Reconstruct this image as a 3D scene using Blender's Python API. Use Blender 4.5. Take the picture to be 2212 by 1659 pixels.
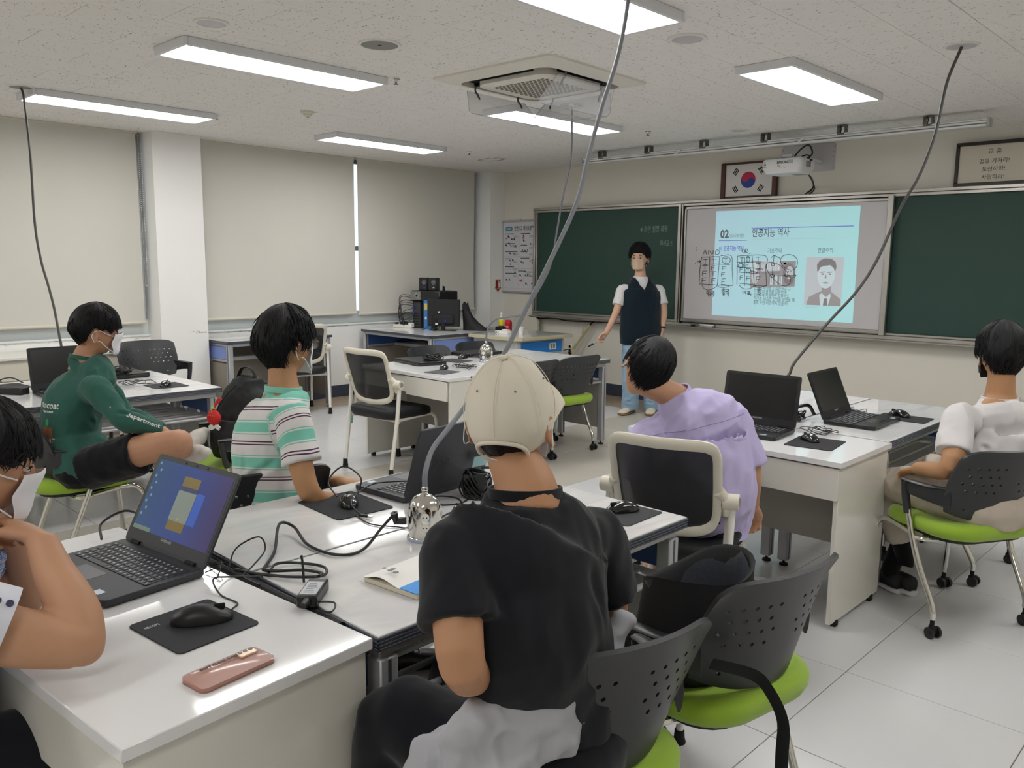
import bpy, bmesh, math, random
import numpy as np
from mathutils import Vector, Matrix, noise

random.seed(7)
for _o in list(bpy.data.objects): bpy.data.objects.remove(_o)
SC = bpy.context.scene
COL = SC.collection
R = math.radians

# ------------------------------------------------------------ camera
def make_camera():
    yaw, pitch, roll = R(43.92), R(8.32), R(0.59)
    f = Vector((-math.sin(yaw)*math.cos(pitch), math.cos(yaw)*math.cos(pitch), -math.sin(pitch)))
    r = Vector((math.cos(yaw), math.sin(yaw), 0)); u = r.cross(f)
    r2 = r*math.cos(roll)+u*math.sin(roll); u2 = -r*math.sin(roll)+u*math.cos(roll)
    cam = bpy.data.cameras.new('camera'); o = bpy.data.objects.new('camera', cam); COL.objects.link(o)
    cam.sensor_width = 36.0; cam.sensor_fit = 'HORIZONTAL'; cam.lens = 36.0*1787/2212
    cam.clip_start = .05
    m = Matrix((r2, u2, -f)).transposed().to_4x4(); m.translation = (0, 0, 1.5)
    o.matrix_world = m; SC.camera = o
make_camera()

# ------------------------------------------------------------ world, exposure
W = bpy.data.worlds.new('daylight'); SC.world = W; W.use_nodes = True
_bg = W.node_tree.nodes['Background']; _bg.inputs[0].default_value = (.80, .90, 1, 1); _bg.inputs[1].default_value = 2.2
SC.view_settings.view_transform = 'Standard'; SC.view_settings.look = 'None'
SC.view_settings.exposure = 0.0; SC.view_settings.gamma = 1; SC.view_settings.use_curve_mapping = False
SC.cycles.use_denoising = True
SC.cycles.max_bounces = 8; SC.cycles.diffuse_bounces = 4; SC.cycles.glossy_bounces = 4
SC.cycles.transparent_max_bounces = 8; SC.cycles.caustics_reflective = False; SC.cycles.caustics_refractive = False
SC.cycles.sample_clamp_indirect = 6.0
PANEL_EMIT = 16.5          # strength of the ceiling light diffusers

# ------------------------------------------------------------ helpers
def lin(c):
    if isinstance(c, str):
        c = c.lstrip('#'); c = [int(c[i:i+2], 16)/255 for i in (0, 2, 4)]
    return tuple(x/12.92 if x <= .04045 else ((x+.055)/1.055)**2.4 for x in c)

MATS = {}
def mat(name, col, rough=.5, metal=0., spec=.5, bump=None, var=None, emit=None, estr=0., alpha=1., trans=0., coat=0., sheen=0., sss=0.):
    """bump=(scale,strength[,distance]); var=(scale,amount) mottles the colour"""
    if name in MATS: return MATS[name]
    m = bpy.data.materials.new(name); m.use_nodes = True; nt = m.node_tree; n = nt.nodes; l = nt.links
    b = n['Principled BSDF']; c = lin(col)
    b.inputs['Base Color'].default_value = (*c, 1); b.inputs['Roughness'].default_value = rough
    b.inputs['Metallic'].default_value = metal; b.inputs['Specular IOR Level'].default_value = spec
    b.inputs['Alpha'].default_value = alpha; b.inputs['Transmission Weight'].default_value = trans
    b.inputs['Coat Weight'].default_value = coat; b.inputs['Coat Roughness'].default_value = .08
    b.inputs['Sheen Weight'].default_value = sheen
    if sss: b.inputs['Subsurface Weight'].default_value = sss; b.inputs['Subsurface Radius'].default_value = (.9, .35, .2); b.inputs['Subsurface Scale'].default_value = .012
    if emit is not None:
        b.inputs['Emission Color'].default_value = (*lin(emit), 1); b.inputs['Emission Strength'].default_value = estr
    tc = None
    if bump or var:
        tc = n.new('ShaderNodeTexCoord')
    if var:
        nz = n.new('ShaderNodeTexNoise'); nz.inputs['Scale'].default_value = var[0]; nz.inputs['Detail'].default_value = 4
        l.new(tc.outputs['Object'], nz.inputs['Vector'])
        mx = n.new('ShaderNodeMix'); mx.data_type = 'RGBA'; a = var[1]
        mx.inputs[6].default_value = (*[max(0, x*(1-a)) for x in c], 1); mx.inputs[7].default_value = (*[min(1, x*(1+a)) for x in c], 1)
        l.new(nz.outputs['Fac'], mx.inputs[0]); l.new(mx.outputs[2], b.inputs['Base Color'])
    if bump:
        nb = n.new('ShaderNodeTexNoise'); nb.inputs['Scale'].default_value = bump[0]; nb.inputs['Detail'].default_value = 3
        l.new(tc.outputs['Object'], nb.inputs['Vector'])
        bp = n.new('ShaderNodeBump'); bp.inputs['Strength'].default_value = bump[1]; bp.inputs['Distance'].default_value = bump[2] if len(bump) > 2 else .002
        l.new(nb.outputs['Fac'], bp.inputs['Height']); l.new(bp.outputs[0], b.inputs['Normal'])
    MATS[name] = m
    return m

def nodes_of(m): return m.node_tree.nodes, m.node_tree.links, m.node_tree.nodes['Principled BSDF']

def catmull(pts, k=6):
    P = [Vector(p) for p in pts]
    if len(P) < 3 or k < 2: return P
    out = []
    Q = [P[0]*2-P[1]]+P+[P[-1]*2-P[-2]]
    for i in range(1, len(Q)-2):
        a, b, c, d = Q[i-1:i+3]
        for j in range(k):
            t = j/k
            out.append(.5*((2*b)+(c-a)*t+(2*a-5*b+4*c-d)*t*t+(3*b-a-3*c+d)*t**3))
    out.append(P[-1]); return out

def interp(vals, k=6):
    return [v[0] for v in [tuple(x) for x in catmull([(v, 0, 0) for v in vals], k)]]

class MB:
    def __init__(s): s.v = []; s.f = []; s.M = Matrix()
    def add(s, vs, fs):
        b = len(s.v); M = s.M
        s.v += [tuple(M @ Vector(v)) for v in vs]; s.f += [tuple(b+i for i in f) for f in fs]
        return s
    def box(s, x0, x1, y0, y1, z0, z1, b=0.):
        if b <= 0:
            vs = [(x, y, z) for z in (z0, z1) for y in (y0, y1) for x in (x0, x1)]
            fs = [(0, 2, 3, 1), (4, 5, 7, 6), (0, 1, 5, 4), (2, 6, 7, 3), (0, 4, 6, 2), (1, 3, 7, 5)]
            return s.add(vs, fs)
        b = min(b, (x1-x0)/2.01, (y1-y0)/2.01, (z1-z0)/2.01)
        X = (x0, x1); Y = (y0, y1); Z = (z0, z1); vs = []; ix = {}
        for i in (0, 1):
            for j in (0, 1):
                for k in (0, 1):
                    sx, sy, sz = (1-2*i)*b, (1-2*j)*b, (1-2*k)*b
                    ix[i, j, k, 0] = len(vs); vs.append((X[i], Y[j]+sy, Z[k]+sz))
                    ix[i, j, k, 1] = len(vs); vs.append((X[i]+sx, Y[j], Z[k]+sz))
                    ix[i, j, k, 2] = len(vs); vs.append((X[i]+sx, Y[j]+sy, Z[k]))
        fs = []
        for a in range(3):
            o = [q for q in range(3) if q != a]
            for e in (0, 1):
                def c(p, q):
                    t = [0, 0, 0]; t[a] = e; t[o[0]] = p; t[o[1]] = q; return ix[(*t, a)]
                f = (c(0, 0), c(1, 0), c(1, 1), c(0, 1))
                flip = (e == 0) ^ (a == 1)
                fs.append(f[::-1] if flip else f)
        for a in range(3):
            o = [q for q in range(3) if q != a]
            for p in (0, 1):
                for q in (0, 1):
                    def c(e, ax):
                        t = [0, 0, 0]; t[a] = e; t[o[0]] = p; t[o[1]] = q; return ix[(*t, ax)]
                    fs.append((c(0, o[0]), c(1, o[0]), c(1, o[1]), c(0, o[1])))
        for i in (0, 1):
            for j in (0, 1):
                for k in (0, 1): fs.append((ix[i, j, k, 0], ix[i, j, k, 1], ix[i, j, k, 2]))
        return s.add(vs, fs)
    def rings(s, rg, cap0=True, cap1=True, closed=True):
        n = len(rg[0]); vs = [p for r in rg for p in r]; fs = []
        for i in range(len(rg)-1):
            for j in range(n if closed else n-1):
                k = (j+1) % n; fs.append((i*n+j, i*n+k, (i+1)*n+k, (i+1)*n+j))
        if cap0: fs.append(tuple(range(n))[::-1])
        if cap1: fs.append(tuple((len(rg)-1)*n+j for j in range(n)))
        return s.add(vs, fs)
    def tube(s, pts, r, n=8, k=1, ry=None, up=None, cap=True):
        """sweep; r may be a list; ry gives an elliptical section (ry along 'up')"""
        m = len(pts); rr = list(r) if isinstance(r, (list, tuple)) else [r]*m
        r2 = list(ry) if isinstance(ry, (list, tuple)) else ([ry]*m if ry else rr)
        if k > 1 and m > 2:
            P = catmull(pts, k); rr = interp(rr, k); r2 = interp(r2, k)
        else: P = [Vector(p) for p in pts]
        T = []
        for i in range(len(P)):
            a = P[max(i-1, 0)]; b = P[min(i+1, len(P)-1)]; t = (b-a)
            T.append(t.normalized() if t.length > 1e-9 else Vector((0, 0, 1)))
        U = Vector(up) if up else Vector((0, 0, 1))
        if not up and abs(T[0].z) > .9: U = Vector((0, 1, 0))
        S = T[0].cross(U).normalized(); rg = []
        for i, p in enumerate(P):
            if up:
                S = T[i].cross(U)
                S = S.normalized() if S.length > 1e-6 else Vector((1, 0, 0))
            else:
                S = (S-T[i]*S.dot(T[i]))
                S = S.normalized() if S.length > 1e-6 else T[i].orthogonal().normalized()
            V = S.cross(T[i])
            rg.append([p+S*(rr[i]*math.cos(q*2*math.pi/n))+V*(r2[i]*math.sin(q*2*math.pi/n)) for q in range(n)])
        return s.rings(rg, cap, cap)
    def lathe(s, prof, n=24, c=(0, 0, 0)):
        rg = [[(c[0]+r*math.cos(q*2*math.pi/n), c[1]+r*math.sin(q*2*math.pi/n), c[2]+z) for q in range(n)] for r, z in prof]
        return s.rings(rg)
    def cyl(s, p0, p1, r0, r1=None, n=16):
        return s.tube([p0, p1], [r0, r0 if r1 is None else r1], n)
    def ell(s, c, r, nu=16, nv=10, M=None):
        vs = []; fs = []; M = M or Matrix()
        for i in range(1, nv):
            t = math.pi*i/nv
            for j in range(nu):
                p = 2*math.pi*j/nu
                vs.append(Vector(c)+M @ Vector((r[0]*math.sin(t)*math.cos(p), r[1]*math.sin(t)*math.sin(p), r[2]*math.cos(t))))
        a = len(vs); vs.append(Vector(c)+M @ Vector((0, 0, r[2]))); vs.append(Vector(c)+M @ Vector((0, 0, -r[2])))
        for i in range(nv-2):
            for j in range(nu):
                k = (j+1) % nu; fs.append((i*nu+j, (i+1)*nu+j, (i+1)*nu+k, i*nu+k))
        for j in range(nu):
            k = (j+1) % nu; fs.append((a, j, k)); fs.append((a+1, (nv-2)*nu+k, (nv-2)*nu+j))
        return s.add(vs, fs)
    def prism(s, poly, h0, h1, fn=None):
        """extrude a 2-D polygon; fn maps (u,v,h)->xyz"""
        fn = fn or (lambda u, v, h: (u, v, h)); n = len(poly)
        vs = [fn(u, v, h0) for u, v in poly]+[fn(u, v, h1) for u, v in poly]
        fs = [tuple(range(n))[::-1], tuple(range(n, 2*n))]+[(i, (i+1) % n, n+(i+1) % n, n+i) for i in range(n)]
        return s.add(vs, fs)
    def build(s, name, m, parent=None, smooth=True, ang=38, fixn=True):
        me = bpy.data.meshes.new(name); me.from_pydata(s.v, [], s.f)
        if fixn:
            bm = bmesh.new(); bm.from_mesh(me); bmesh.ops.recalc_face_normals(bm, faces=bm.faces); bm.to_mesh(me); bm.free()
        me.materials.append(m)
        if smooth: me.shade_smooth(); me.set_sharp_from_angle(angle=R(ang))
        return put(name, me, parent)

def put(name, me, parent=None):
    o = bpy.data.objects.new(name, me); COL.objects.link(o)
    if parent is not None: o.parent = parent
    return o

def thing(name, label, cat, loc=(0, 0, 0), rz=0., group=None):
    o = bpy.data.objects.new(name, None); COL.objects.link(o); o.empty_display_size = .1
    o.location = loc; o.rotation_euler = (0, 0, R(rz)); o['label'] = label; o['category'] = cat
    if group: o['group'] = group
    return o
def tag(o, label, cat, group=None):
    o['label'] = label; o['category'] = cat
    if group: o['group'] = group
    return o
def struct(o): o['kind'] = 'structure'; return o
def kids(o): return [c for c in o.children]
def copy_tree(o, parent=None):
    c = o.copy(); COL.objects.link(c)
    if parent is not None: c.parent = parent
    for ch in o.children: copy_tree(ch, c)
    return c
def dup(root, loc, rz, label, group=None):
    r = copy_tree(root); r.location = loc; r.rotation_euler = (0, 0, R(rz)); r['label'] = label
    if group: r['group'] = group
    return r

def rrect(w, h, r, n=5, cx=0, cy=0):
    out = []
    for sx, sy, a0 in ((1, 1, 0), (-1, 1, 90), (-1, -1, 180), (1, -1, 270)):
        for i in range(n+1):
            a = R(a0+90*i/n); out.append((cx+sx*(w/2-r)+r*math.cos(a), cy+sy*(h/2-r)+r*math.sin(a)))
    return out

def text(name, body, size, m, parent, M, extrude=.0006, align='LEFT', bold=0., sx=1.):
    c = bpy.data.curves.new(name, 'FONT'); c.body = body; c.size = size; c.extrude = extrude; c.align_x = align
    c.resolution_u = 2
    if bold: c.offset = bold
    o = bpy.data.objects.new(name, c); me = o.to_mesh().copy(); bpy.data.objects.remove(o)
    me.transform(M @ Matrix.Diagonal((sx, 1, 1, 1))); me.materials.clear(); me.materials.append(m); me.name = name
    return put(name, me, parent)

TMP = bpy.data.scenes.new('tmp_eval')
def evaluate(me, mods):
    """apply modifiers in a scratch scene and return the resulting mesh"""
    o = bpy.data.objects.new('tmp', me); TMP.collection.objects.link(o)
    for kind, kw in mods:
        md = o.modifiers.new('m', kind)
        for k, v in kw.items(): setattr(md, k, v)
    vl = TMP.view_layers[0]; vl.update()
    out = bpy.data.meshes.new_from_object(o.evaluated_get(vl.depsgraph))
    bpy.data.objects.remove(o); return out

# wall frame for flat things on the front wall: u along +X, v up, h out of the wall (towards -Y)
FW = 7.605
def wallM(x, z, off=0.):   # maps local xy plane (x right, y up, z towards room)
    return Matrix(((1, 0, 0, x), (0, 0, -1, FW-off), (0, 1, 0, z), (0, 0, 0, 1)))
# ============================================================ materials
M_wall = mat('painted_wall', '#ddd9ce', .6, bump=(60, .12, .001), var=(2.5, .03))
M_wallw = mat('painted_window_wall', '#f2f1ee', .55, bump=(60, .1, .001), var=(3, .02))
M_base = mat('navy_baseboard_paint', '#3d4251', .5, var=(8, .1))
M_blind = mat('roller_blind_fabric', '#d6d3ca', .9, spec=.15, bump=(900, .15, .0004), var=(1.5, .02))
M_white = mat('white_plastic', '#e9e7e0', .4)
M_offw = mat('offwhite_plastic', '#d9d3c3', .5)
M_steelw = mat('white_painted_steel', '#e6e3da', .35)
M_dark = mat('black_plastic', '#17181b', .42, bump=(400, .15, .0004))
M_blackg = mat('black_gloss_plastic', '#0c0d0f', .16, coat=.5)
M_rubber = mat('black_rubber', '#101010', .8)
M_cable = mat('black_cable', '#141416', .45)
M_cableg = mat('grey_cable', '#6f7278', .5)
M_chrome = mat('chrome', '#dcdad4', .10, metal=1)
M_alu = mat('brushed_aluminium', '#b9b6b0', .35, metal=.85, var=(30, .06))
M_alud = mat('dark_aluminium_edge', '#555a66', .4, metal=.5)
M_silver = mat('silver_paint', '#b4b5b8', .4, metal=.4)
M_black = mat('flat_black', '#0a0a0a', .8)
M_ink = mat('black_ink', '#26282c', .6)
M_paper = mat('white_paper', '#eceae6', .8)
M_brown = mat('dark_wood', '#4a2418', .45, bump=(40, .2), var=(25, .25))

# ceiling tile: white mineral fibre with short dark fissures
M_tile = mat('mineral_fibre_tile', '#efebe7', .85, spec=.2)
def _fissures():
    n, l, b = nodes_of(M_tile)
    tc = n.new('ShaderNodeNewGeometry'); mp = n.new('ShaderNodeMapping'); l.new(tc.outputs['Position'], mp.inputs['Vector'])
    mp.inputs['Rotation'].default_value = (0, 0, R(8)); mp.inputs['Scale'].default_value = (34, 78, 1)
    wob = n.new('ShaderNodeTexNoise'); wob.inputs['Scale'].default_value = 7; l.new(tc.outputs['Position'], wob.inputs['Vector'])
    av = n.new('ShaderNodeVectorMath'); av.operation = 'MULTIPLY_ADD'; av.inputs[1].default_value = (7, 7, 0)
    l.new(wob.outputs['Color'], av.inputs[0]); l.new(mp.outputs[0], av.inputs[2])
    vo = n.new('ShaderNodeTexVoronoi'); vo.inputs['Scale'].default_value = 1; l.new(av.outputs[0], vo.inputs['Vector'])
    lt = n.new('ShaderNodeMath'); lt.operation = 'LESS_THAN'; lt.inputs[1].default_value = .21; l.new(vo.outputs['Distance'], lt.inputs[0])
    nz = n.new('ShaderNodeTexNoise'); nz.inputs['Scale'].default_value = 34; l.new(tc.outputs['Position'], nz.inputs['Vector'])
    gt = n.new('ShaderNodeMath'); gt.operation = 'GREATER_THAN'; gt.inputs[1].default_value = .50; l.new(nz.outputs['Fac'], gt.inputs[0])
    mu = n.new('ShaderNodeMath'); mu.operation = 'MULTIPLY'; l.new(lt.outputs[0], mu.inputs[0]); l.new(gt.outputs[0], mu.inputs[1])
    mx = n.new('ShaderNodeMix'); mx.data_type = 'RGBA'; mx.inputs[6].default_value = (*lin('#efebe7'), 1); mx.inputs[7].default_value = (*lin('#a39e9a'), 1)
    l.new(mu.outputs[0], mx.inputs[0]); l.new(mx.outputs[2], b.inputs['Base Color'])
    bp = n.new('ShaderNodeBump'); bp.inputs['Strength'].default_value = .5; bp.inputs['Distance'].default_value = .002; bp.invert = True
    l.new(mu.outputs[0], bp.inputs['Height']); l.new(bp.outputs[0], b.inputs['Normal'])
_fissures()
M_ftile = mat('pale_floor_tile', '#cfcfcf', .20, bump=(6, .05), var=(1.2, .05))
M_fbeige = mat('beige_floor_tile', '#c0bab0', .20, bump=(6, .05), var=(1.2, .06))
for _m in (M_ftile, M_fbeige):
    _n, _l, _b = nodes_of(_m); _g = _n.new('ShaderNodeNewGeometry')
    for _x in _n:
        if _x.type == 'TEX_NOISE': _l.new(_g.outputs['Position'], _x.inputs['Vector'])
M_grout = mat('floor_grout', '#77726c', .8)
M_plank = mat('border_plank', '#a2917e', .4, bump=(30, .1), var=(12, .16))
def _grain(m, sc=(1, 14, 1)):
    n, l, b = nodes_of(m); tc = [x for x in n if x.type == 'TEX_COORD'][0]
    mp = n.new('ShaderNodeMapping'); mp.inputs['Scale'].default_value = sc; l.new(tc.outputs['Object'], mp.inputs['Vector'])
    for x in n:
        if x.type == 'TEX_NOISE': l.new(mp.outputs[0], x.inputs['Vector'])
_grain(M_brown)

# ============================================================ room shell
X0, X1, Y0, Y1, HC = -7.745, 1.5, -2.6, 7.605, 2.62
floor = struct(MB().box(X0-.2, X1+.1, Y0-.1, Y1+.1, -.12, -.006).build('floor', M_grout, smooth=False))
GX = [-7.2, -7.07, -6.47, -5.87, -5.27, -4.87, -4.2, -3.53, -2.91, -2.31, -1.71, -1.11, -.51, .09, .69, 1.29, 1.5]
meshes = {}
def ftile(w, d, m):
    k = (round(w, 3), round(d, 3), m.name)
    if k not in meshes:
        b = MB().box(-w/2+.0014, w/2-.0014, -d/2+.0014, d/2-.0014, -.006, 0, .0012); o = b.build('tile', m, floor, smooth=False)
        meshes[k] = o.data; bpy.data.objects.remove(o)
    return meshes[k]
for i in range(len(GX)-1):
    a, b_ = GX[i], GX[i+1]; beige = -4.88 < a < -3.54
    off = -.13 if b_ <= -4.86 else 0.
    y = 2.37+off-.6*9
    while y < 7.0:
        ya, yb = max(y, Y0), min(y+.6, 7.0)
        if yb-ya > .02 and yb > Y0:
            t = put('tile', ftile(b_-a, yb-ya, M_fbeige if beige else M_ftile), floor); t.location = ((a+b_)/2, (ya+yb)/2, 0)
        y += .6
def plank(x0, x1, y0, y1):
    MB().box(x0+.0008, x1-.0008, y0+.0008, y1-.0008, -.006, 0, .0008).build('plank', M_plank, floor, smooth=False)
for r in range(5):
    x = X0; w = .109; y = 7.0+r*.121; x -= (r*.37) % .9
    while x < X1:
        plank(max(x, X0), min(x+.9, X1), y, min(y+.121, Y1)); x += .9
    xx = X0+r*w; y = Y0-(r*.41) % .9
    while y < 7.0:
        if y+.9 > Y0: plank(xx, xx+w, max(y, Y0), min(y+.9, 7.0))
        y += .9

ceiling = struct(MB().box(X0-.2, X1+.1, Y0-.1, Y1+.1, HC+.008, HC+.12).build('ceiling', mat('ceiling_joint', '#c4c0bb', .9), smooth=False))
def ctile(w, d):
    k = ('c', round(w, 3), round(d, 3))
    if k not in meshes:
        o = MB().box(-w/2+.0012, w/2-.0012, -d/2+.0012, d/2-.0012, HC, HC+.008, .0016).build('tile', M_tile, ceiling, smooth=False)
        meshes[k] = o.data; bpy.data.objects.remove(o)
    return meshes[k]
_cells = []
for i in range(-14, 20):
    a = -3.75+.3125*i
    if a > X1 or a+.3125 < X0: continue
    k0 = 2.125+.325*i
    k0 -= math.ceil((k0-Y0)/.65)*.65
    y = k0
    while y < Y1:
        xa, xb, ya, yb = max(a, X0), min(a+.3125, X1), max(y, Y0), min(y+.65, Y1)
        if xb-xa > .02 and yb-ya > .02: _cells.append((xa, xb, ya, yb))
        y += .65
_cells.sort(key=lambda c: ((c[0]+2.6)**2+(c[2]-3.0)**2))
_in = [c for c in _cells if (-.6937*(c[0]+c[1])/2+.7203*(c[2]+c[3])/2) > 1.6 and abs(.7203*(c[0]+c[1])/2+.6937*(c[2]+c[3])/2) < .75*(-.6937*(c[0]+c[1])/2+.7203*(c[2]+c[3])/2)]
_in.sort(key=lambda c: c[0]**2+c[2]**2)
_single = set(_in[:298])
_rest = MB()
for c in _cells:
    if c in _single:
        t = put('tile', ctile(c[1]-c[0], c[3]-c[2]), ceiling); t.location = ((c[0]+c[1])/2, (c[2]+c[3])/2, 0)
    else: _rest.box(c[0]+.0012, c[1]-.0012, c[2]+.0012, c[3]-.0012, HC, HC+.008)
_o = _rest.build('tile_field', M_tile, ceiling, smooth=False); _o['kind'] = 'stuff'

struct(MB().box(X0-.25, X1+.1, Y1, Y1+.1, -.1, HC+.1).build('wall_front', M_wall, smooth=False))
struct(MB().box(X1, X1+.1, Y0, Y1+.1, -.1, HC+.1).build('wall_right', M_wall, smooth=False))
struct(MB().box(X0-.25, X1+.1, Y0-.1, Y0, -.1, HC+.1).build('wall_back', M_wall, smooth=False))
# window wall: parapet up to the sill, piers, a head strip; windows stand in the openings
XW = X0
w = MB(); w.box(XW-.2, XW, Y0, Y1, 0, .80)
w.box(XW-.2, XW, Y0, .1, .80, HC)
struct(w.build('wall_window', M_wallw, smooth=False))
struct(MB().box(XW-.2, -7.50, 3.19, 3.635, 0, HC).build('pillar', M_wallw, smooth=False))
struct(MB().box(XW-.2, -7.49, 7.36, Y1, 0, HC).build('pillar', M_wallw, smooth=False))
# stains on the parapet plaster
st = MB(); random.seed(5)
for k in range(46):
    y = 3.70+random.random()*1.75; z = .79+random.gauss(0, .006)
    st.box(XW, XW+.0012, y, y+.006+random.random()*.02, z, z+.0015+random.random()*.003)
for k in range(30):
    y = 1.2+random.random()*1.9; z = .785+random.gauss(0, .006)
    st.box(XW, XW+.0012, y, y+.006+random.random()*.03, z, z+.0015+random.random()*.003)
for k in range(14):
    y = 3.45+random.random()*.17; z = .83-(y-3.45)*.05+random.gauss(0, .005)
    st.box(-7.5, -7.4988, y, y+.012, z, z+.004)
o = st.build('chipped_paint', mat('chipped_paint', '#8d8b86', .8), smooth=False); struct(o)
M_frame = mat('window_frame_white', '#e4eaea', .35)
M_glass = mat('window_glass', '#dfe9ee', .03, trans=1., alpha=1.)
for n_, (ya, yb) in enumerate(((.1, 3.19), (3.635, 7.36))):
    wn = bpy.data.objects.new('window_%d' % (n_+1), None); COL.objects.link(wn); wn['kind'] = 'structure'
    f = MB(); k = 4 if n_ else 3
    xs = XW-.10
    f.box(xs-.03, xs+.06, ya, yb, .80, .945); f.box(xs-.03, xs+.03, ya, yb, HC-.05, HC)
    for i in range(k+1):
        y = ya+(yb-ya)*i/k; f.box(xs-.03, xs+.03, max(ya, y-.025), min(yb, y+.025), .87, HC-.05)
    f.box(xs-.025, xs+.025, ya, yb, 1.62, 1.67)
    f.build('window_frame', M_frame, wn, smooth=False)
    MB().box(XW-.19, XW+.012, ya, yb, .795, .815, .004).build('window_sill', M_frame, wn)
    for i in range(k):
        y = ya+(yb-ya)*i/k; d = (yb-ya)/k
        MB().box(xs-.004, xs+.004, y+.025, y+d-.025, .87, 1.62).build('pane', M_glass, wn, smooth=False)
        MB().box(xs-.004, xs+.004, y+.025, y+d-.025, 1.67, HC-.05).build('pane', M_glass, wn, smooth=False)
# roller blinds
def blind(ya, yb, zb, chain_y, label, tagmark=False):
    t = thing('roller_blind', label, 'blind', (XW+.045, (ya+yb)/2, zb), 0, 'cream roller blinds over the windows')
    h = (yb-ya)/2; H = HC-zb-.03
    m = MB(); ny, nz = 12, 18; g = []
    for i in range(nz+1):
        row = []
        for j in range(ny+1):
            u = j/ny; v = i/nz
            d = .006*math.sin(u*5+v*3+ya)*math.sin(v*2.6)+.004*math.sin(v*7+u*2)*(1-v)
            row.append((d, -h+2*h*u, .02+v*H))
        g.append(row)
    vs = [p for r in g for p in r]+[(p[0]-.002, p[1], p[2]) for r in g for p in r]; n = ny+1; q = len(vs)//2; fs = []
    for i in range(nz):
        for j in range(ny):
            a = i*n+j; fs.append((a, a+1, a+n+1, a+n)); fs.append((q+a, q+a+n, q+a+n+1, q+a+1))
    for i in range(nz): fs.append((i*n, i*n+n, q+i*n+n, q+i*n)); fs.append((i*n+ny, q+i*n+ny, q+i*n+n+ny, i*n+n+ny))
    m.add(vs, fs).build('blind_fabric', M_blind, t)
    MB().tube([(-.002, -h-.01, .012), (-.002, h+.01, .012)], .011, 10, ry=.014, up=(0, 0, 1)).build('bottom_rail', M_offw, t)
    MB().box(-.04, .012, -h-.015, h+.015, H+.012, H+.03, .003).build('head_rail', M_offw, t)
    c = MB(); cy = chain_y-(ya+yb)/2; zc = 1.27-zb
    for s in (-.011, .011):
        z = H
        while z > zc: c.ell((.018, cy+s, z), (.0028, .0028, .0045), 6, 4); z -= .018
    for a in range(7):
        q = math.pi*a/6; c.ell((.018, cy+.011*math.cos(q), zc-.012*math.sin(q)), (.0028, .0028, .004), 6, 4)
    o = c.build('bead_chain', M_white, t); o['kind'] = 'stuff'
    return t
blind(.55, 1.55, .93, .62, 'cream roller blind, the one furthest from the pillar, mostly outside the photo')
blind(1.57, 3.13, .915, 3.155, 'cream roller blind before the pillar, behind the boy in green, bead chain at its edge')
blind(3.65, 5.47, .915, 3.72, 'widest cream roller blind between the pillar and the bright slit of window')
b3 = blind(5.51, 7.28, .905, 7.31, 'cream roller blind in the corner behind the desktop computer', True)
MB().box(.012, .0145, .45, .50, .79, .796).build('label_mark', mat('tan_label', '#a89f6a', .7), b3, smooth=False)

# baseboards
struct(MB().box(XW, XW+.012, Y0, 3.19, 0, .13, .003).box(XW, XW+.012, 3.635, 7.36, 0, .13, .003).box(XW, -7.488, 3.178, 3.19, 0, .13).box(XW, -7.488, 3.635, 3.647, 0, .13).box(-7.5, -7.488, 3.19, 3.635, 0, .13).build('baseboard_window', M_base))
struct(MB().box(-7.49, X1, Y1-.012, Y1, 0, .135, .003).box(-7.49, -7.478, 7.36, Y1, 0, .135).build('baseboard_front', M_base))
struct(MB().box(-7.49, X1, Y1-.014, Y1, .135, .141).build('trim_1', M_white, smooth=False))
struct(MB().box(X1-.012, X1, Y0, Y1, 0, .135).build('baseboard_right', M_base)); struct(MB().box(XW, X1, Y0, Y0+.012, 0, .135).build('baseboard_back', M_base))

# ceiling water stain near the front corner, torn tile edge above the blind
o = MB()
for k in range(9):
    a = k*.7; o.prism([( -6.65+.16*math.cos(a)+.05*math.cos(t*.9)*(1+.4*math.sin(3*t+k)), 6.55+.1*math.sin(a)+.018*math.sin(t*.9)*(1+.3*math.cos(2*t))) for t in [j*.7 for j in range(9)]], HC-.0006, HC+.0)
struct(o.build('ceiling_stain', mat('brown_water_stain', '#9c9184', .9), smooth=False))

# ============================================================ ceiling lights (real lamps: emissive diffusers)
M_diff = mat('lit_diffuser', '#ffffff', .6, emit='#fdfcfa', estr=PANEL_EMIT)
M_lframe = mat('light_frame_grey', '#e2e3e6', .5, metal=.0)
def ceiling_light(x, y, label, grp=None):
    t = thing('ceiling_light', label, 'ceiling light', (x, y, HC), 0, 'rectangular ceiling lights')
    wx, wy = .178, .642
    m = MB()
    for a, b, c, d in ((-wx, wx, -wy, -wy+.022), (-wx, wx, wy-.022, wy), (-wx, -wx+.022, -wy+.022, wy-.022), (wx-.022, wx, -wy+.022, wy-.022)):
        m.box(a, b, c, d, -.045, 0, .003)
    m.box(-wx+.02, wx-.02, -wy+.02, wy-.02, -.02, -.001)
    m.build('frame', M_lframe, t)
    MB().box(-wx+.022, wx-.022, -wy+.022, wy-.022, -.041, -.036).build('diffuser', M_diff, t, smooth=False)
    return t
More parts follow.
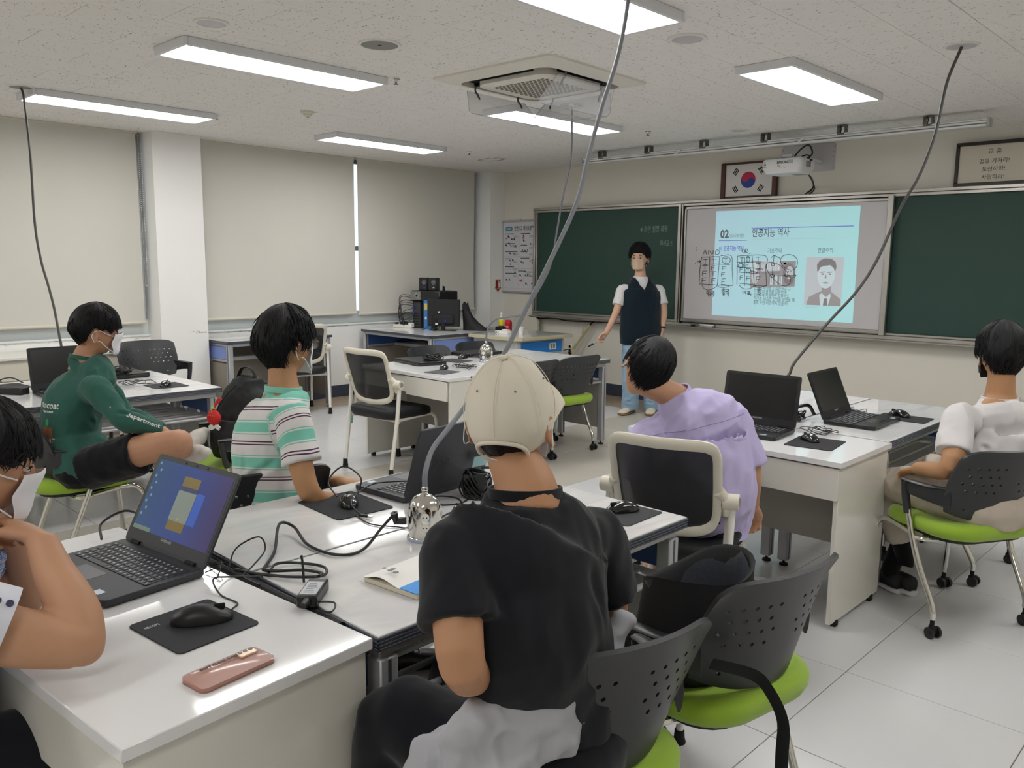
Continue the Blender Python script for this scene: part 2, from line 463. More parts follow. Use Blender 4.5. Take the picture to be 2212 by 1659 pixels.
for x, y, lb in ((-4.41, 2.63, 'long lit ceiling light between the round vent and the detector'), (-6.43, 2.53, 'lit ceiling light nearest the blinds with the black cord hanging across its end'),
                 (-6.46, 4.93, 'lit ceiling light above the corner blinds, smallest in the row'), (-4.41, 5.05, 'lit ceiling light beyond the air conditioner, seen through its clear deflectors'),
                 (-2.34, 5.06, 'lit ceiling light before the projector and whiteboard'), (-2.34, 2.70, 'large lit ceiling light above, cut by the top edge of the photo'),
                 (-.2, 5.05, 'lit ceiling light at the door side, outside the photo, front row'), (-.2, 2.65, 'lit ceiling light at the door side, outside the photo, middle row'),
                 (-.2, -.95, 'lit ceiling light behind the camera at the door side'), (-2.34, -1.0, 'lit ceiling light behind the camera in the middle'), (-4.41, -1.0, 'lit ceiling light behind the camera toward the windows'), (-6.43, -.4, 'lit ceiling light by the windows behind the camera')):
    ceiling_light(x, y, lb)
# round ceiling fittings
def disc(name, x, y, r, m_in, label, cat, ring=.82, cone=False, grp=None):
    t = thing(name, label, cat, (x, y, HC), 0, grp)
    MB().lathe([(r, 0), (r, -.004), (r*.98, -.008), (r*ring, -.008), (r*ring, -.003), (r*ring-.001, -.001)], 32).build('rim', M_white, t)
    m = MB().lathe([(r*ring, -.002), (r*ring, -.005), (r*.3, -.0065), (0.001, -.0065)], 32); m.build('cover', m_in, t)
    return t
M_grille = mat('grey_speaker_grille', '#8f8d8b', .6, bump=(1500, .5, .001)); M_lav = mat('pale_lamp_cover', '#c9c4c6', .4)
disc('ceiling_downlight', -3.92, 1.98, .082, M_lav, 'round unlit ceiling downlight near the top left of the photo', 'downlight')
v = disc('ceiling_speaker', -3.64, 2.76, .112, M_grille, 'round grey ceiling speaker between two long lights', 'speaker', .86)
MB().box(-.012, .012, -.005, .005, -.0085, -.0065).build('badge', M_dark, v, smooth=False)
disc('ceiling_downlight', -2.39, 3.72, .098, M_lav, 'round unlit downlight beside the large top light', 'downlight', .78)
disc('cable_outlet_cover', -6.29, 1.83, .085, M_grille, 'round grey ceiling plate that the dark cord over the green-shirted boy hangs from', 'ceiling plate')
disc('cable_outlet_cover', -1.43, 4.76, .085, M_lav, 'round white ceiling plate with a cord hanging beside the front right light', 'ceiling plate')
disc('cable_outlet_cover', -3.95, 4.69, .085, M_grille, 'round ceiling plate with a thin cord, seen through the clear deflector', 'ceiling plate')
disc('cable_outlet_cover', -1.93, 2.60, .085, M_lav, 'round ceiling plate of the thick grey cord, above the photo', 'ceiling plate')
disc('ceiling_downlight', -6.32, 4.58, .08, M_lav, 'small round downlight behind the light over the corner blinds', 'downlight')
disc('ceiling_downlight', -3.61, 6.46, .08, M_lav, 'small round downlight near the projector track', 'downlight')
for x, y, lb in ((-4.23, 3.33, 'tiny sprinkler head at the end of the long light nearest the camera'), (-6.33, 3.21, 'tiny sprinkler head beside the light nearest the blinds'), (-6.35, 5.93, 'tiny sprinkler head near the front window corner'), (-4.23, 6.03, 'tiny sprinkler head left of the cord and before the rail')):
    t = thing('sprinkler_head', lb, 'sprinkler', (x, y, HC), 0)
    MB().lathe([(.026, 0), (.026, -.003), (.012, -.006), (.01, -.02), (.006, -.022)], 16).build('escutcheon', M_chrome, t)
    MB().lathe([(.004, -.02), (.004, -.03), (.016, -.031), (.016, -.033), (.002, -.033)], 12).build('deflector', M_dark, t)
t = thing('fire_detector', 'white round fire detector on the ceiling between the two left lights', 'detector', (-5.64, 3.59, HC))
MB().lathe([(.052, 0), (.052, -.012), (.04, -.018), (.03, -.02)], 24).build('base', M_offw, t)
MB().lathe([(.03, -.018), (.03, -.03), (.022, -.036), (.012, -.036), (.012, -.046), (.001, -.048)], 20).build('sensor', M_offw, t)

# ============================================================ ceiling air conditioner
ac = thing('ceiling_air_conditioner', 'square white ceiling air conditioner with clear wind deflectors', 'air conditioner', (-3.585, 3.945, HC), 1.5)
M_ac = mat('ac_offwhite', '#e6e1d6', .45)
m = MB()
def frame_ring(m, wo, ro, wi, ri, z0, z1, z2):
    po = rrect(wo, wo, ro, 6); pi_ = rrect(wi, wi, ri, 6)
    m.rings([[(x, y, z0) for x, y in po], [(x, y, z1) for x, y in po], [(x, y, z2) for x, y in pi_], [(x, y, z0) for x, y in pi_]], False, False)
frame_ring(m, .95, .03, .74, .09, 0, -.012, -.034)
m.build('panel', M_ac, ac)
MB().prism(rrect(.735, .735, .09, 6), -.004, -.003).build('cavity', M_black, ac, smooth=False)
m = MB(); po = rrect(.585, .585, .10, 6)
m.rings([[(x, y, -.004) for x, y in po], [(x, y, -.045) for x, y in po], [(x*.96, y*.96, -.05) for x, y in po]]); m.build('intake_cover', M_ac, ac)
m = MB()
for j in range(18):
    for i in range(13+(j % 2)):
        x = -.186+i*.031-(j % 2)*.0155; y = -.195+j*.023
        m.box(x-.011, x+.011, y-.0055, y+.0055, -.0512, -.0498)
o = m.build('intake_holes', mat('hole_brown', '#3c352d', .9), ac, smooth=False); o['kind'] = 'stuff'
for a in range(4):
    Mr = Matrix.Rotation(R(90*a), 4, 'Z')
    m = MB(); m.M = Mr; m.box(-.22, .22, .315, .322, -.03, -.012); m.box(-.22, .22, .35, .355, -.022, -.008)
    for i in range(7): m.box(-.20+i*.066, -.197+i*.066, .312, .362, -.026, -.006)
    m.build('louver', M_dark, ac, smooth=False)
M_acry = mat('clear_acrylic', '#e8eaf0', .06, alpha=.28, spec=.6)
def deflector(a, name_txt):
    Mr = Matrix.Rotation(R(a), 4, 'Z')
    m = MB(); m.M = Mr @ Matrix.Translation((0, .37, -.055)) @ Matrix.Rotation(R(-32), 4, 'X')
    poly = [(-.27, -.005), (.27, -.005), (.335, -.165), (.32, -.185), (-.32, -.185), (-.335, -.165)]
    m.prism([(x, y) for x, y in poly], -.0018, .0018, lambda u, v, h: (u, h, v))
    d = m.build('deflector', M_acry, ac)
    e = MB(); e.M = m.M; e.tube([(-.27, 0, -.005), (-.335, 0, -.165), (-.32, 0, -.185), (.32, 0, -.185), (.335, 0, -.165), (.27, 0, -.005)], .0022, 6); e.build('edge', mat('acrylic_edge', '#b9bcc4', .2, alpha=.85), d)
    for s in (-.2, .2):
        br = MB(); br.M = Mr
        br.tube([(s, .36, -.008), (s, .365, -.05), (s, .345, -.075), (s+.005, .33, -.105)], .006, 6, k=3)
        br.build('bracket', mat('grey_bracket', '#6e6e70', .35, metal=.6), d)
    for s in (-.2, .2): pass
    Mt = m.M @ Matrix.Translation((.06, -.003, -.168)) @ Matrix.Rotation(R(90), 4, 'X') @ Matrix.Rotation(R(180), 4, 'Y')
    text('maker_text', 'WindLady', .03, M_white, d, Mt)
deflector(90, ''); deflector(0, ''); deflector(-90, '')
# ============================================================ front wall: boards, frames, projector
M_green = mat('green_chalkboard', '#1f4038', .55, var=(3, .08))
M_wb = mat('whiteboard_enamel', '#c6c4c6', .22, var=(2, .02))
M_chalk = mat('chalk', '#7f9c95', .9)
M_marker = mat('marker_ink', '#3b4046', .6)
board = thing('chalkboard', 'wide green chalkboard in an aluminium frame along the front wall', 'chalkboard', (0, FW, 0))
D = .075
def bx(x0, x1, z0, z1, y0, y1, b=.002, m=None): # y measured out of the wall
    mb = m or MB(); return mb.box(x0, x1, -y1, -y0, z0, z1, b)
XL, XR = -6.916, -.60
m = MB(); bx(XL, XR, 2.128, 2.157, 0, D+.012, .004, m); bx(XL, XR, 2.100, 2.126, 0, D+.004, .003, m); m.build('top_rail', M_alu, board)
m = MB(); bx(XL, XR, .905, .925, 0, D+.004, .003, m); bx(XL, XR, .868, .903, 0, D+.012, .004, m); bx(XL, XR, .855, .868, 0, D+.07, .004, m); m.build('chalk_tray', M_alu, board)
m = MB(); bx(XL, XL+.035, .925, 2.10, 0, D+.01, .004, m); bx(XL+.04, XL+.062, .925, 2.10, 0, D, .003, m); m.build('end_post', M_alu, board)
m = MB(); bx(XR-.05, XR, .925, 2.10, 0, D+.01, .004, m); m.build('end_post', M_alu, board)
bx(XL+.06, XR-.05, .93, 2.10, .0, .02).build('backing', M_black, board, smooth=False)
bx(XL+.062, -4.86, .925, 2.10, .02, .05).build('green_panel', M_green, board, smooth=False)
bx(-2.72, XR-.05, .925, 2.10, .02, .05).build('green_panel', M_green, board, smooth=False)
m = MB(); bx(-4.86, -4.825, .89, 2.13, .02, D+.015, .004, m); bx(-4.818, -4.80, .90, 2.12, .02, D+.01, .004, m); m.build('divider', M_alu, board)
m = MB(); bx(-4.795, -4.772, .89, 2.10, .02, D+.02, .002, m); m.build('divider_gap', M_black, board)
wbd = thing('sliding_whiteboard', 'sliding whiteboard panel in front of the chalkboard, with marker writing and the slide', 'whiteboard', (0, FW, 0))
bx(-4.745, -2.735, .945, 2.065, .085, .10).build('writing_surface', M_wb, wbd, smooth=False)
m = MB(); bx(-4.765, -4.745, .925, 2.09, .08, .112, .003, m); bx(-2.735, -2.685, .90, 2.115, .08, .118, .004, m)
bx(-4.765, -2.7, 2.065, 2.09, .08, .112, .003, m); bx(-4.765, -2.7, .915, .945, .08, .115, .003, m); m.build('frame', M_alu, wbd)
bx(-2.735, -2.725, .925, 2.09, .085, .112).build('inner_edge', M_white, wbd)
# chalk writing on the green panel
for body, x, z, s, al in (('※ 최면 설정 제발', -5.36, 1.845, .082, .0), ('마세요 !!', -5.10, 1.70, .07, 0)):
    text('chalk_writing', body, s, M_chalk, board, Matrix.Translation((x if al == 0 else x, -.0505, z)) @ Matrix.Rotation(R(90), 4, 'X'), extrude=.0003, align='LEFT', sx=.62)

# slide on the whiteboard: thin panel whose own glow stands in for projector light
slide = thing('glowing_slide', 'bright pale blue lecture slide on the whiteboard, glowing in place of projected light', 'projection', (0, FW, 0))
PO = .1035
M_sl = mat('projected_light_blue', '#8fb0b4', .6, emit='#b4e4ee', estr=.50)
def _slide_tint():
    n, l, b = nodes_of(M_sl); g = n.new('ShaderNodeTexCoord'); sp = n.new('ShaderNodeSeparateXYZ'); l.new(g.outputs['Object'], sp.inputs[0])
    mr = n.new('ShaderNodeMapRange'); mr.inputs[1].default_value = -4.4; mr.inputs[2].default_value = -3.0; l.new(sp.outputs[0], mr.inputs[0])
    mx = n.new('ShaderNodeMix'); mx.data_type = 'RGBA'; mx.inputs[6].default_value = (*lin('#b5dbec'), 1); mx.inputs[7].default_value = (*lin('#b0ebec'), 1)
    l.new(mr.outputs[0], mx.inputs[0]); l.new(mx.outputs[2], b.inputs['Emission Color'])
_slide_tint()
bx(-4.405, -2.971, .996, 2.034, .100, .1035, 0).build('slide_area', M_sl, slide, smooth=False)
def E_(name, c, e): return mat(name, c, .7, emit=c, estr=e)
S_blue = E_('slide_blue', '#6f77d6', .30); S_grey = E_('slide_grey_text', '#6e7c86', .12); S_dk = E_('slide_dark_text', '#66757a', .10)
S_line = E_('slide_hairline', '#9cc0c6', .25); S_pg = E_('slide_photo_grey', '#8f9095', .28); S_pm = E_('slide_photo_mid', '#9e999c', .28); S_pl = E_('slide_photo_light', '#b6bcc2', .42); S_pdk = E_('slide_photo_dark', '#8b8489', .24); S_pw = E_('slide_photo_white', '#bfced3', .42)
def sM(x, z, o=0.): return Matrix(((1, 0, 0, x), (0, 0, -1, -PO-.0002-o), (0, 1, 0, z), (0, 0, 0, 1)))
def srect(n_, x0, x1, z0, z1, m_, o=0.): bx(x0, x1, z0, z1, PO, PO+.0006+o, 0).build(n_, m_, slide, smooth=False)
def pimg(x, y): # pixel of the 1460..1960 crop (x4.424) -> wall coords, bilinear through slide corners
    u = (x-440)/(1812-440); v = y
    return u
def SU(u, v): # u 0..1 across the slide, v 0..1 down from its top
    return -4.405+1.434*u, 2.034-1.038*v
def sq(n_, u0, u1, v0, v1, m_, o=0.):
    a = SU(u0, v1); b = SU(u1, v0); srect(n_, a[0], b[0], a[1], b[1], m_, o)
def stext(body, u, v, size, m_, bold=0., sx=.8, align='LEFT'):
    x, z = SU(u, v); return text('slide_text', body, size, m_, slide, sM(x, z, .0004), extrude=.0002, bold=bold, sx=sx, align=align)
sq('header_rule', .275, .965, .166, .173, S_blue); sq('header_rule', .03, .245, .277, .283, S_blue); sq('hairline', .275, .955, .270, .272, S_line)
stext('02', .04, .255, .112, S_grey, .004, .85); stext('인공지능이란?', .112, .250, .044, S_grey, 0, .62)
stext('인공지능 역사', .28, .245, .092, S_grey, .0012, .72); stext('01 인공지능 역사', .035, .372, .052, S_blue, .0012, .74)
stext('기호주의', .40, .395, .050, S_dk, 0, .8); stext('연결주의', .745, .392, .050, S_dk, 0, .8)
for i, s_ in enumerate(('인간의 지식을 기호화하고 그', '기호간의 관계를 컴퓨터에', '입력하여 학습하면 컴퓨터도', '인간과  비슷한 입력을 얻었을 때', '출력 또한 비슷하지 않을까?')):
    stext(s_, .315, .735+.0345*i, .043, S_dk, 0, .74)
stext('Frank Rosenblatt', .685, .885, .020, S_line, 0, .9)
# left picture: two men by a bookshelf, as flat tones
def poly(n_, pts, m_, o):
    P = [SU(*p) for p in pts]; MB().prism(P, -(PO+o), -(PO+o+.0003), lambda u, v, h: (u, h, v)).build(n_, m_, slide, smooth=False)
def oval(cx, cy, rx, ry, n=22, a0=0, a1=360): return [(cx+rx*math.cos(R(a0+(a1-a0)*i/n)), cy+ry*math.sin(R(a0+(a1-a0)*i/n))) for i in range(n)]
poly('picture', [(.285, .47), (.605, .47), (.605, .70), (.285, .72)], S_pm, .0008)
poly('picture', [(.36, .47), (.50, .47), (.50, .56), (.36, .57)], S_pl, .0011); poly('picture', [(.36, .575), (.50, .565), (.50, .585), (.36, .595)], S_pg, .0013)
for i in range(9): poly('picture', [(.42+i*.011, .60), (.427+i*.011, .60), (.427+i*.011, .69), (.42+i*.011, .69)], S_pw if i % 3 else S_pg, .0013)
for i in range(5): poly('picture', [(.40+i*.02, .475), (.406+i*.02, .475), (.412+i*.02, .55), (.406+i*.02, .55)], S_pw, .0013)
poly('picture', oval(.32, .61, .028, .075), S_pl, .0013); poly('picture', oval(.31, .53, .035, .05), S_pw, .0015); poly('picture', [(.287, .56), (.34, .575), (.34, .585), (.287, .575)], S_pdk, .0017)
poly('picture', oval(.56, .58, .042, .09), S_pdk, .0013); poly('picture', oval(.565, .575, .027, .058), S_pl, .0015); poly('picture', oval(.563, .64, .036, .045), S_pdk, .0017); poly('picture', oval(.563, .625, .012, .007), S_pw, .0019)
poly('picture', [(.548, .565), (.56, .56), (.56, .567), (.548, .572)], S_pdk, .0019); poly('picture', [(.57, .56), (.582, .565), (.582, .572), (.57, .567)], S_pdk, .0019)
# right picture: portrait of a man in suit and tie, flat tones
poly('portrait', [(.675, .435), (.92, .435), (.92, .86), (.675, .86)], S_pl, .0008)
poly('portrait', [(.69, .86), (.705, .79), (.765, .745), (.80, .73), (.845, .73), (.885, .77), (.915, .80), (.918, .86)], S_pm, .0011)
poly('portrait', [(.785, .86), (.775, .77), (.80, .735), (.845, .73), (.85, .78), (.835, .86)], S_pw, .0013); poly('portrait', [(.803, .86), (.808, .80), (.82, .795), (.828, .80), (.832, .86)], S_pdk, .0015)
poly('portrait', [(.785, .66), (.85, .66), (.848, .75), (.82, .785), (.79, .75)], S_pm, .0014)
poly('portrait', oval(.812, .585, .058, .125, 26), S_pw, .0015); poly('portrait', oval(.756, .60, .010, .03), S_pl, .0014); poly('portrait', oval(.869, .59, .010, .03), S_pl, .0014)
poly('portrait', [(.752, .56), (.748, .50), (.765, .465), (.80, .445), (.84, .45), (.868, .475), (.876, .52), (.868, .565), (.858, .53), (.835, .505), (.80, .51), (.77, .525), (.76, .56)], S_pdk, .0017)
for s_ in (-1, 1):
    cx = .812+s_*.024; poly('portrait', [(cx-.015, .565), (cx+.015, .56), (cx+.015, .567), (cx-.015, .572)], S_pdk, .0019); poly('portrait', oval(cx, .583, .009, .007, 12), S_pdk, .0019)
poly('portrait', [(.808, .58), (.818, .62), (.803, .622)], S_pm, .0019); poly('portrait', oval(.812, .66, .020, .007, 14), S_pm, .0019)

# marker handwriting (strokes are thin ribbons of ink on the board)
# handwriting strokes: (x, z) metres on the whiteboard
INK = [[(-4.5378,1.6026),(-4.5126,1.6531),(-4.4906,1.6051)],
[(-4.5299,1.6197),(-4.4937,1.6228)],
[(-4.4712,1.607),(-4.4689,1.6479),(-4.4281,1.6089),(-4.4172,1.6478)],
[(-4.3937,1.6089),(-4.3872,1.6477),(-4.3602,1.6476),(-4.3465,1.6289),(-4.3582,1.6089),(-4.3907,1.6052)],
[(-4.1001,1.6468),(-4.085,1.6193),(-4.0689,1.6345),(-4.0802,1.6559),(-4.1002,1.6498),(-4.0994,1.6346)],
[(-4.0613,1.6193),(-4.0622,1.6588),(-4.0396,1.6527),(-4.0423,1.6405),(-4.0589,1.6357),(-4.031,1.6193),(-4.0009,1.6193)],
[(-4.5497,1.5785),(-4.3428,1.5853)],
[(-4.5496,1.5753),(-4.5652,1.4447),(-4.5633,1.3169)],
[(-4.5614,1.3073),(-4.3529,1.3017),(-4.2222,1.2988)],
[(-4.4567,1.5775),(-4.4507,1.2878)],
[(-4.3442,1.5852),(-4.3469,1.4602),(-4.3548,1.2966)],
[(-4.3304,1.5928),(-4.2138,1.5948),(-4.1962,1.4621),(-4.1805,1.326),(-4.1875,1.3009),(-4.2221,1.2976)],
[(-4.5536,1.5086),(-4.346,1.5103),(-4.2249,1.5051)],
[(-4.5304,1.557),(-4.4796,1.5585)],
[(-4.5049,1.5571),(-4.5045,1.5052)],
[(-4.5236,1.505),(-4.4811,1.5054)],
[(-4.4327,1.5587),(-4.3784,1.5601)],
[(-4.4054,1.5588),(-4.4055,1.5173)],
[(-4.2919,1.5698),(-4.2514,1.5712)],
[(-4.2716,1.5699),(-4.2712,1.5227)],
[(-4.2413,1.5193),(-4.2572,1.5141),(-4.2747,1.5142),(-4.291,1.5197),(-4.3038,1.5297),(-4.3109,1.5428),(-4.3113,1.5569),(-4.305,1.5698),(-4.2928,1.5796),(-4.2768,1.5848),(-4.2594,1.5846),(-4.2431,1.579),(-4.2305,1.569),(-4.2235,1.556),(-4.223,1.542),(-4.2293,1.5291),(-4.2413,1.5193)],
[(-4.5361,1.4954),(-4.4736,1.4972)],
[(-4.5047,1.4957),(-4.5048,1.4525)],
[(-4.4295,1.4529),(-4.4285,1.4907),(-4.3871,1.4936)],
[(-4.429,1.4718),(-4.3935,1.4747)],
[(-4.3053,1.4507),(-4.3044,1.4857),(-4.2666,1.4886)],
[(-4.3049,1.4682),(-4.2724,1.4711)],
[(-4.5308,1.3879),(-4.5303,1.4363),(-4.4823,1.4395)],
[(-4.5305,1.4121),(-4.4896,1.4153)],
[(-4.44,1.4325),(-4.3755,1.4347)],
[(-4.4076,1.433),(-4.4078,1.3951)],
[(-4.3133,1.3874),(-4.3124,1.4237),(-4.2759,1.4268)],
[(-4.3129,1.4056),(-4.2815,1.4086)],
[(-4.5326,1.3214),(-4.532,1.3674),(-4.481,1.371)],
[(-4.5323,1.3444),(-4.4889,1.3479)],
[(-4.4204,1.3177),(-4.4199,1.3633),(-4.3798,1.3667)],
[(-4.4201,1.3405),(-4.3858,1.3438)],
[(-4.3056,1.3067),(-4.3058,1.3644),(-4.2665,1.3677)],
[(-4.3057,1.3355),(-4.272,1.3388)],
[(-4.602,1.5337),(-4.5601,1.5352)],
[(-4.5779,1.553),(-4.5579,1.5353),(-4.5792,1.5198)],
[(-4.5498,1.5798),(-4.5513,1.5499)],
[(-4.6167,1.5116),(-4.619,1.5115),(-4.6202,1.5131),(-4.6193,1.5148),(-4.6171,1.5149),(-4.6158,1.5133),(-4.6167,1.5116)],
[(-4.612,1.6735),(-4.6142,1.6734),(-4.6155,1.675),(-4.6146,1.6767),(-4.6124,1.6768),(-4.6111,1.6752),(-4.612,1.6735)],
[(-4.6153,1.65),(-4.6175,1.6499),(-4.6188,1.6515),(-4.6179,1.6532),(-4.6157,1.6533),(-4.6144,1.6517),(-4.6153,1.65)],
[(-4.5312,1.2933),(-4.5063,1.264),(-4.4691,1.2491),(-4.4258,1.2535),(-4.3836,1.2737),(-4.3547,1.2954)],
[(-4.3488,1.2917),(-4.3197,1.2787),(-4.2633,1.2815),(-4.222,1.2951),(-4.2788,1.308),(-4.335,1.2997)],
[(-4.4543,1.2112),(-4.462,1.2091),(-4.4697,1.2115),(-4.4743,1.2173),(-4.4742,1.2244),(-4.4694,1.23),(-4.4617,1.2321),(-4.454,1.2297),(-4.4493,1.2239),(-4.4495,1.2168),(-4.4543,1.2112)],
[(-4.4357,1.2342),(-4.432,1.2057)],
[(-4.4509,1.205),(-4.4499,1.1859),(-4.4311,1.1879),(-4.432,1.2057),(-4.4505,1.1974)],
[(-4.4175,1.2316),(-4.3959,1.2335),(-4.3968,1.2227),(-4.4154,1.2202),(-4.4128,1.2114),(-4.3914,1.2146)],
[(-4.3853,1.2357),(-4.386,1.2072)],
[(-4.4123,1.2012),(-4.3859,1.2059),(-4.4005,1.1813)],
[(-4.2909,1.27),(-4.2733,1.2705)],
[(-4.3056,1.2539),(-4.2621,1.2583)],
[(-4.283,1.2546),(-4.2963,1.2385)],
[(-4.2815,1.2515),(-4.2647,1.2413)],
[(-4.3031,1.232),(-4.2574,1.2365)],
[(-4.2806,1.2346),(-4.28,1.2233)],
[(-4.2918,1.2197),(-4.2671,1.2205),(-4.2878,1.2104),(-4.2629,1.2081),(-4.2869,1.1947)],
[(-4.2514,1.2555),(-4.2271,1.2593),(-4.2332,1.2435),(-4.2506,1.2399),(-4.2256,1.2313)],
[(-4.2233,1.2532),(-4.2195,1.2221)],
[(-4.2457,1.215),(-4.2193,1.219),(-4.2299,1.181)],
[(-4.1447,1.5906),(-4.1411,1.4627),(-4.1371,1.3146)],
[(-4.1447,1.5906),(-3.8479,1.5952),(-3.8371,1.4665),(-3.8224,1.3285),(-3.8309,1.3053),(-3.943,1.3061)],
[(-4.0671,1.5785),(-4.0607,1.4637),(-4.0536,1.2995)],
[(-3.9873,1.5908),(-3.9688,1.4649),(-3.9505,1.3193),(-3.9362,1.3026)],
[(-4.1414,1.5304),(-3.8406,1.5276)],
[(-4.1409,1.4843),(-3.9861,1.4768),(-3.8664,1.4661)],
[(-4.1382,1.4351),(-3.9231,1.4219)],
[(-4.1233,1.3261),(-3.9568,1.3142)],
[(-4.115,1.5735),(-4.0771,1.5748)],
[(-4.096,1.5735),(-4.0957,1.5307)],
[(-4.0473,1.5743),(-4.0138,1.5756)],
[(-4.0305,1.5743),(-4.0303,1.5342)],
[(-4.0181,1.5348),(-4.0247,1.5305),(-4.0321,1.5306),(-4.0391,1.5353),(-4.0446,1.5438),(-4.048,1.5549),(-4.0485,1.5668),(-4.0462,1.5777),(-4.0413,1.5859),(-4.0347,1.5903),(-4.0274,1.5901),(-4.0204,1.5853),(-4.0148,1.5768),(-4.0115,1.5658),(-4.011,1.554),(-4.0133,1.5431),(-4.0181,1.5348)],
[(-3.9441,1.5794),(-3.9006,1.5807)],
[(-3.9223,1.5795),(-3.9217,1.5349)],
[(-4.1049,1.5123),(-4.071,1.5138)],
[(-4.0879,1.5124),(-4.0882,1.4818)],
[(-4.0856,1.4814),(-4.0967,1.4783),(-4.109,1.4784),(-4.1204,1.4815),(-4.1292,1.4873),(-4.1341,1.4948),(-4.1344,1.503),(-4.1299,1.5105),(-4.1213,1.5162),(-4.1101,1.5193),(-4.0979,1.5192),(-4.0865,1.516),(-4.0777,1.5103),(-4.0729,1.5028),(-4.0727,1.4947),(-4.0771,1.4872),(-4.0856,1.4814)],
[(-4.0501,1.4785),(-4.049,1.5079),(-4.0249,1.5105)],
[(-4.0495,1.4932),(-4.0286,1.4958)],
[(-3.9432,1.5178),(-3.901,1.5194)],
[(-3.9221,1.518),(-3.9218,1.4794)],
[(-4.1125,1.441),(-4.1114,1.4705),(-4.0802,1.4733)],
[(-4.112,1.4557),(-4.0851,1.4585)],
[(-4.04,1.4677),(-4.0051,1.4693)],
[(-4.0225,1.4679),(-4.0226,1.4337)],
[(-4.0053,1.4319),(-4.0148,1.4281),(-4.0253,1.4281),(-4.0352,1.432),(-4.0429,1.4391),(-4.0473,1.4484),(-4.0476,1.4584),(-4.0439,1.4676),(-4.0368,1.4746),(-4.0272,1.4784),(-4.0167,1.4783),(-4.0069,1.4744),(-3.9992,1.4674),(-3.9949,1.4581),(-3.9945,1.4482),(-3.9981,1.439),(-4.0053,1.4319)],
[(-3.9441,1.4634),(-3.9005,1.4651)],
[(-3.9222,1.4636),(-3.9222,1.4285)],
[(-3.9384,1.4283),(-3.9021,1.4289)],
[(-4.1067,1.361),(-4.1061,1.3992),(-4.0777,1.4022)],
[(-4.1064,1.3801),(-4.0818,1.3831)],
[(-4.0354,1.3497),(-4.0353,1.395),(-3.9951,1.3982)],
[(-4.0353,1.3723),(-4.0009,1.3755)],
[(-3.9317,1.3398),(-3.9319,1.3908),(-3.8885,1.394)],
[(-3.9318,1.3653),(-3.8947,1.3685)],
[(-4.1107,1.3079),(-4.0833,1.2821),(-4.0451,1.269),(-4.0015,1.2739),(-3.9687,1.2883),(-3.9512,1.3083)],
[(-3.9428,1.3024),(-3.9156,1.291),(-3.8824,1.2894),(-3.8438,1.3026),(-3.826,1.3115)],
[(-4.0528,1.2315),(-4.0592,1.2298),(-4.0656,1.2318),(-4.0695,1.2368),(-4.0694,1.2429),(-4.0654,1.2477),(-4.059,1.2495),(-4.0526,1.2474),(-4.0487,1.2424),(-4.0488,1.2363),(-4.0528,1.2315)],
[(-4.0374,1.2526),(-4.0377,1.2218)],
[(-4.02,1.2439),(-4.0033,1.2456),(-4.0043,1.229),(-4.019,1.2255),(-4.002,1.223)],
[(-3.9968,1.2508),(-3.9971,1.2201)],
[(-4.0185,1.2163),(-3.9785,1.2238),(-3.9806,1.2022)],
[(-3.9018,1.281),(-3.8853,1.2815)],
[(-3.9141,1.2655),(-3.8714,1.2697)],
[(-3.893,1.2661),(-3.9034,1.2524)],
[(-3.9063,1.2444),(-3.8767,1.2471)],
[(-3.8914,1.2388),(-3.8792,1.2331),(-3.8951,1.2235),(-3.8817,1.219),(-3.8908,1.2053)],
[(-3.7666,1.4047),(-3.7655,1.5151),(-3.7589,1.5983)],
[(-3.7853,1.5775),(-3.759,1.5995),(-3.6986,1.5718)],
[(-3.7665,1.4029),(-3.6318,1.4088),(-3.5272,1.4119)],
[(-3.5485,1.4261),(-3.5271,1.4107),(-3.5522,1.385)],
[(-3.7542,1.3928),(-3.7611,1.3906),(-3.7686,1.3906),(-3.7757,1.3927),(-3.7812,1.3966),(-3.7842,1.4018),(-3.7844,1.4074),(-3.7817,1.4126),(-3.7765,1.4166),(-3.7696,1.4187),(-3.7621,1.4188),(-3.755,1.4166),(-3.7496,1.4127),(-3.7465,1.4076),(-3.7463,1.402),(-3.749,1.3968),(-3.7542,1.3928)],
[(-3.7576,1.5001),(-3.763,1.498),(-3.7691,1.4981),(-3.7747,1.5003),(-3.7791,1.5042),(-3.7817,1.5094),(-3.7819,1.515),(-3.7798,1.5201),(-3.7757,1.524),(-3.7702,1.5261),(-3.7642,1.5261),(-3.7585,1.5239),(-3.7541,1.5199),(-3.7516,1.5147),(-3.7514,1.5092),(-3.7535,1.504),(-3.7576,1.5001)],
[(-3.6153,1.4006),(-3.6208,1.3986),(-3.627,1.3986),(-3.6327,1.4005),(-3.6372,1.4041),(-3.6398,1.4088),(-3.6399,1.4138),(-3.6378,1.4185),(-3.6336,1.4221),(-3.628,1.4241),(-3.6219,1.4241),(-3.6161,1.4221),(-3.6116,1.4186),(-3.6091,1.4139),(-3.6089,1.4088),(-3.6111,1.4042),(-3.6153,1.4006)],
[(-3.8338,1.4665),(-3.8388,1.4965),(-3.8242,1.5236),(-3.7859,1.5328),(-3.7338,1.5213),(-3.6748,1.4922),(-3.6281,1.4514),(-3.6112,1.431)],
[(-3.8352,1.4905),(-3.8057,1.431),(-3.7437,1.3663),(-3.677,1.3201),(-3.6195,1.3109),(-3.5837,1.3402),(-3.58,1.3815),(-3.5939,1.4048)],
[(-3.6102,1.4664),(-3.6558,1.4924),(-3.6887,1.5334),(-3.6861,1.5748),(-3.6499,1.6014),(-3.5938,1.6043),(-3.5493,1.5869),(-3.522,1.5462),(-3.5253,1.4995),(-3.5482,1.4701),(-3.5785,1.4591),(-3.6102,1.4664)],
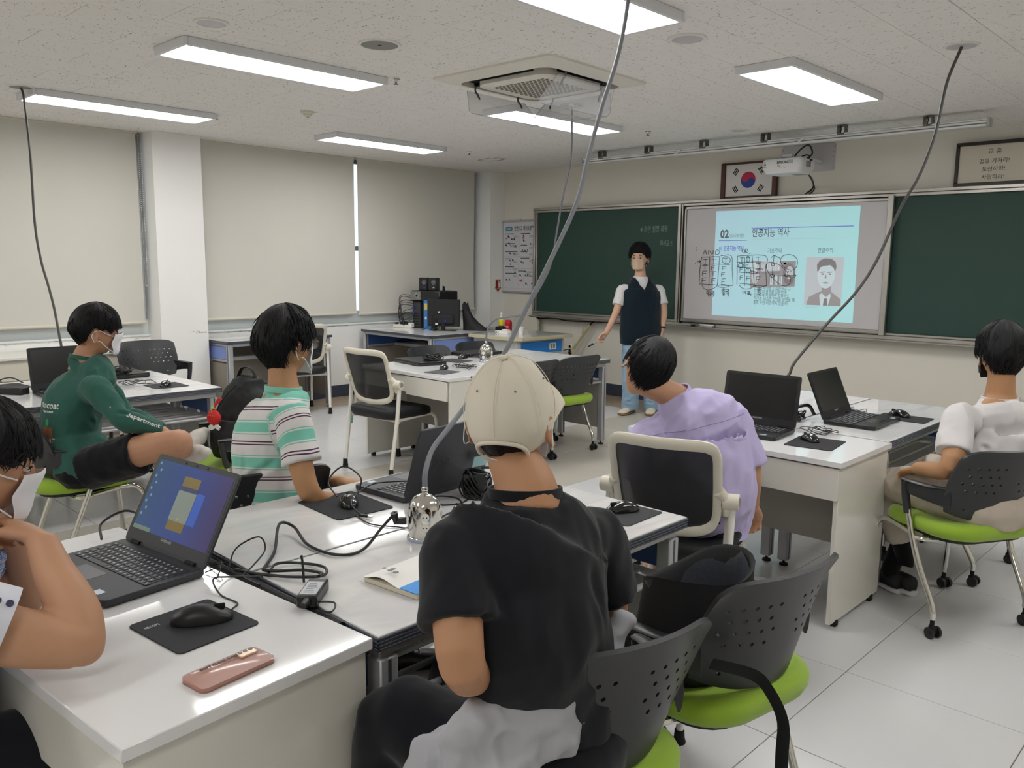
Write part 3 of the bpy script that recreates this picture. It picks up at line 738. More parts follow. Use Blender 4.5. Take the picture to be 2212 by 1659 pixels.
[(-3.6393,1.5169),(-3.6453,1.5161),(-3.6511,1.5171),(-3.6546,1.5195),(-3.6545,1.5224),(-3.6507,1.5247),(-3.6447,1.5255),(-3.6388,1.5245),(-3.6353,1.522),(-3.6355,1.5191),(-3.6393,1.5169)],
[(-3.6422,1.5193),(-3.6459,1.519),(-3.6491,1.5198),(-3.6499,1.5211),(-3.6478,1.5222),(-3.644,1.5225),(-3.6408,1.5218),(-3.64,1.5204),(-3.6422,1.5193)],
[(-3.6378,1.5149),(-3.6453,1.5137),(-3.6526,1.5152),(-3.657,1.5189),(-3.6569,1.5233),(-3.6521,1.5267),(-3.6447,1.5278),(-3.6373,1.5263),(-3.6329,1.5227),(-3.6331,1.5183),(-3.6378,1.5149)]]
m = MB()
for st_ in INK:
    P_ = [Vector(p) for p in st_]
    P_ = [Vector((v.x, v.y)) for v in catmull([(p.x, p.y, 0) for p in P_], 3)] if len(P_) > 3 else P_
    for a, b in zip(P_[:-1], P_[1:]):
        d = b-a
        if d.length < 1e-5: continue
        n_ = Vector((-d.y, d.x)).normalized()*.0024; e = d.normalized()*.0012
        q = [a-e+n_, b+e+n_, b+e-n_, a-e-n_]
        m.prism([(v.x, v.y) for v in q], -(PO+.0035), -(PO+.0030), lambda u, v, h: (u, h, v))
o = m.build('marker_writing', M_marker, wbd, smooth=False); o['kind'] = 'stuff'; o['label'] = 'black marker notes: AND and OR truth tables and a small graph'
for x, w_, lb, nm, cl in ((-4.45, .16, 'white board eraser lying on the tray below the slide', 'board_eraser', M_white), (-4.66, .11, 'grey marker lying at the left end of the whiteboard tray', 'marker_pen', M_silver)):
    t = thing(nm, lb, 'eraser' if nm == 'board_eraser' else 'marker', (x, FW-.112, .868))
    if nm == 'board_eraser':
        MB().box(-w_/2, w_/2, -.025, .025, .012, .03, .008).build('handle', cl, t); MB().box(-w_/2+.004, w_/2-.004, -.023, .023, 0, .012, .002).build('felt', M_silver, t)
    else:
        MB().tube([(-w_/2, 0, .01), (w_/2, 0, .01)], .01, 12).build('barrel', cl, t); MB().tube([(w_/2-.03, 0, .01), (w_/2+.008, 0, .01)], .0108, 12).build('cap', M_dark, t)
tag(MB().tube([(-7.0, FW-.03, .86), (-6.85, FW-.03, .83), (-6.6, FW-.03, .845), (-6.4, FW-.03, .825), (-6.1, FW-.03, .83), (-5.6, FW-.03, .84)], .006, 6, k=6).build('cable', M_cable), 'black cable sagging under the chalkboard frame', 'cable')

# national flag in a brown frame, leaning on the chalkboard frame
flag = thing('framed_flag', 'framed white flag with a red and blue disc and four black trigrams', 'framed flag', (-4.105, FW-.03, 2.157))
m = MB(); w2, h2 = .30, .345
m.box(-w2, w2, -.012, .015, 0, .02, .003); m.box(-w2, w2, -.012, .015, h2-.02, h2, .003)
m.box(-w2, -w2+.05, -.02, .015, .0, h2, .006); m.box(w2-.05, w2, -.02, .015, .0, h2, .006)
m.build('frame', M_brown, flag)
MB().box(-w2+.045, w2-.045, -.004, 0, .018, h2-.018).build('flag_sheet', mat('flag_white', '#d9d4d2', .6), flag, smooth=False)
M_fr = mat('flag_red', '#b5224a', .6); M_fb = mat('flag_blue', '#1d3f91', .6)
cx, cz, rr = -.005, .172, .078
def fl_(pts, m_, nm, o=.0045): MB().prism([(cx+x, cz+z) for x, z in pts], -o, -o-.0006, lambda u, v, h: (u, h, v)).build(nm, m_, flag, smooth=False)
a0 = 33.7
def P_(r, a): return (r*math.cos(R(a)), r*math.sin(R(a)))
ax = P_(rr/2, 180-a0)
up = [P_(rr, 180-a0-i*10) for i in range(19)]
red = [P_(rr, 180-a0-180*i/24) for i in range(25)]
c1 = P_(rr/2, -a0); c2 = P_(rr/2, 180-a0)
red += [(c1[0]+rr/2*math.cos(R(-a0-0+180*i/12)), c1[1]+rr/2*math.sin(R(-a0+180*i/12))) for i in range(1, 13)]
red += [(c2[0]+rr/2*math.cos(R(-a0-180*i/12)), c2[1]+rr/2*math.sin(R(-a0-180*i/12))) for i in range(1, 12)]
fl_([P_(rr, 15*i) for i in range(24)], M_fb, 'blue_half', .0042); fl_(red, M_fr, 'red_half', .0050)
def tri(x, z, ang, code):
    m = MB()
    for i, c in enumerate(code):
        d = (i-1)*.016
        for (u0, u1) in (((-.032, .032),) if c == '1' else ((-.032, -.003), (.003, .032))):
            pts = []
            for u, v in ((u0, d-.0052), (u1, d-.0052), (u1, d+.0052), (u0, d+.0052)):
                pts.append((cx+x+u*math.cos(R(ang))-v*math.sin(R(ang)), cz+z+u*math.sin(R(ang))+v*math.cos(R(ang))))
            m.prism(pts, -.0045, -.0052, lambda u, v, h: (u, h, v))
    m.build('trigram', M_black, flag, smooth=False)
tri(-.135, .085, 56, '111'); tri(.135, -.085, 56, '000'); tri(.135, .085, -56, '010'); tri(-.135, -.085, -56, '101')

# school motto frame
mot = thing('framed_motto', 'black framed white panel of brush lettering standing on the chalkboard frame', 'framed sign', (-1.96, FW-.03, 2.157))
m = MB(); w2, h2 = .285, .35
for a, b, c, d in ((-w2, w2, 0, .028), (-w2, w2, h2-.028, h2), (-w2, -w2+.028, .028, h2-.028), (w2-.028, w2, .028, h2-.028)): m.box(a, b, -.018, .018, c, d, .004)
m.build('frame', mat('black_frame', '#231f1e', .4), mot)
MB().box(-w2+.026, w2-.026, -.006, 0, .026, h2-.026).build('panel', mat('motto_panel', '#cfc8b8', .6), mot, smooth=False)
for s_, z, sz in (('교 훈', .262, .05), ('꿈을 가져라!', .19, .043), ('도전하라!', .127, .043), ('사랑하라!', .064, .043)):
    text('lettering', s_, sz, M_ink, mot, Matrix.Translation((0, -.0065, z-.012)) @ Matrix.Rotation(R(90), 4, 'X'), .0004, 'CENTER')

# steel plate and projector on its wall arm
pl = thing('wall_mount_plate', 'pale steel mounting plate on the wall behind the projector', 'plate', (-3.53, FW, 2.49))
MB().prism(rrect(.52, .25, .025, 5), 0, .008, lambda u, v, h: (u, -h, v)).build('plate', mat('plate_grey', '#b9b6b8', .4), pl)
m = MB()
for s in (-1, 1):
    for z in (-.09, -.045, 0, .045, .09): m.box(s*.245-.003, s*.245+.003, -.0095, -.007, z-.006, z+.006)
m.build('slots', mat('slot_grey', '#8b888a', .5), pl, smooth=False)
pj = thing('projector', 'white short throw projector hanging on an arm above the whiteboard', 'projector', (-3.42, 7.0, 2.31), 0)
M_pj = mat('projector_white', '#dedede', .4)
m = MB(); po = rrect(.37, .30, .05, 6)
m.rings([[(x*.86, y*.86, -.02) for x, y in po], [(x, y, .025) for x, y in po], [(x, y, .085) for x, y in po], [(x*.95, y*.95, .10) for x, y in po]]); m.build('body', M_pj, pj)
MB().box(-.10, .12, -.02, .13, .10, .125, .012).build('top_housing', M_pj, pj)
MB().box(-.05, .04, -.03, .60, .125, .15, .004).build('wall_arm', M_pj, pj)
MB().box(-.06, .10, -.03, .06, .10, .122, .004).build('bracket', M_silver, pj)
text('maker_name', 'EPSON', .032, M_ink, pj, Matrix.Translation((-.035, -.1508, .058)) @ Matrix.Rotation(R(90), 4, 'X'), .0005, bold=.0008)
m = MB()
for x, z, w_, h_ in ((.06, .055, .05, .03), (-.03, .035, .025, .012)): m.box(x, x+w_, -.152, -.149, z, z+h_)
m.build('grille_panel', mat('projector_grille', '#a9a9ab', .6), pj, smooth=False)
m = MB()
for i in range(6): m.ell((-.01+i*.012, -.151, .022+(i % 2)*.008), (.004, .002, .004), 8, 5)
m.build('buttons', M_silver, pj)
m = MB(); m.box(-.155, -.135, -.152, -.149, .05, .054); m.box(-.155, -.135, -.152, -.149, .035, .038); m.prism([(-.152, .062), (-.138, .062), (-.145, .070)], -.152, -.149, lambda u, v, h: (u, h, v)); m.build('mark', M_ink, pj, smooth=False)
m = MB()
for i in range(8): m.box(.183, .187, -.06+i*.012, -.054+i*.012, .03, .08)
m.build('side_vent', mat('vent_grey', '#8c8c8e', .6), pj, smooth=False)
MB().box(.02, .12, .03, .13, -.022, -.016, .004).build('lens_window', M_blackg, pj)
tag(MB().tube([(-3.40, 7.02, 2.42), (-3.33, 7.03, 2.50), (-3.27, 7.05, 2.53), (-3.24, 7.06, 2.46), (-3.28, 7.04, 2.41), (-3.22, 7.02, 2.40), (-3.30, 7.0, 2.38)], .007, 8, k=6).tube([(-3.36, 7.03, 2.42), (-3.30, 7.06, 2.45), (-3.25, 7.03, 2.43), (-3.25, 7.0, 2.37)], .006, 8, k=6).build('cable_loop', M_cable), 'loop of black cables above the projector body', 'cable')
tag(MB().tube([(-3.30, 7.12, 2.30), (-3.36, 7.35, 2.27), (-3.45, FW-.03, 2.22), (-3.52, FW-.03, 2.165)], .007, 8, k=6).tube([(-3.30, 7.12, 2.30), (-3.37, 7.37, 2.26), (-3.44, FW-.02, 2.21), (-3.49, FW-.02, 2.16)], .005, 8, k=6).build('cable', M_cable), 'black cables running down the wall beside the flag frame', 'cable')

# curtain/screen rail under the ceiling with clamps
rail = thing('ceiling_rail', 'long aluminium rail hung under the ceiling along the front', 'rail', (-3.66, 6.75, 2.53))
m = MB(); m.box(-1.85, 1.85, -.03, .03, -.028, -.012, .004); m.box(-1.85, 1.85, -.022, .022, -.006, .012, .003); m.tube([(-1.85, -.02, .02), (1.85, -.02, .02)], .007, 8); m.build('track', mat('rail_white', '#e2e3e3', .35, metal=.3), rail)
MB().box(-1.80, 1.80, .0, .03, .012, .03).build('groove', mat('rail_groove', '#6d7478', .5), rail, smooth=False)
M_cl = mat('clamp_steel', '#77746e', .35, metal=.8)
for i, x in enumerate((-1.62, -1.06, -.46, .14, .80, 1.45)):
    c = MB(); c.box(x-.032, x+.032, -.03, .03, .075, .088, .002); c.box(x-.034, x-.024, -.03, .03, .02, .08, .002); c.box(x+.024, x+.034, -.03, .03, .02, .08, .002); c.box(x-.028, x+.028, -.032, .03, .012, .024, .002)
    c.ell((x+.036, -.01, .05), (.008, .012, .008), 8, 6)
    c.build('clamp', M_cl, rail)
    if i in (1, 3, 4, 5): MB().tube([(x, -.034, .02), (x+.006, -.035, .05), (x, -.034, .08)], .004, 6).build('cable_tie', M_black, rail)
for x in (-.74, .45): MB().tube([(x, -.03, -.02), (x+.02, -.034, 0), (x+.05, -.03, .02)], .012, 8, k=3).build('joiner', mat('clear_tape', '#d7d8d8', .3), rail)
m = MB(); m.box(-1.87, -1.85, -.035, .035, -.03, .03, .003); m.box(1.85, 1.87, -.035, .035, -.03, .03, .003); m.build('end_cap', M_silver, rail)

# safety poster and fire extinguisher sign
po = thing('safety_poster', 'hanging white safety poster of small black and blue drawings beside the chalkboard', 'poster', (-7.18, FW-.02, 1.13))
MB().box(-.30, .30, -.002, 0, .02, .875).build('sheet', mat('poster_sheet', '#cfcfd4', .6), po, smooth=False)
for z, w_ in ((.885, .315), (.012, .335)):
    MB().tube([(-w_, -.004, z), (w_, -.004, z)], .012, 10).build('rod', M_silver, po)
MB().prism([(-.015, .895), (.015, .895), (0, .915)], -.004, 0, lambda u, v, h: (u, h, v)).build('hook', M_silver, po, smooth=False)
random.seed(11)
S_b = mat('poster_blue', '#4c8aa8', .6); S_k = mat('poster_black', '#2b2d33', .6); S_g = mat('poster_grey', '#8b8d94', .6); S_r = mat('poster_red', '#b35a4a', .6)
def prect(x0, x1, z0, z1, m_, nm='print', o=0.): MB().box(x0, x1, -.0028-o, -.0018, z0, z1).build(nm, m_, po, smooth=False)
text('title', '안전사고 대처요령', .062, S_k, po, Matrix.Translation((-.11, -.003, .775)) @ Matrix.Rotation(R(90), 4, 'X'), .0003, bold=.001, sx=.62)
m = MB(); m.prism(rrect(.12, .05, .02, 4, -.2, .795), -.003, -.0022, lambda u, v, h: (u, h, v)); m.build('print', S_b, po, smooth=False)
prect(-.24, -.16, .788, .80, M_paper, o=.0005)
m = MB(); m.box(.19, .28, -.003, -.002, .80, .825); m.build('print', S_b, po, smooth=False)
m = MB()
for z in (.76, .45, .30, .285): m.box(-.275, .285, -.0026, -.002, z, z+.002)
m.box(-.01, -.008, -.0026, -.002, .45, .76); m.box(-.03, -.028, -.0026, -.002, .08, .44); m.box(.06, .062, -.0026, -.002, .06, .30); m.box(-.275, -.03, -.0026, -.002, .355, .357); m.box(-.275, .285, -.0026, -.002, .055, .057)
m.build('print', S_g, po, smooth=False)
mk, mb_, mg, mr_ = MB(), MB(), MB(), MB()
for (x0, z0) in [(-.27, .74), (.0, .74), (-.27, .62), (.0, .60), (-.27, .52), (.0, .52), (-.27, .43), (.0, .44), (-.27, .33), (.07, .27), (-.04, .28), (-.27, .25), (.07, .22)]:
    mk.box(x0+.005, x0+.10+random.random()*.12, -.0028, -.002, z0-.013, z0-.004)
    for k in range(3): mg.box(x0+.15, x0+.20+random.random()*.04, -.0027, -.002, z0-.035-k*.009, z0-.031-k*.009)
for (x, z, r_) in [(-.21, .70, .016), (-.25, .675, .008), (-.15, .665, .012), (-.11, .665, .012), (-.25, .59, .013), (-.20, .615, .014), (-.17, .585, .010), (-.13, .585, .010), (-.09, .58, .014), (-.18, .49, .012), (-.11, .485, .009), (.05, .705, .012), (.055, .65, .014), (.08, .52, .013), (.04, .53, .008), (.12, .53, .008), (.06, .505, .007), (.10, .50, .007), (-.13, .405, .014), (-.18, .40, .011), (.21, .41, .012), (.25, .405, .012), (-.09, .255, .013), (-.24, .16, .012), (-.19, .165, .011), (0, .22, .014), (.03, .165, .008), (.13, .225, .012), (.17, .22, .010), (.10, .12, .014), (.20, .12, .011), (.21, .375, .012), (.25, .37, .012)]:
    mk.prism([(x+r_*math.cos(t*.785), z+r_*math.sin(t*.785)) for t in range(8)], -.003, -.002, lambda u, v, h: (u, h, v))
    mg.prism([(x+.02+r_*.5*math.cos(t*1.05), z-.012+r_*.5*math.sin(t*1.05)) for t in range(6)], -.0032, -.002, lambda u, v, h: (u, h, v))
for (x, z, r_) in [(.17, .605, .014), (.22, .60, .016), (.27, .60, .012), (-.17, .355, .012), (.02, .385, .016), (.05, .375, .012), (.09, .225, .010), (-.19, .145, .009)]:
    mb_.prism([(x+r_*math.cos(t*.785), z+r_*math.sin(t*.785)) for t in range(8)], -.0034, -.002, lambda u, v, h: (u, h, v))
for (x, z) in ((.045, .68), (0, .155), (.02, .15)): mr_.prism([(x+.012*math.cos(t*.785), z+.014*math.sin(t*.785)) for t in range(8)], -.0035, -.002, lambda u, v, h: (u, h, v))
for q, c in ((mk, S_k), (mb_, S_b), (mg, S_g), (mr_, S_r)): o = q.build('print', c, po, smooth=False); o['kind'] = 'stuff'

ex = thing('extinguisher_sign', 'small red fire extinguisher sign pointing down on the corner pillar', 'sign', (-7.49, 7.50, 1.22))
pts = [(-.045, .07), (.045, .07), (.045, -.03), (.065, -.03), (0, -.09), (-.065, -.03), (-.045, -.03)]
MB().prism([(x*1.12, z*1.1) for x, z in pts], 0, .002, lambda u, v, h: (h, -u, v)).build('border', mat('sign_cream', '#cfd09a', .5), ex, smooth=False)
MB().prism([(x*.85, z*.88) for x, z in pts], .002, .004, lambda u, v, h: (h, -u, v)).build('plate', mat('sign_red', '#8e1322', .5), ex, smooth=False)
m = MB(); m.box(.004, .0048, .008, .028, -.03, .03); m.box(.004, .0048, .012, .02, .03, .045); m.build('pictogram', M_paper, ex, smooth=False)
text('sign_text', '소\n화\n기', .034, M_paper, ex, Matrix.Translation((.0045, -.008, .032)) @ Matrix.Rotation(R(90), 4, 'Z') @ Matrix.Rotation(R(90), 4, 'X') @ Matrix.Scale(-1, 4, (1, 0, 0)) @ Matrix.Scale(-1, 4, (1, 0, 0)), .0004)
MB().box(.004, .0046, -.02, .02, -.045, -.041).build('underline', M_paper, ex, smooth=False)

# wall sockets
def socket(M4, label, n_=1, plug=False):
    t = thing('wall_socket', label, 'socket'); t.matrix_world = M4
    MB().box(-.036, .036, -.060, .060, 0, .010, .004).build('plate', M_white, t)
    for z in (-.026, .026):
        MB().lathe([(.021, .010), (.021, .012), (.018, .012), (.017, .004)], 20, (0, z, 0)).build('outlet', M_offw, t)
        m = MB(); m.cyl((-.009, z, .0045), (-.009, z, .006), .0028, n=8); m.cyl((.009, z, .0045), (.009, z, .006), .0028, n=8); m.build('pin_hole', M_dark, t)
    return t
socket(Matrix(((0, 0, 1, XW), (1, 0, 0, 5.40), (0, 1, 0, .50), (0, 0, 0, 1))), 'white wall socket between the side table and the computer table')
tag(MB().tube([(XW+.02, 5.40, .535), (XW+.06, 5.41, .53), (XW+.13, 5.46, .48), (XW+.16, 5.54, .40), (XW+.10, 5.60, .32)], .006, 8, k=6).cyl((XW+.01, 5.40, .535), (XW+.045, 5.40, .533), .015).build('wall_cord', M_offw), 'grey plug and cord in the wall socket beside the computer table', 'cord')
socket(Matrix(((1, 0, 0, -6.50), (0, 0, -1, FW), (0, 1, 0, .50), (0, 0, 0, 1))), 'left of the two white wall sockets under the chalkboard')
socket(Matrix(((1, 0, 0, -6.36), (0, 0, -1, FW), (0, 1, 0, .49), (0, 0, 0, 1))), 'right of the two white wall sockets, nearer the cream pole')
# cream folded pole (floor box arm) leaning under the board
t = thing('cream_pole', 'cream bent metal pole leaning on the wall under the chalkboard', 'pole', (-6.22, FW-.12, 0))
M_cream = mat('cream_enamel', '#c9c19c', .5)
MB().tube([(0, 0, 0), (0, 0, .52)], .022, 4).build('upright', M_cream, t); MB().tube([(0, 0, .50), (.13, .03, .68), (.22, .04, .79)], .02, 4).build('arm', M_cream, t)
MB().tube([(0, 0, .50), (-.10, 0, .49), (-.25, 0, .43), (-.30, 0, .42)], .006, 6, k=3).ell((-.03, -.01, .46), (.03, .02, .022), 10, 8).tube([(-.03, -.02, .44), (-.03, -.02, .41), (-.015, -.02, .395), (0, -.02, .41)], .004, 6, k=3).build('cord', M_cable, t)
MB().tube([(.20, .04, .77), (.22, .05, .81), (.25, .07, .84)], .01, 6).build('strap', M_black, t); MB().tube([(.14, .0, .70), (.16, -.02, .74), (.17, -.02, .77)], .008, 6).build('hook', M_cream, t)
# rounded cream board leaning in the corner behind the teacher's desk
t = thing('rounded_board', 'cream board with a rounded top behind the teacher desk', 'board', (-6.98, FW-.10, 0))
pts = [(-.20, .55), (.20, .55), (.20, .78)]+[(.20*math.cos(R(a)), .78+.11*math.sin(R(a))) for a in range(10, 171, 16)]+[(-.20, .78)]
MB().prism(pts, 0, .03, lambda u, v, h: (u, -h, v)).build('seat_back', mat('cream_vinyl', '#d6d2c2', .55), t, ang=30)
m = MB(); [m.tube([(s*.17, 0, .0), (s*.17, 0, .58)], .014, 8) for s in (-1, 1)]; m.build('leg', M_silver, t)
# ============================================================ desks and tables
M_top = mat('gloss_white_laminate', '#e3e3e3', .07, spec=.5)
M_marb = mat('marbled_laminate', '#dadada', .07, spec=.5)
def _marble():
    n, l, b = nodes_of(M_marb); tc = n.new('ShaderNodeTexCoord'); mp = n.new('ShaderNodeMapping'); mp.inputs['Scale'].default_value = (3.2, .9, 1); l.new(tc.outputs['Object'], mp.inputs[0])
    a = n.new('ShaderNodeTexNoise'); a.inputs['Scale'].default_value = 2.2; a.inputs['Detail'].default_value = 6; a.inputs['Distortion'].default_value = 1.6; l.new(mp.outputs[0], a.inputs['Vector'])
    cr = n.new('ShaderNodeValToRGB'); cr.color_ramp.elements[0].position = .30; cr.color_ramp.elements[0].color = (*lin('#cfcfd1'), 1); cr.color_ramp.elements[1].position = .62; cr.color_ramp.elements[1].color = (*lin('#e0dfdd'), 1)
    l.new(a.outputs['Fac'], cr.inputs[0]); l.new(cr.outputs[0], b.inputs['Base Color'])
_marble()
M_side = mat('cream_laminate', '#dcd9cf', .22, coat=.3, var=(2, .02))
M_modest = mat('grey_modesty_panel', '#a39f98', .4, bump=(20, .05))
M_taupe = mat('taupe_panel', '#928b80', .5, var=(6, .05))
M_bluep = mat('blue_drawer_front', '#7f93d0', .45); M_blued = mat('dark_blue_panel', '#33538c', .5); M_bluev = mat('vivid_blue_drawer', '#1d7cd0', .4)
HT = .72

def white_desk(label, x, y, rz, L=1.05, Dp=.55, drawers='right', grp='white wooden desks with drawers'):
    """front (drawer side) faces -Y; origin at the centre of the footprint"""
    t = thing('white_desk', label, 'desk', (x, y, 0), rz, grp)
    MB().box(-L/2, L/2, -Dp/2, Dp/2, HT-.025, HT, .002).build('worktop', M_top, t)
    for s in (-1, 1):
        m = MB(); m.box(s*L/2-(.02 if s > 0 else 0)-(.012 if s > 0 else -.012), s*L/2+(.02 if s < 0 else 0)-(.012 if s > 0 else -.012), -Dp/2+.02, Dp/2-.01, .022, HT-.025, .0015)
        p = m.build('side_panel', M_side, t)
        for yy in (-Dp/2+.08, Dp/2-.09):
            xx = s*(L/2-.022)
            MB().box(xx-.016, xx+.016, yy-.014, yy+.014, 0, .028, .004).build('levelling_foot', M_rubber, p)
    zf0, zf1 = HT-.165, HT-.031
    if drawers == 'right':
        d = MB().box(L/2-.49, L/2-.034, -Dp/2+.004, -Dp/2+.022, zf0, zf1, .002).build('drawer', M_side, t)
        MB().box(L/2-.47, L/2-.06, -Dp/2+.022, .10, zf0+.02, zf1-.02).build('drawer_box', M_offw, d, smooth=False)
        MB().box(-L/2+.034, L/2-.494, -Dp/2+.012, -Dp/2+.03, zf0+.015, zf1, .002).build('apron', M_side, t)
    else:
        d = MB().box(-L/2+.012, L/2-.012, -Dp/2+.006, -Dp/2+.024, zf0, zf1, .002).build('drawer', M_side, t)
        MB().box(-L/2+.04, L/2-.04, -Dp/2+.024, .10, zf0+.02, zf1-.02).build('drawer_box', M_offw, d, smooth=False)
    MB().box(-L/2+.034, L/2-.034, Dp/2-.16, Dp/2-.145, .25, HT-.027).build('modesty_panel', M_modest, t, smooth=False)
    return t

def leg_post(t, x, y, h, w=.042, d=.05, m_=None):
    m = MB(); m.box(x-w/2, x+w/2, y-d/2, y+d/2, .03, h, .004)
    lg = m.build('leg', m_ or M_silver, t)
    MB().box(x-w/2-.0012, x+w/2+.0012, y-.004, y+.004, .035, h-.005).build('groove', M_alud, lg, smooth=False)
    MB().lathe([(.006, .03), (.006, .012), (.02, .010), (.022, 0)], 14, (x, y, 0)).build('foot', M_rubber, lg)
    return lg

def island_table(proto_label, x, y, rz, wx=.53, ly=1.2):
    t = thing('classroom_table', proto_label, 'table', (x, y, 0), rz, 'marbled tables with ribbed aluminium edges')
    MB().box(-wx/2+.004, wx/2-.004, -ly/2+.004, ly/2-.004, HT-.03, HT, .0015).build('tabletop', M_marb, t)
    m = MB()
    for i, z in enumerate((HT-.003, HT-.011, HT-.019, HT-.027)):
        e = .0 if i else .0
        for a, b, c, d in ((-wx/2, wx/2, -ly/2, -ly/2+.006), (-wx/2, wx/2, ly/2-.006, ly/2), (-wx/2, -wx/2+.006, -ly/2, ly/2), (wx/2-.006, wx/2, -ly/2, ly/2)):
            m.box(a, b, c, d, z-.0062, z-.0004, .0012)
    m.build('ribbed_edge', M_alud, t)
    for sx in (-1, 1):
        for sy in (-1, 1): leg_post(t, sx*(wx/2-.045), sy*(ly/2-.045), HT-.065, .05, .05)
    m = MB()
    for s in (-1, 1): m.box(-wx/2+.03, wx/2-.03, s*(ly/2-.045)-.02, s*(ly/2-.045)+.02, HT-.067, HT-.031, .003); m.box(s*(wx/2-.045)-.015, s*(wx/2-.045)+.015, -ly/2+.03, ly/2-.03, HT-.064, HT-.031, .003)
    m.build('frame', M_silver, t)
    m = MB()
    for s in (-1, 1): m.tube([(-wx/2+.05, s*(ly/2-.06), .53), (wx/2-.05, s*(ly/2-.06), .53)], .011, 8)
    for xx in (-.13, -.045, .045, .13): m.tube([(xx, -ly/2+.06, .53), (xx, ly/2-.06, .53)], .008, 8)
    m.tube([(-wx/2+.045, -ly/2+.06, .53), (-wx/2+.045, ly/2-.06, .53)], .010, 8); m.tube([(wx/2-.045, -ly/2+.06, .53), (wx/2-.045, ly/2-.06, .53)], .010, 8)
    m.build('shelf_rails', M_silver, t)
    for s in (-1, 1): MB().box(-wx/2+.075, wx/2-.075, s*(ly/2-.052)-.006, s*(ly/2-.052)+.006, .555, HT-.068).build('end_panel', M_blued, t, smooth=False)
    MB().box(-wx/2+.08, wx/2-.08, ly/2-.052-.005, ly/2-.052+.005, .14, .51).build('modesty_panel', M_modest, t, smooth=False)
    return t

# four islands: one white desk at the end plus two tables side by side
white_desk('white desk in the near corner with the open laptop, pink phone and mouse pad', -1.878, .672, 4.6, 1.12, .53, 'full')
tt = island_table('marbled table beside the boy in the cap, outer one of the near island', -1.598, 1.588, 0)
MB().ell((0, 0, 0), (.001, .001, .001), 4, 3)  # (no-op helper geometry is not linked)
dup(tt, (-2.13, 1.588, 0), 0, 'marbled table of the near island with the silver outlet dome cord and laptop facing away')
wd = white_desk('white desk before the boy in the lavender shirt, laptop on it', -1.815, 3.525, 0, 1.05, .55, 'full')
dup(tt, (-1.572, 4.415, 0), 0, 'marbled table behind the lavender boy\'s desk, edge toward the boy in white')
dup(tt, (-2.105, 4.415, 0), 0, 'marbled table of the right island on its far side, next to the front wall')
white_desk('white desk with a single drawer front, behind the empty white chair', -4.665, 3.995, -1.5, 1.03, .56, 'right')
dup(tt, (-4.415, 4.885, 0), 0, 'marbled table of the middle island with two green chairs pushed in')
dup(tt, (-4.947, 4.885, 0), 0, 'marbled table of the middle island with the small silver outlet dome')
dup(tt, (-5.085, 1.81, 0), 0, 'marbled table beside the boy in green with a mouse pad at its corner')
dup(tt, (-5.617, 1.81, 0), 0, 'marbled table of the left island nearest the windows')
white_desk('white desk at the far left edge with a black power brick', -5.36, .925, 0, 1.05, .55, 'full')

# two work tables along the window wall
def wall_table(label, x, y, rz, L=1.2, Dp=.48, H=.75, seed=0):
    t = thing('work_table', label, 'table', (x, y, 0), rz, None)
    MB().box(-L/2+.003, L/2-.003, -Dp/2+.003, Dp/2-.003, H-.022, H, .001).build('tabletop', M_top, t)
    m = MB()
    for a, b, c, d in ((-L/2, L/2, -Dp/2, -Dp/2+.004), (-L/2, L/2, Dp/2-.004, Dp/2), (-L/2, -L/2+.004, -Dp/2, Dp/2), (L/2-.004, L/2, -Dp/2, Dp/2)): m.box(a, b, c, d, H-.026, H-.001)
    m.build('edge_band', M_alud, t)
    for sx in (-1, 1):
        for sy in (-1, 1): leg_post(t, sx*(L/2-.035), sy*(Dp/2-.035), H-.03, .045, .05)
    m = MB()
    for s in (-1, 1): m.box(-L/2+.02, L/2-.02, s*(Dp/2-.035)-.015, s*(Dp/2-.035)+.015, H-.055, H-.027, .003)
    for s in (-1, 1):
        for z in (H-.055, H-.20): m.box(s*(L/2-.035)-.012, s*(L/2-.035)+.012, -Dp/2+.03, Dp/2-.03, z, z+.022, .003)
    m.build('frame', M_silver, t)
    for s in (-1, 1): MB().box(s*(L/2-.030)-.006, s*(L/2-.030)+.006, -Dp/2+.06, Dp/2-.06, H-.175, H-.058).build('end_panel', M_bluep, t, smooth=False)
    for s in (-1, 1): MB().box(s*(L/2-.050)-.003, s*(L/2-.050)+.003, -Dp/2+.06, Dp/2-.06, H-.175, H-.058).build('inner_panel', M_blued, t, smooth=False)
    MB().box(-L/2+.05, L/2-.05, -.02, Dp/2-.05, H-.20, H-.185, .002).build('shelf', M_white, t)
    MB().box(-L/2+.06, L/2-.06, -.04, -.02, H-.205, H-.170, .003).build('shelf_lip', M_silver, t)
    MB().box(-L/2+.06, L/2-.06, Dp/2-.05, Dp/2-.04, .12, H-.06).build('back_panel', M_taupe, t, smooth=False)
    for s in (-1, 1): MB().box(s*(L/2-.035)-.004, s*(L/2-.035)+.004, -Dp/2+.06, Dp/2-.06, .12, H-.215).build('side_panel', M_taupe, t, smooth=False)
    return t
wall_table('white topped work table under the blinds, right of the pillar, a white chair beneath', -7.445, 4.245, 93, 1.18, .45)
wall_table('white topped work table in the corner carrying the desktop computer', -7.09, 5.99, 1, 1.18, .94)
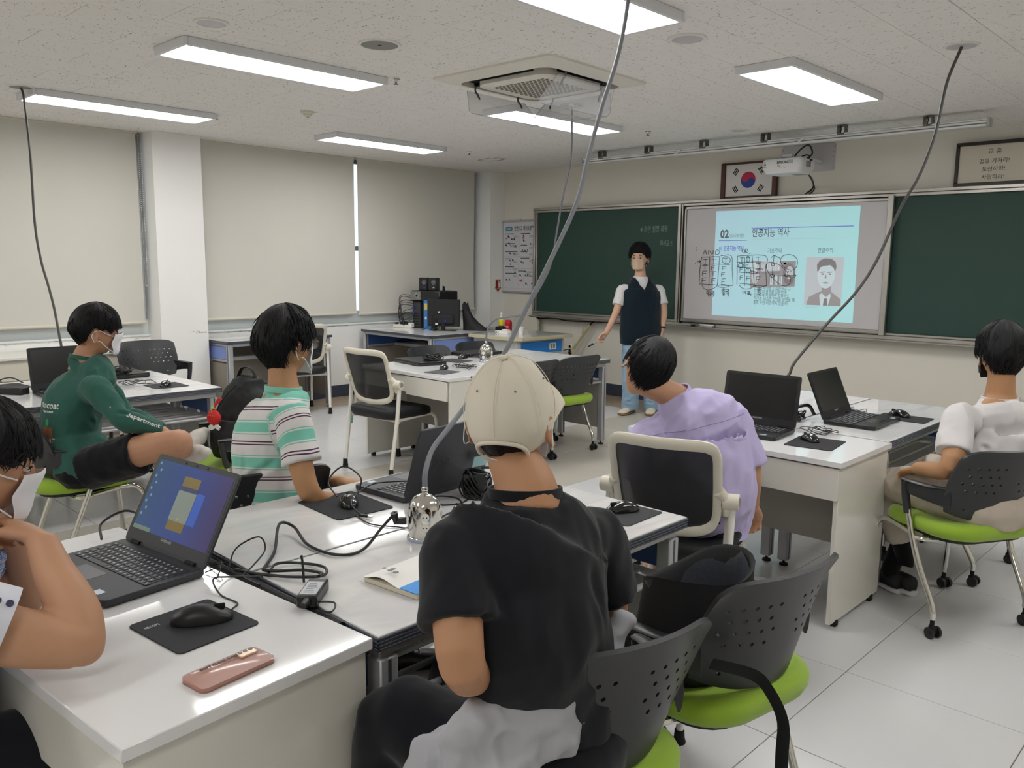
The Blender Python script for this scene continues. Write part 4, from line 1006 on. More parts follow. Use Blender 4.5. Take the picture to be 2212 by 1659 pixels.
# teacher's desk with a cream edge
t = thing('teacher_desk', 'pale grey teacher desk with a cream edge and a vivid blue drawer', 'desk', (-6.15, 6.45, 0), -1)
M_dtop = mat('grey_glass_top', '#c3c6c4', .12, coat=.3)
MB().prism([(-.30, -.42), (.36, -.42), (.43, -.36), (.43, .42), (-.86, .42), (-.86, .07), (-.30, .07)], .725, .752).build('worktop', M_dtop, t)
MB().prism([(-.305, -.425), (.362, -.425), (.436, -.362), (.436, .425), (-.865, .425), (-.865, .065), (-.305, .065)], .716, .748).build('edge_band', mat('cream_edge', '#c8bf9f', .5), t)
MB().box(-.29, .36, -.36, .36, .04, .715, .003).box(-.84, -.30, .10, .38, .04, .715, .003).build('cabinet', mat('cabinet_grey', '#c9cbca', .4), t)
MB().box(.36, .372, -.30, .32, .57, .69, .003).build('drawer', M_bluev, t)
MB().box(.372, .374, .12, .22, .595, .665).build('label_card', M_paper, t, smooth=False)
m = MB(); m.box(.3735, .3745, .135, .165, .605, .655); m.box(.3735, .3745, .175, .205, .605, .655); m.build('label_print', S_g, t, smooth=False)
MB().box(.36, .372, -.30, .32, .10, .55, .003).build('door', mat('cabinet_door', '#d3d5d4', .4), t)
for a, b in ((-.27, -.33), (.34, -.33), (-.80, .34), (.34, .34)): MB().box(a-.02, a+.02, b-.02, b+.02, 0, .04).build('foot', M_rubber, t)
# low white cabinet under the left blind
t = thing('low_cabinet', 'low white cabinet by the wall behind the perforated chair', 'cabinet', (-7.52, 2.30, 0))
MB().box(-.21, .23, -.80, .80, .70, .725, .004).build('top', M_white, t); MB().box(-.20, .20, -.78, .78, .03, .70, .004).build('body', M_white, t)
for i in range(3): MB().box(.20, .214, -.77+i*.515, -.265+i*.515, .06, .52, .004).build('door', mat('pale_green_door', '#b9bfae', .5), t)
for i in range(3): MB().box(.20, .214, -.77+i*.515, -.265+i*.515, .535, .68, .004).build('drawer', M_offw, t)
MB().box(-.18, .18, -.75, .75, 0, .03).build('plinth', M_silver, t)

# ============================================================ chairs
M_lime = mat('lime_seat_fabric', '#93b52f', .85, bump=(700, .35, .0006), var=(5, .05), sheen=.3)
M_shell = mat('black_chair_shell', '#2b2c2f', .38, bump=(500, .2, .0003))
M_seatb = mat('black_seat_fabric', '#17191d', .6, bump=(600, .25, .0005))
M_mesh = mat('black_mesh', '#16181b', .7, alpha=.94, bump=(900, .6, .001))
M_ivory = mat('ivory_frame_plastic', '#dcd6c6', .4)

def shell_mesh():
    nu, nv = 26, 18; V = []; F = []; idx = {}
    def f(u, v):
        a = abs(u)
        zb = .485+.035*a**3; zt = .795-.03*a**8
        z = zb+(zt-zb)*v
        w = .195+.045*math.sin(min(1, v*1.5)*math.pi/2)-.012*v
        y = -.205-.055*v-.03*v**3+.085*a**2.2*(1-.25*v)
        return (u*w, y, z)
    for j in range(nv+1):
        for i in range(nu+1): idx[i, j] = len(V); V.append(f(2*i/nu-1, j/nv))
    holes = set()
    for r_, j in enumerate((7, 9, 11, 13)):
        cols = (2, 4, 6, 8, 10, 15, 17, 19, 21, 23) if r_ % 2 else (3, 5, 7, 9, 16, 18, 20, 22)
        for i in cols: holes.add((i, j))
    holes |= {(3, 2), (22, 2)}
    for j in range(nv):
        for i in range(nu):
            a, b, c, d = idx[i, j], idx[i+1, j], idx[i+1, j+1], idx[i, j+1]
            if (i, j) not in holes: F.append((a, b, c, d)); continue
            u0, v0 = 2*(i+.5)/nu-1, (j+.5)/nv; rg = []
            for k in range(8):
                t = R(-157.5+45*k)   # starts just after the lower-left corner
                rg.append(len(V)); V.append(f(u0+math.cos(t)*.32*2/nu, v0+math.sin(t)*.32/nv))
            # ring index: 0(-157.5) 1(-112.5) 2(-67.5) 3(-22.5) 4(22.5) 5(67.5) 6(112.5) 7(157.5)
            F += [(a, rg[1], rg[0]), (a, b, rg[2], rg[1]), (b, rg[3], rg[2]), (b, c, rg[4], rg[3]), (c, rg[5], rg[4]), (c, d, rg[6], rg[5]), (d, rg[7], rg[6]), (d, a, rg[0], rg[7])]
    me = bpy.data.meshes.new('shell'); me.from_pydata(V, [], F)
    out = evaluate(me, [('SOLIDIFY', dict(thickness=.011, offset=0))])
    out.materials.clear(); out.materials.append(M_shell); out.shade_smooth(); out.set_sharp_from_angle(angle=R(45)); return out
SHELL = shell_mesh()
def cushion(w, d, z0, z1, r, m_, t, nm='seat', dish=.01):
    m = MB(); L = []
    for sc, z in ((.86, z0), (.95, z0+.006), (1.0, z0+.020), (1.0, z1-.022), (.965, z1-.007), (.88, z1), (.55, z1-dish*.5), (.2, z1-dish)):
        L.append([(x*sc, y*sc*(1.0), z+(.010*(y/(d/2))**2 if z > z0+.015 and y < 0 else (-.012*max(0, y/(d/2)-.5)*2 if z > z0+.01 else 0))) for x, y in rrect(w, d, r, 7)])
    m.rings(L); return m.build(nm, m_, t, ang=60)
def caster(par, x, y):
    c = MB(); c.cyl((x, y, .075), (x, y, .045), .009); c.box(x-.010, x+.010, y-.024, y+.014, .022, .052, .006)
    o = c.build('caster', M_rubber, par)
    for s in (-1, 1): MB().cyl((x+s*.011, y-.008, .0235), (x+s*.024, y-.008, .0235), .0235, n=18).cyl((x+s*.02, y-.008, .0235), (x+s*.0255, y-.008, .0235), .012, n=12).build('wheel', M_dark, par)
    return o
def green_chair(label, casters, name='visitor_chair', m_seat=None, grp='lime green seats with black perforated backs'):
    t = thing(name, label, 'chair', (0, 0, 0), 0, grp)
    o = put('backrest', SHELL, t)
    cushion(.47, .46, .405, .468, .14, m_seat or M_lime, t)
    MB().prism(rrect(.40, .38, .10, 5), .392, .408).build('seat_pan', M_dark, t)
    for s in (-1, 1):
        m = MB(); m.tube([(s*.205, -.165, .585), (s*.238, -.10, .585), (s*.252, -.02, .587), (s*.252, .03, .587)], .009, 10, k=4, ry=[.048, .036, .030, .028], up=(0, 0, 1))
        m.tube([(s*.205, -.16, .620), (s*.240, -.09, .617), (s*.253, -.01, .617), (s*.253, .05, .615)], [.012, .020, .022, .016], 10, k=4, ry=.006, up=(0, 0, 1))
        m.tube([(s*.252, .035, .61), (s*.252, .028, .55), (s*.251, .010, .475)], [.020, .019, .016], 10, k=3, ry=[.016, .014, .014])
        m.build('arm', M_shell, t)
        end = .075 if casters else .035
        lg = MB().tube([(s*.250, .012, .49), (s*.246, -.055, .30), (s*.240, -.150, .13), (s*.240, -.160, end)] if casters else [(s*.250, .012, .49), (s*.247, -.05, .33), (s*.243, -.165, end)], .0125, 10, k=4).build('leg', M_chrome, t)
        fl = MB().tube([(s*.245, -.03, .385), (s*.222, .02, .388), (s*.205, .16, .398), (s*.205, .215, .385), (s*.212, .245, .33), (s*.222, .262, .18), (s*.226, .272, end)], .0125, 10, k=5).build('leg', M_chrome, t)
        for L_, (fx, fy) in ((lg, (s*.240, -.160)), (fl, (s*.226, .272))):
            if casters: caster(L_, fx, fy)
            else: MB().lathe([(.015, .045), (.017, .02), (.021, .006), (.020, 0)], 14, (fx, fy, 0)).build('foot', M_rubber, L_)
    m = MB(); m.tube([(-.245, -.03, .385), (-.18, -.075, .383), (.18, -.075, .383), (.245, -.03, .385)], .011, 8, k=3); m.tube([(-.205, .12, .392), (.205, .12, .392)], .011, 8); m.build('seat_frame', M_chrome, t)
    return t
def mesh_chair(label, m_fr, name='mesh_chair', grp=None, sticker=False, arm=False):
    t = thing(name, label, 'chair', (0, 0, 0), 0, grp)
    # back frame as a closed loop lofted with a flat section
    def P(a):
        c, s = math.cos(a), math.sin(a); e = .26
        x = math.copysign(abs(c)**e, c)*.210; v = math.copysign(abs(s)**e, s)
        w = 1+.03*v if v > 0 else 1-.07*abs(v)**2; x *= w
        z = .715+.165*v-(.035*(1-(x/.23)**2) if v < 0 else -.0)*abs(v)
        y = -.205-.10*((z-.55)/.33)+.06*(x/.22)**2
        return Vector((x, y, z))
    N = 56; pts = [P(2*math.pi*i/N) for i in range(N)]; cen = Vector((0, -.235, .71)); rg = []
    for i in range(N):
        p = pts[i]; T = (pts[(i+1) % N]-pts[i-1]).normalized(); o_ = (p-cen); o_ = (o_-T*o_.dot(T)); o_.y = 0; o_.normalize(); nn = T.cross(o_).normalized()
        w = .018 if abs(o_.z) < .6 else .021
        rg.append([p+o_*w*a+nn*.011*b for a, b in ((1, .5), (.6, 1), (-.6, 1), (-1, .5), (-1, -.5), (-.6, -1), (.6, -1), (1, -.5))])
    rg.append(rg[0]); MB().rings(rg, False, False).build('back_frame', m_fr, t, ang=50)
    m = MB(); g = []
    for j in range(9):
        for i in range(13):
            u = i/12*2-1; v = j/8*2-1; a = math.atan2(v, u); q = P(a); k = max(abs(u), abs(v)); e = P(a); base = Vector((0, -.225-.10*((.71-.55)/.33), .71))
            p = Vector((u*.215, 0, .715+v*.155)); p.z -= .03*(1-u*u) if v < -.5 else 0
            p.y = -.205-.10*((p.z-.55)/.33)+.06*(p.x/.22)**2-.012*(1-k); g.append(p)
    fs = [(j*13+i, j*13+i+1, (j+1)*13+i+1, (j+1)*13+i) for j in range(8) for i in range(12)]
    m.add(g, fs).build('mesh_panel', M_mesh, t, fixn=False)
    cushion(.49, .47, .40, .472, .12, M_seatb, t)
    for s in (-1, 1):
        m = MB(); m.cyl((s*.225, -.165, .655), (s*.285, -.155, .655), .031, n=20); m.tube([(s*.215, -.20, .70), (s*.235, -.165, .66)], .022, 10); m.tube([(s*.235, -.165, .655), (s*.238, -.15, .60)], .018, 10)
        k_ = m.build('hinge_knob', m_fr, t)
        MB().cyl((s*.284, -.155, .655), (s*.287, -.155, .655), .017, n=16).build('knob_recess', M_taupe, k_)
        lg = MB().tube([(s*.258, -.150, .645), (s*.256, -.170, .42), (s*.250, -.225, .06), (s*.250, -.228, .045)], .0145, 10, k=3).build('leg', M_steelw if m_fr is M_ivory else M_dark, t)
        fl = MB().tube([(s*.255, -.165, .40), (s*.228, -.10, .398), (s*.215, .16, .405), (s*.215, .222, .390), (s*.215, .250, .33), (s*.215, .262, .045)], .0130, 10, k=5).build('leg', M_steelw if m_fr is M_ivory else M_dark, t)
        MB().tube([(s*.235, -.13, .61), (s*.232, -.14, .41)], .009, 8).build('brace', M_steelw if m_fr is M_ivory else M_dark, t)
        for L_, (fx, fy) in ((lg, (s*.250, -.228)), (fl, (s*.215, .262))):
            MB().lathe([(.016, .065), (.018, .03), (.0215, .004), (.020, 0)], 14, (fx, fy, 0)).build('foot', M_rubber, L_)
        if sticker and s == sticker: MB().tube([(s*.257, -.163, .40), (s*.2565, -.168, .32)], .0156, 10).build('label_sticker', mat('aqua_sticker', '#8fd0cf', .5), lg)
    MB().tube([(-.25, -.16, .385), (-.18, -.12, .385), (.18, -.12, .385), (.25, -.16, .385)], .012, 8, k=3).build('seat_frame', M_steelw if m_fr is M_ivory else M_dark, t)
    if arm: MB().box(-.29, -.245, -.16, -.12, .70, .72, .008).cyl((-.268, -.14, .64), (-.268, -.14, .705), .012).build('folded_arm', m_fr, t)
    return t
G1 = green_chair('black and lime chair under the boy in the green sweatshirt', False)
G1.location = (-4.31, 1.38, 0); G1.rotation_euler = (0, 0, R(-3))
dup(G1, (-4.05, 1.99, 0), 165, 'lime seat facing the boy in green, his feet and a backpack on it')
dup(G1, (-2.74, 1.45, 0), 80, 'black backed chair under the boy in the striped shirt, back against the table')
dup(G1, (-1.11, 1.31, 0), 74, 'nearest black backed chair, under the boy in the cap')
dup(G1, (-1.07, 1.86, 0), 80, 'empty lime seat beside the boy in the cap, an open black bag on it')
G2 = green_chair('black backed chair of the boy in white, lime seat, on casters', True, grp='lime green seats with black perforated backs')
G2.location = (-1.0, 3.80, 0); G2.rotation_euler = (0, 0, R(60))
dup(G2, (-1.17, 4.50, 0), 85, 'chair pushed under the right island behind the boy in white')
dup(G2, (-4.27, 4.48, 0), 88, 'left of the two lime chairs pushed under the middle island, half hidden by the cap')
dup(G2, (-4.28, 4.99, 0), 86, 'right of the two lime chairs pushed under the middle island')
dup(G2, (-5.11, 4.52, 0), -90, 'left of the two black backs on the far side of the middle island')
dup(G2, (-5.16, 5.10, 0), -90, 'right of the two black backs on the far side, behind the silver dome')
G3 = green_chair('black chair with rows of holes in its back by the low white cabinet', False, m_seat=M_seatb, grp=None)
G3.location = (-6.90, 2.88, 0); G3.rotation_euler = (0, 0, R(-92)); G3.scale = (1.06, 1.0, 1.02)
WC1 = mesh_chair('ivory framed mesh chair under the boy in the lavender shirt', M_ivory, grp='ivory framed chairs with black mesh backs', sticker=1)
WC1.location = (-1.73, 2.77, 0); WC1.rotation_euler = (0, 0, R(15)); WC1.scale = (.94, 1, .98)
WC2 = mesh_chair('empty ivory framed mesh chair before the middle island desk', M_ivory, grp='ivory framed chairs with black mesh backs', sticker=-1, arm=True)
WC2.location = (-4.77, 3.68, 0); WC2.rotation_euler = (0, 0, R(4))
dup(WC2, (-7.20, 4.40, 0), 75, 'ivory framed chair folded under the work table by the blinds')
BC = mesh_chair('black mesh chair behind the closed laptop at the left island', mat('black_frame_plastic', '#202227', .4), grp='black mesh chairs at the left island')
BC.location = (-6.14, 2.03, 0); BC.rotation_euler = (0, 0, R(-90)); BC.scale = (1, 1, .95)
dup(BC, (-6.16, 1.36, 0), -90, 'black mesh chair at the left edge of the photo behind the open laptop')
# ============================================================ laptops and table things
M_lapg = mat('laptop_charcoal', '#3a3b40', .45, metal=.3); M_lapb = mat('laptop_black', '#17181b', .35); M_key = mat('laptop_keys', '#202125', .5); M_keyl = mat('key_legend', '#b8bcc4', .6)
M_scr = mat('dark_screen', '#0f1012', .2, spec=.5)
def laptop(label, x, y, rz, open_deg, m_body, z=HT, screen=None, logo=False, keys=True, grp='black school laptops'):
    """user sits on the -Y side; hinge on +Y"""
    t = thing('laptop', label, 'laptop', (x, y, z), rz, grp)
    W_, D_ = .376, .256
    b = MB(); po = rrect(W_, D_, .014, 4); b.rings([[(a*.985, c*.98, .002) for a, c in po], [(a, c, .007) for a, c in po], [(a, c, .019) for a, c in po], [(a*.995, c*.993, .0205) for a, c in po]]); base = b.build('base', m_body, t, ang=30)
    m = MB()
    for a in (-.15, .15): m.box(a-.02, a+.02, -.10, -.09, -.0005, .003); m.box(a-.02, a+.02, .09, .10, -.0005, .003)
    m.build('foot', M_rubber, base, smooth=False)
    m = MB()
    for i in range(7): m.box(-W_/2-.0006, -W_/2+.002, -.02+i*.018, -.010+i*.018, .009, .015)
    m.build('side_ports', M_black, base, smooth=False)
    if open_deg > 5:
        MB().box(-.172, .172, -.020, .098, .0204, .0212).build('key_well', M_key, base, smooth=False)
        if keys:
            m = MB(); lg = MB()
            for r_ in range(6):
                yy = .082-r_*.0195; n = 17; hh = .0155 if r_ else .010
                i = 0; xx = -.168
                while xx < .160:
                    w_ = .0168
                    if r_ == 5 and 3 <= i <= 3: w_ = .088
                    m.box(xx, xx+w_, yy-hh/2, yy+hh/2, .0211, .0226, .0006)
                    lg.box(xx+.004, xx+.009, yy-.001, yy+.004, .0226, .0229)
                    xx += w_+.0028; i += 1
            k = m.build('keys', M_lapg if m_body is M_lapg else M_key, base); k['kind'] = 'stuff'; k = lg.build('key_legends', M_keyl, base, smooth=False); k['kind'] = 'stuff'
        MB().box(-.075, .03, -.108, -.038, .0203, .0208).build('touchpad', mat('touchpad', '#46474c', .35) if m_body is M_lapg else M_scr, base, smooth=False)
        MB().box(.11, .14, -.118, -.098, .0204, .0211).build('sticker', mat('pale_sticker', '#aebccb', .3), base, smooth=False)
    A = Matrix.Translation((0, D_/2-.006, .018)) @ Matrix.Rotation(R(-(open_deg)), 4, 'X') @ Matrix.Rotation(R(0), 4, 'X')
    # lid local: extends along -Y from the hinge when closed; rotates up around X
    A = Matrix.Translation((0, D_/2-.006, .0215)) @ Matrix.Rotation(R(-open_deg), 4, 'X')
    m = MB(); m.M = A; po = rrect(W_, .248, .012, 4, 0, -.124+.002)
    m.rings([[(a, c, .0) for a, c in po], [(a, c, .006) for a, c in po], [(a*.99, -.122+(c+.122)*.985, .008) for a, c in po]]); lid = m.build('lid', M_lapb if m_body is not M_lapg else M_lapg, t, ang=30)
    if open_deg > 5:
        m = MB(); m.M = A; m.box(-.172, .172, -.232, -.036, -.0012, .0); m.build('screen', screen or M_scr, lid, smooth=False)
        m = MB(); m.M = A; m.box(-.182, .182, -.243, -.008, -.0006, .0); m.build('bezel', mat('bezel_'+('g' if m_body is M_lapg else 'k'), '#37383c' if m_body is M_lapg else '#141518', .5), lid, smooth=False)
        if m_body is M_lapg:
            for xx in (-.05, .0, .05): mm = MB(); mm.M = A; mm.ell((xx, -.2385, -.0012), (.0028 if xx else .003, .0028, .001), 8, 5); mm.build('webcam', M_black, lid)
        text('maker_name', 'SAMSUNG', .0105, mat('silver_print', '#9a9ca0', .4), lid, A @ Matrix.Translation((-.026, -.026, -.0014)) @ Matrix.Rotation(R(180), 4, 'X'), .0003, bold=.0003)
        for s in (-.13, .13):
            mm = MB(); mm.tube([(s-.02, D_/2-.006, .0225), (s+.02, D_/2-.006, .0225)], .006, 8); mm.build('hinge', M_black, base)
    if logo:
        text('maker_name', 'SAMSUNG', .024, mat('logo_grey', '#55575c', .3, metal=.5), lid, A @ Matrix.Translation((.125, -.105, .0083)) @ Matrix.Rotation(R(180), 4, 'Z'), .0003, bold=.0007)
    return t

# bright screen of the near laptop: blue desktop, note window
M_desk = mat('lit_desktop', '#10131c', .2, emit='#4a67a5', estr=.55)
def _desk():
    n, l, b = nodes_of(M_desk); g = n.new('ShaderNodeTexCoord'); sp = n.new('ShaderNodeSeparateXYZ'); l.new(g.outputs['Object'], sp.inputs[0])
    mr = n.new('ShaderNodeMapRange'); mr.inputs[1].default_value = -.17; mr.inputs[2].default_value = .17; l.new(sp.outputs[0], mr.inputs[0])
    cr = n.new('ShaderNodeValToRGB'); e = cr.color_ramp.elements; e[0].position = 0; e[0].color = (*lin('#47668f'), 1); e[1].position = 1; e[1].color = (*lin('#554a7a'), 1); q = e.new(.55); q.color = (*lin('#465ba0'), 1)
    l.new(mr.outputs[0], cr.inputs[0]); l.new(cr.outputs[0], b.inputs['Emission Color'])
_desk()
lp = lap1 = laptop('open charcoal laptop with a lit blue screen on the near desk', -2.078, .742, 7, 118, M_lapg, screen=M_desk)
lid = [c for c in lp.children if c.name.startswith('lid')][0]
A = Matrix.Translation((0, .122, .0215)) @ Matrix.Rotation(R(-118), 4, 'X')
def scr(nm, x0, x1, y0, y1, c, e=.55, o=0.):
    m = MB(); m.M = A; m.box(x0, x1, y0, y1, -.0016-o, -.0012-o); m.build(nm, mat('scr_'+nm+c, c, .3, emit=c, estr=e), lid, smooth=False)
# screen coordinates: y=-.232 is the top of the picture, y=-.036 the bottom
scr('window_tan', -.030, .045, -.205, -.060, '#6e5f37', .45); scr('window_note', -.033, .048, -.172, -.085, '#6f7871', .55, .0002); scr('window_bar', -.033, .048, -.178, -.166, '#363c58', .5, .0004)
scr('window_mark', .005, .012, -.096, -.090, '#a5893f', .5, .0006); scr('taskbar', -.172, -.09, -.047, -.036, '#66786f', .4)
scr('window_glow', .05, .085, -.17, -.085, '#32509a', .55)
m = MB(); m.M = A
for i in range(9): m.box(-.165+(i % 2)*.012, -.157+(i % 2)*.012, -.225+i*.018, -.218+i*.018, -.0015, -.0012)
m.build('desktop_icons', mat('icon', '#6b7f93', .4, emit='#6b7f93', estr=.4), lid, smooth=False)

laptop('open charcoal laptop turned away at the silver dome, maker name on its lid', -2.195, 1.815, -86, 108, M_lapg, logo=True)
tag_ = thing('name_tag', 'pale blue paper tag on the lid of the laptop turned away', 'tag', (-2.02, 1.945, HT+.10), -85)
MB().box(-.035, .03, -.001, .001, -.02, .02).build('card', mat('pale_blue_card', '#9cc3c8', .6), tag_, smooth=False); tag_.rotation_euler = (R(18), 0, R(-272))
laptop('open black laptop before the boy in the lavender shirt, screen dark', -1.868, 3.545, 5, 101, M_lapb)
laptop('open black laptop standing sideways before the boy in white', -1.578, 4.195, 91.7, 113, M_lapb)
laptop('open black laptop behind the boy in the green sweatshirt', -5.155, 1.665, 90, 100, M_lapb)
laptop('closed black laptop under a coil of cable at the left island', -5.69, 2.09, 90, 0, M_lapb)
laptop('closed black laptop under cables on the drawer desk of the middle island', -4.965, 4.12, -8, 0, M_lapb)
laptop('closed black laptop beside the small silver dome', -5.10, 4.86, 88, 0, M_lapb)

M_pad = mat('mouse_pad_cloth', '#232428', .85, bump=(1200, .3, .0004)); M_pad2 = mat('grey_pad_cloth', '#2f3136', .8, bump=(1200, .3, .0004))
def pad(label, x, y, rz, w=.24, d=.20, m_=None, z=HT, print_=None, grp='black mouse pads'):
    t = thing('mouse_pad', label, 'mouse pad', (x, y, z), rz, grp)
    MB().prism(rrect(w, d, .012, 4), .0003, .003).build('cloth', m_ or M_pad, t)
    if print_:
        for body, s_, px, py, r_ in print_: text('print', body, s_, M_keyl, t, Matrix.Translation((px, py, .0031)) @ Matrix.Rotation(R(r_), 4, 'Z'), .0002, bold=.0003)
    return t
pad('black mouse pad with a round white mark beside the pink phone', -1.66, .745, 6, .205, .19, m_=M_pad2, print_=[('메이커', .012, -.055, -.080, 90)])
pad('black mouse pad beside the laptop turned away', -2.18, 1.493, -3, .255, .205)
pad('black mouse pad at the table corner by the cap boy\'s right shoulder', -1.475, 2.065, 2, .13, .20, m_=M_pad2)
pad('black mouse pad beside the lavender boy\'s laptop', -1.527, 3.533, 8, .205, .245)
pad('black mouse pad beyond the sideways laptop', -1.47, 4.47, 3, .25, .19)
pad('grey mouse pad on the drawer desk of the middle island', -4.44, 3.89, 10, .19, .20, m_=mat('grey_pad', '#4a4b4f', .8))
pad('dark mouse pad between the closed laptops of the middle island', -4.90, 4.42, 5, .24, .19, m_=M_pad2)
pad('dark mouse pad near the corner of the left island', -5.10, 2.18, -2, .22, .205, m_=M_pad2)
pad('dark mouse pad at the far left edge by the power brick', -5.68, 1.46, 5, .25, .20, m_=M_pad2)

def mouse(label, x, y, rz, z=HT+.003, s=1.0, gloss=True, wires=None):
    t = thing('mouse', label, 'mouse', (x, y, z), rz, 'black computer mice')
    m = MB(); rg = []
    for i in range(15):
        v = i/14; yy = -.055+.11*v; w = .031*math.sin(math.pi*min(1, max(0.02, v*.94+.03)))**.45*(1-.10*math.sin(math.pi*v)**4); h = .036*math.sin(math.pi*(v*.86+.07))**.8*(1-.25*v)
        rg.append([(w*math.cos(a)*s, yy*s, .002+(h*max(0, math.sin(a))**.75 if math.sin(a) > 0 else .0)*s) for a in [math.pi*k/12 for k in range(13)]])
    m.rings(rg, closed=True); m.build('body', M_blackg if gloss else M_dark, t, ang=60)
    MB().box(-.0035, .0035, .022*s, .042*s, .020*s, .031*s, .002).build('scroll_wheel', M_rubber, t)
    MB().box(-.024*s, .024*s, .012*s, .0135*s, .010*s, .0322*s).build('button_seam', M_black, t, smooth=False) if False else None
    return t
ms1 = mouse('black mouse on the pad beside the pink phone', -1.665, .765, -28, s=1.15, gloss=False)
ms2 = mouse('black mouse beside the laptop turned away, a folded cable over it', -2.17, 1.50, 62, s=1.05)
mouse('black mouse on the pad at the cap boy\'s right shoulder', -1.51, 2.08, 150, s=1.0)
mouse('black mouse beside the lavender boy\'s laptop', -1.565, 3.56, 60)
mouse('black mouse on the far pad of the right island', -1.505, 4.50, 70, s=1.1)
mouse('black mouse on the drawer desk of the middle island', -4.57, 4.02, 40, z=HT, s=1.1)
mouse('black mouse beside the closed laptop by the small dome', -4.99, 4.60, 20, z=HT, s=1.1)
mouse('black mouse near the corner of the left island', -5.065, 2.165, 50, s=1.1)

def inv_of(t):
    return (Matrix.Translation(t.location) @ t.rotation_euler.to_matrix().to_4x4()).inverted()
def cord(name, label, pts, r=.0022, m_=None, k=6, cat='cord', n=6, parent=None):
    if parent is not None: I = inv_of(parent); pts = [I @ Vector(p) for p in pts]
    o = MB().tube(pts, r, n, k=k).build(name, m_ or M_cable, parent)
    if parent is None: tag(o, label, cat)
    return o
Z = HT+.003
cord('mouse_cord', 'thin cord of the mouse by the pink phone', [(-1.655, .83, Z+.01), (-1.70, .865, Z), (-1.77, .86, Z), (-1.825, .87, Z+.02), (-1.86, .93, Z), (-1.80, .985, Z+.002)], parent=ms1)
cord('mouse_cord', 'looped thin cord rising behind the mouse by the laptop turned away', [(-2.215, 1.485, Z+.02), (-2.27, 1.49, Z+.06), (-2.27, 1.55, Z+.10), (-2.20, 1.57, Z+.07), (-2.17, 1.53, Z+.03), (-2.10, 1.46, Z+.025), (-2.03, 1.45, Z+.004)], .0028, parent=ms2)
cord('mouse_cord', 'thin cord lying from the pad toward the laptop turned away', [(-2.22, 1.56, Z+.01), (-2.23, 1.64, Z+.03), (-2.20, 1.72, Z+.03), (-2.15, 1.80, Z+.028)], .0022, parent=ms2)
t = usbp = thing('usb_plug', 'small silver plug end lying by the mouse pad', 'plug', (-2.035, 1.455, HT+.003), 20)
MB().box(-.012, .022, -.006, .006, 0, .008, .002).build('grip', M_dark, t); MB().box(.022, .036, -.005, .005, .0015, .0065).build('contact', M_chrome, t, smooth=False)
cord('usb_cable', 'thin cord on the table between the mouse pad and the silver dome', [(-2.06, 1.45, Z), (-1.96, 1.43, Z), (-1.88, 1.47, Z), (-1.80, 1.52, Z), (-1.78, 1.62, Z)], .0022, parent=usbp)
cord('cable_bundle', 'black cords lying in the gap between the near desk and tables', [(-2.36, .935, .712), (-2.15, .945, .715), (-1.95, .955, .714), (-1.75, .965, .713), (-1.60, .972, .712), (-1.45, .978, .712)], .010, k=4, n=8)
cord('thin_cord', 'thin cord looped over the table gap beside the laptop hinge', [(-1.90, .945, Z), (-1.96, 1.00, Z+.03), (-1.95, 1.06, Z+.05), (-1.90, 1.05, Z+.03), (-1.86, .99, Z+.01), (-1.84, .955, Z+.0), (-1.76, .955, Z)], .0022, parent=lap1)
cord('thin_cord', 'thin wires behind the hinge of the charcoal laptop', [(-1.93, .90, Z), (-1.90, .925, Z+.015), (-1.87, .90, Z), (-1.92, .94, Z+.02), (-1.97, .93, Z), (-1.93, .96, Z+.01)], .0015, parent=lap1)
cord('power_cord', 'black cord rising behind the left corner of the charcoal laptop', [(-2.34, .80, Z+.01), (-2.42, .83, Z+.03), (-2.43, .90, Z+.05), (-2.36, .92, Z+.04), (-2.30, .88, Z+.02)], .0035, parent=lap1)
t = brk = thing('power_brick', 'black laptop power brick with a pale label on the near table', 'power brick', (-1.602, 1.003, HT+.001), 132)
MB().box(-.055, .055, -.024, .024, 0, .030, .004).build('case', M_dark, t); MB().box(-.045, .030, -.019, .019, .0300, .0306).build('label_sticker', mat('brick_label', '#b9bcc2', .5), t, smooth=False)
m = MB()
for i in range(6): m.box(-.035+i*.010, -.031+i*.010, -.012+(i % 3)*.003, .012, .0306, .0309)
m.build('label_print', S_g, t, smooth=False)
cord('power_cord', 'thick black cord looping from the silver dome to the power brick', [(-1.800, 1.40, .80), (-1.80, 1.35, .765), (-1.78, 1.27, Z+.004), (-1.80, 1.20, Z+.004), (-1.92, 1.19, Z+.004), (-2.04, 1.22, Z+.02), (-2.05, 1.18, Z+.035), (-1.94, 1.10, Z+.004), (-1.86, 1.03, Z+.004), (-1.82, 1.00, Z+.01), (-1.79, 1.02, Z+.01), (-1.76, 1.08, Z+.004), (-1.70, 1.09, Z+.01), (-1.665, 1.06, Z+.02)], .0042, k=8, n=8, parent=brk)
cord('power_cord', 'black cord coiled beside the power brick', [(-1.80, 1.00, Z+.003), (-1.84, 1.05, Z+.008), (-1.80, 1.11, Z+.003), (-1.73, 1.12, Z+.008), (-1.68, 1.08, Z+.012), (-1.74, 1.03, Z+.006), (-1.82, .985, Z+.004), (-1.89, .96, Z+.003)], .0038, k=8, parent=brk)
cord('tie_strap', 'black tie strap standing beside the power brick', [(-1.70, 1.04, Z), (-1.72, 1.05, Z+.04), (-1.725, 1.05, Z+.06)], .003, k=3, parent=brk)
cord('thin_cord', 'thin cord leaving the near end of the power brick', [(-1.56, .985, Z+.01), (-1.525, 1.01, Z+.01), (-1.50, .985, Z+.004), (-1.53, .965, Z+.004)], .0022, parent=brk)
MB().tube([(.0, 0, 0), (.001, 0, 0)], .001, 4)
MB().cyl((-.055, 0, .015), (-.082, 0, .018), .012, .006).build('plug', M_dark, t)

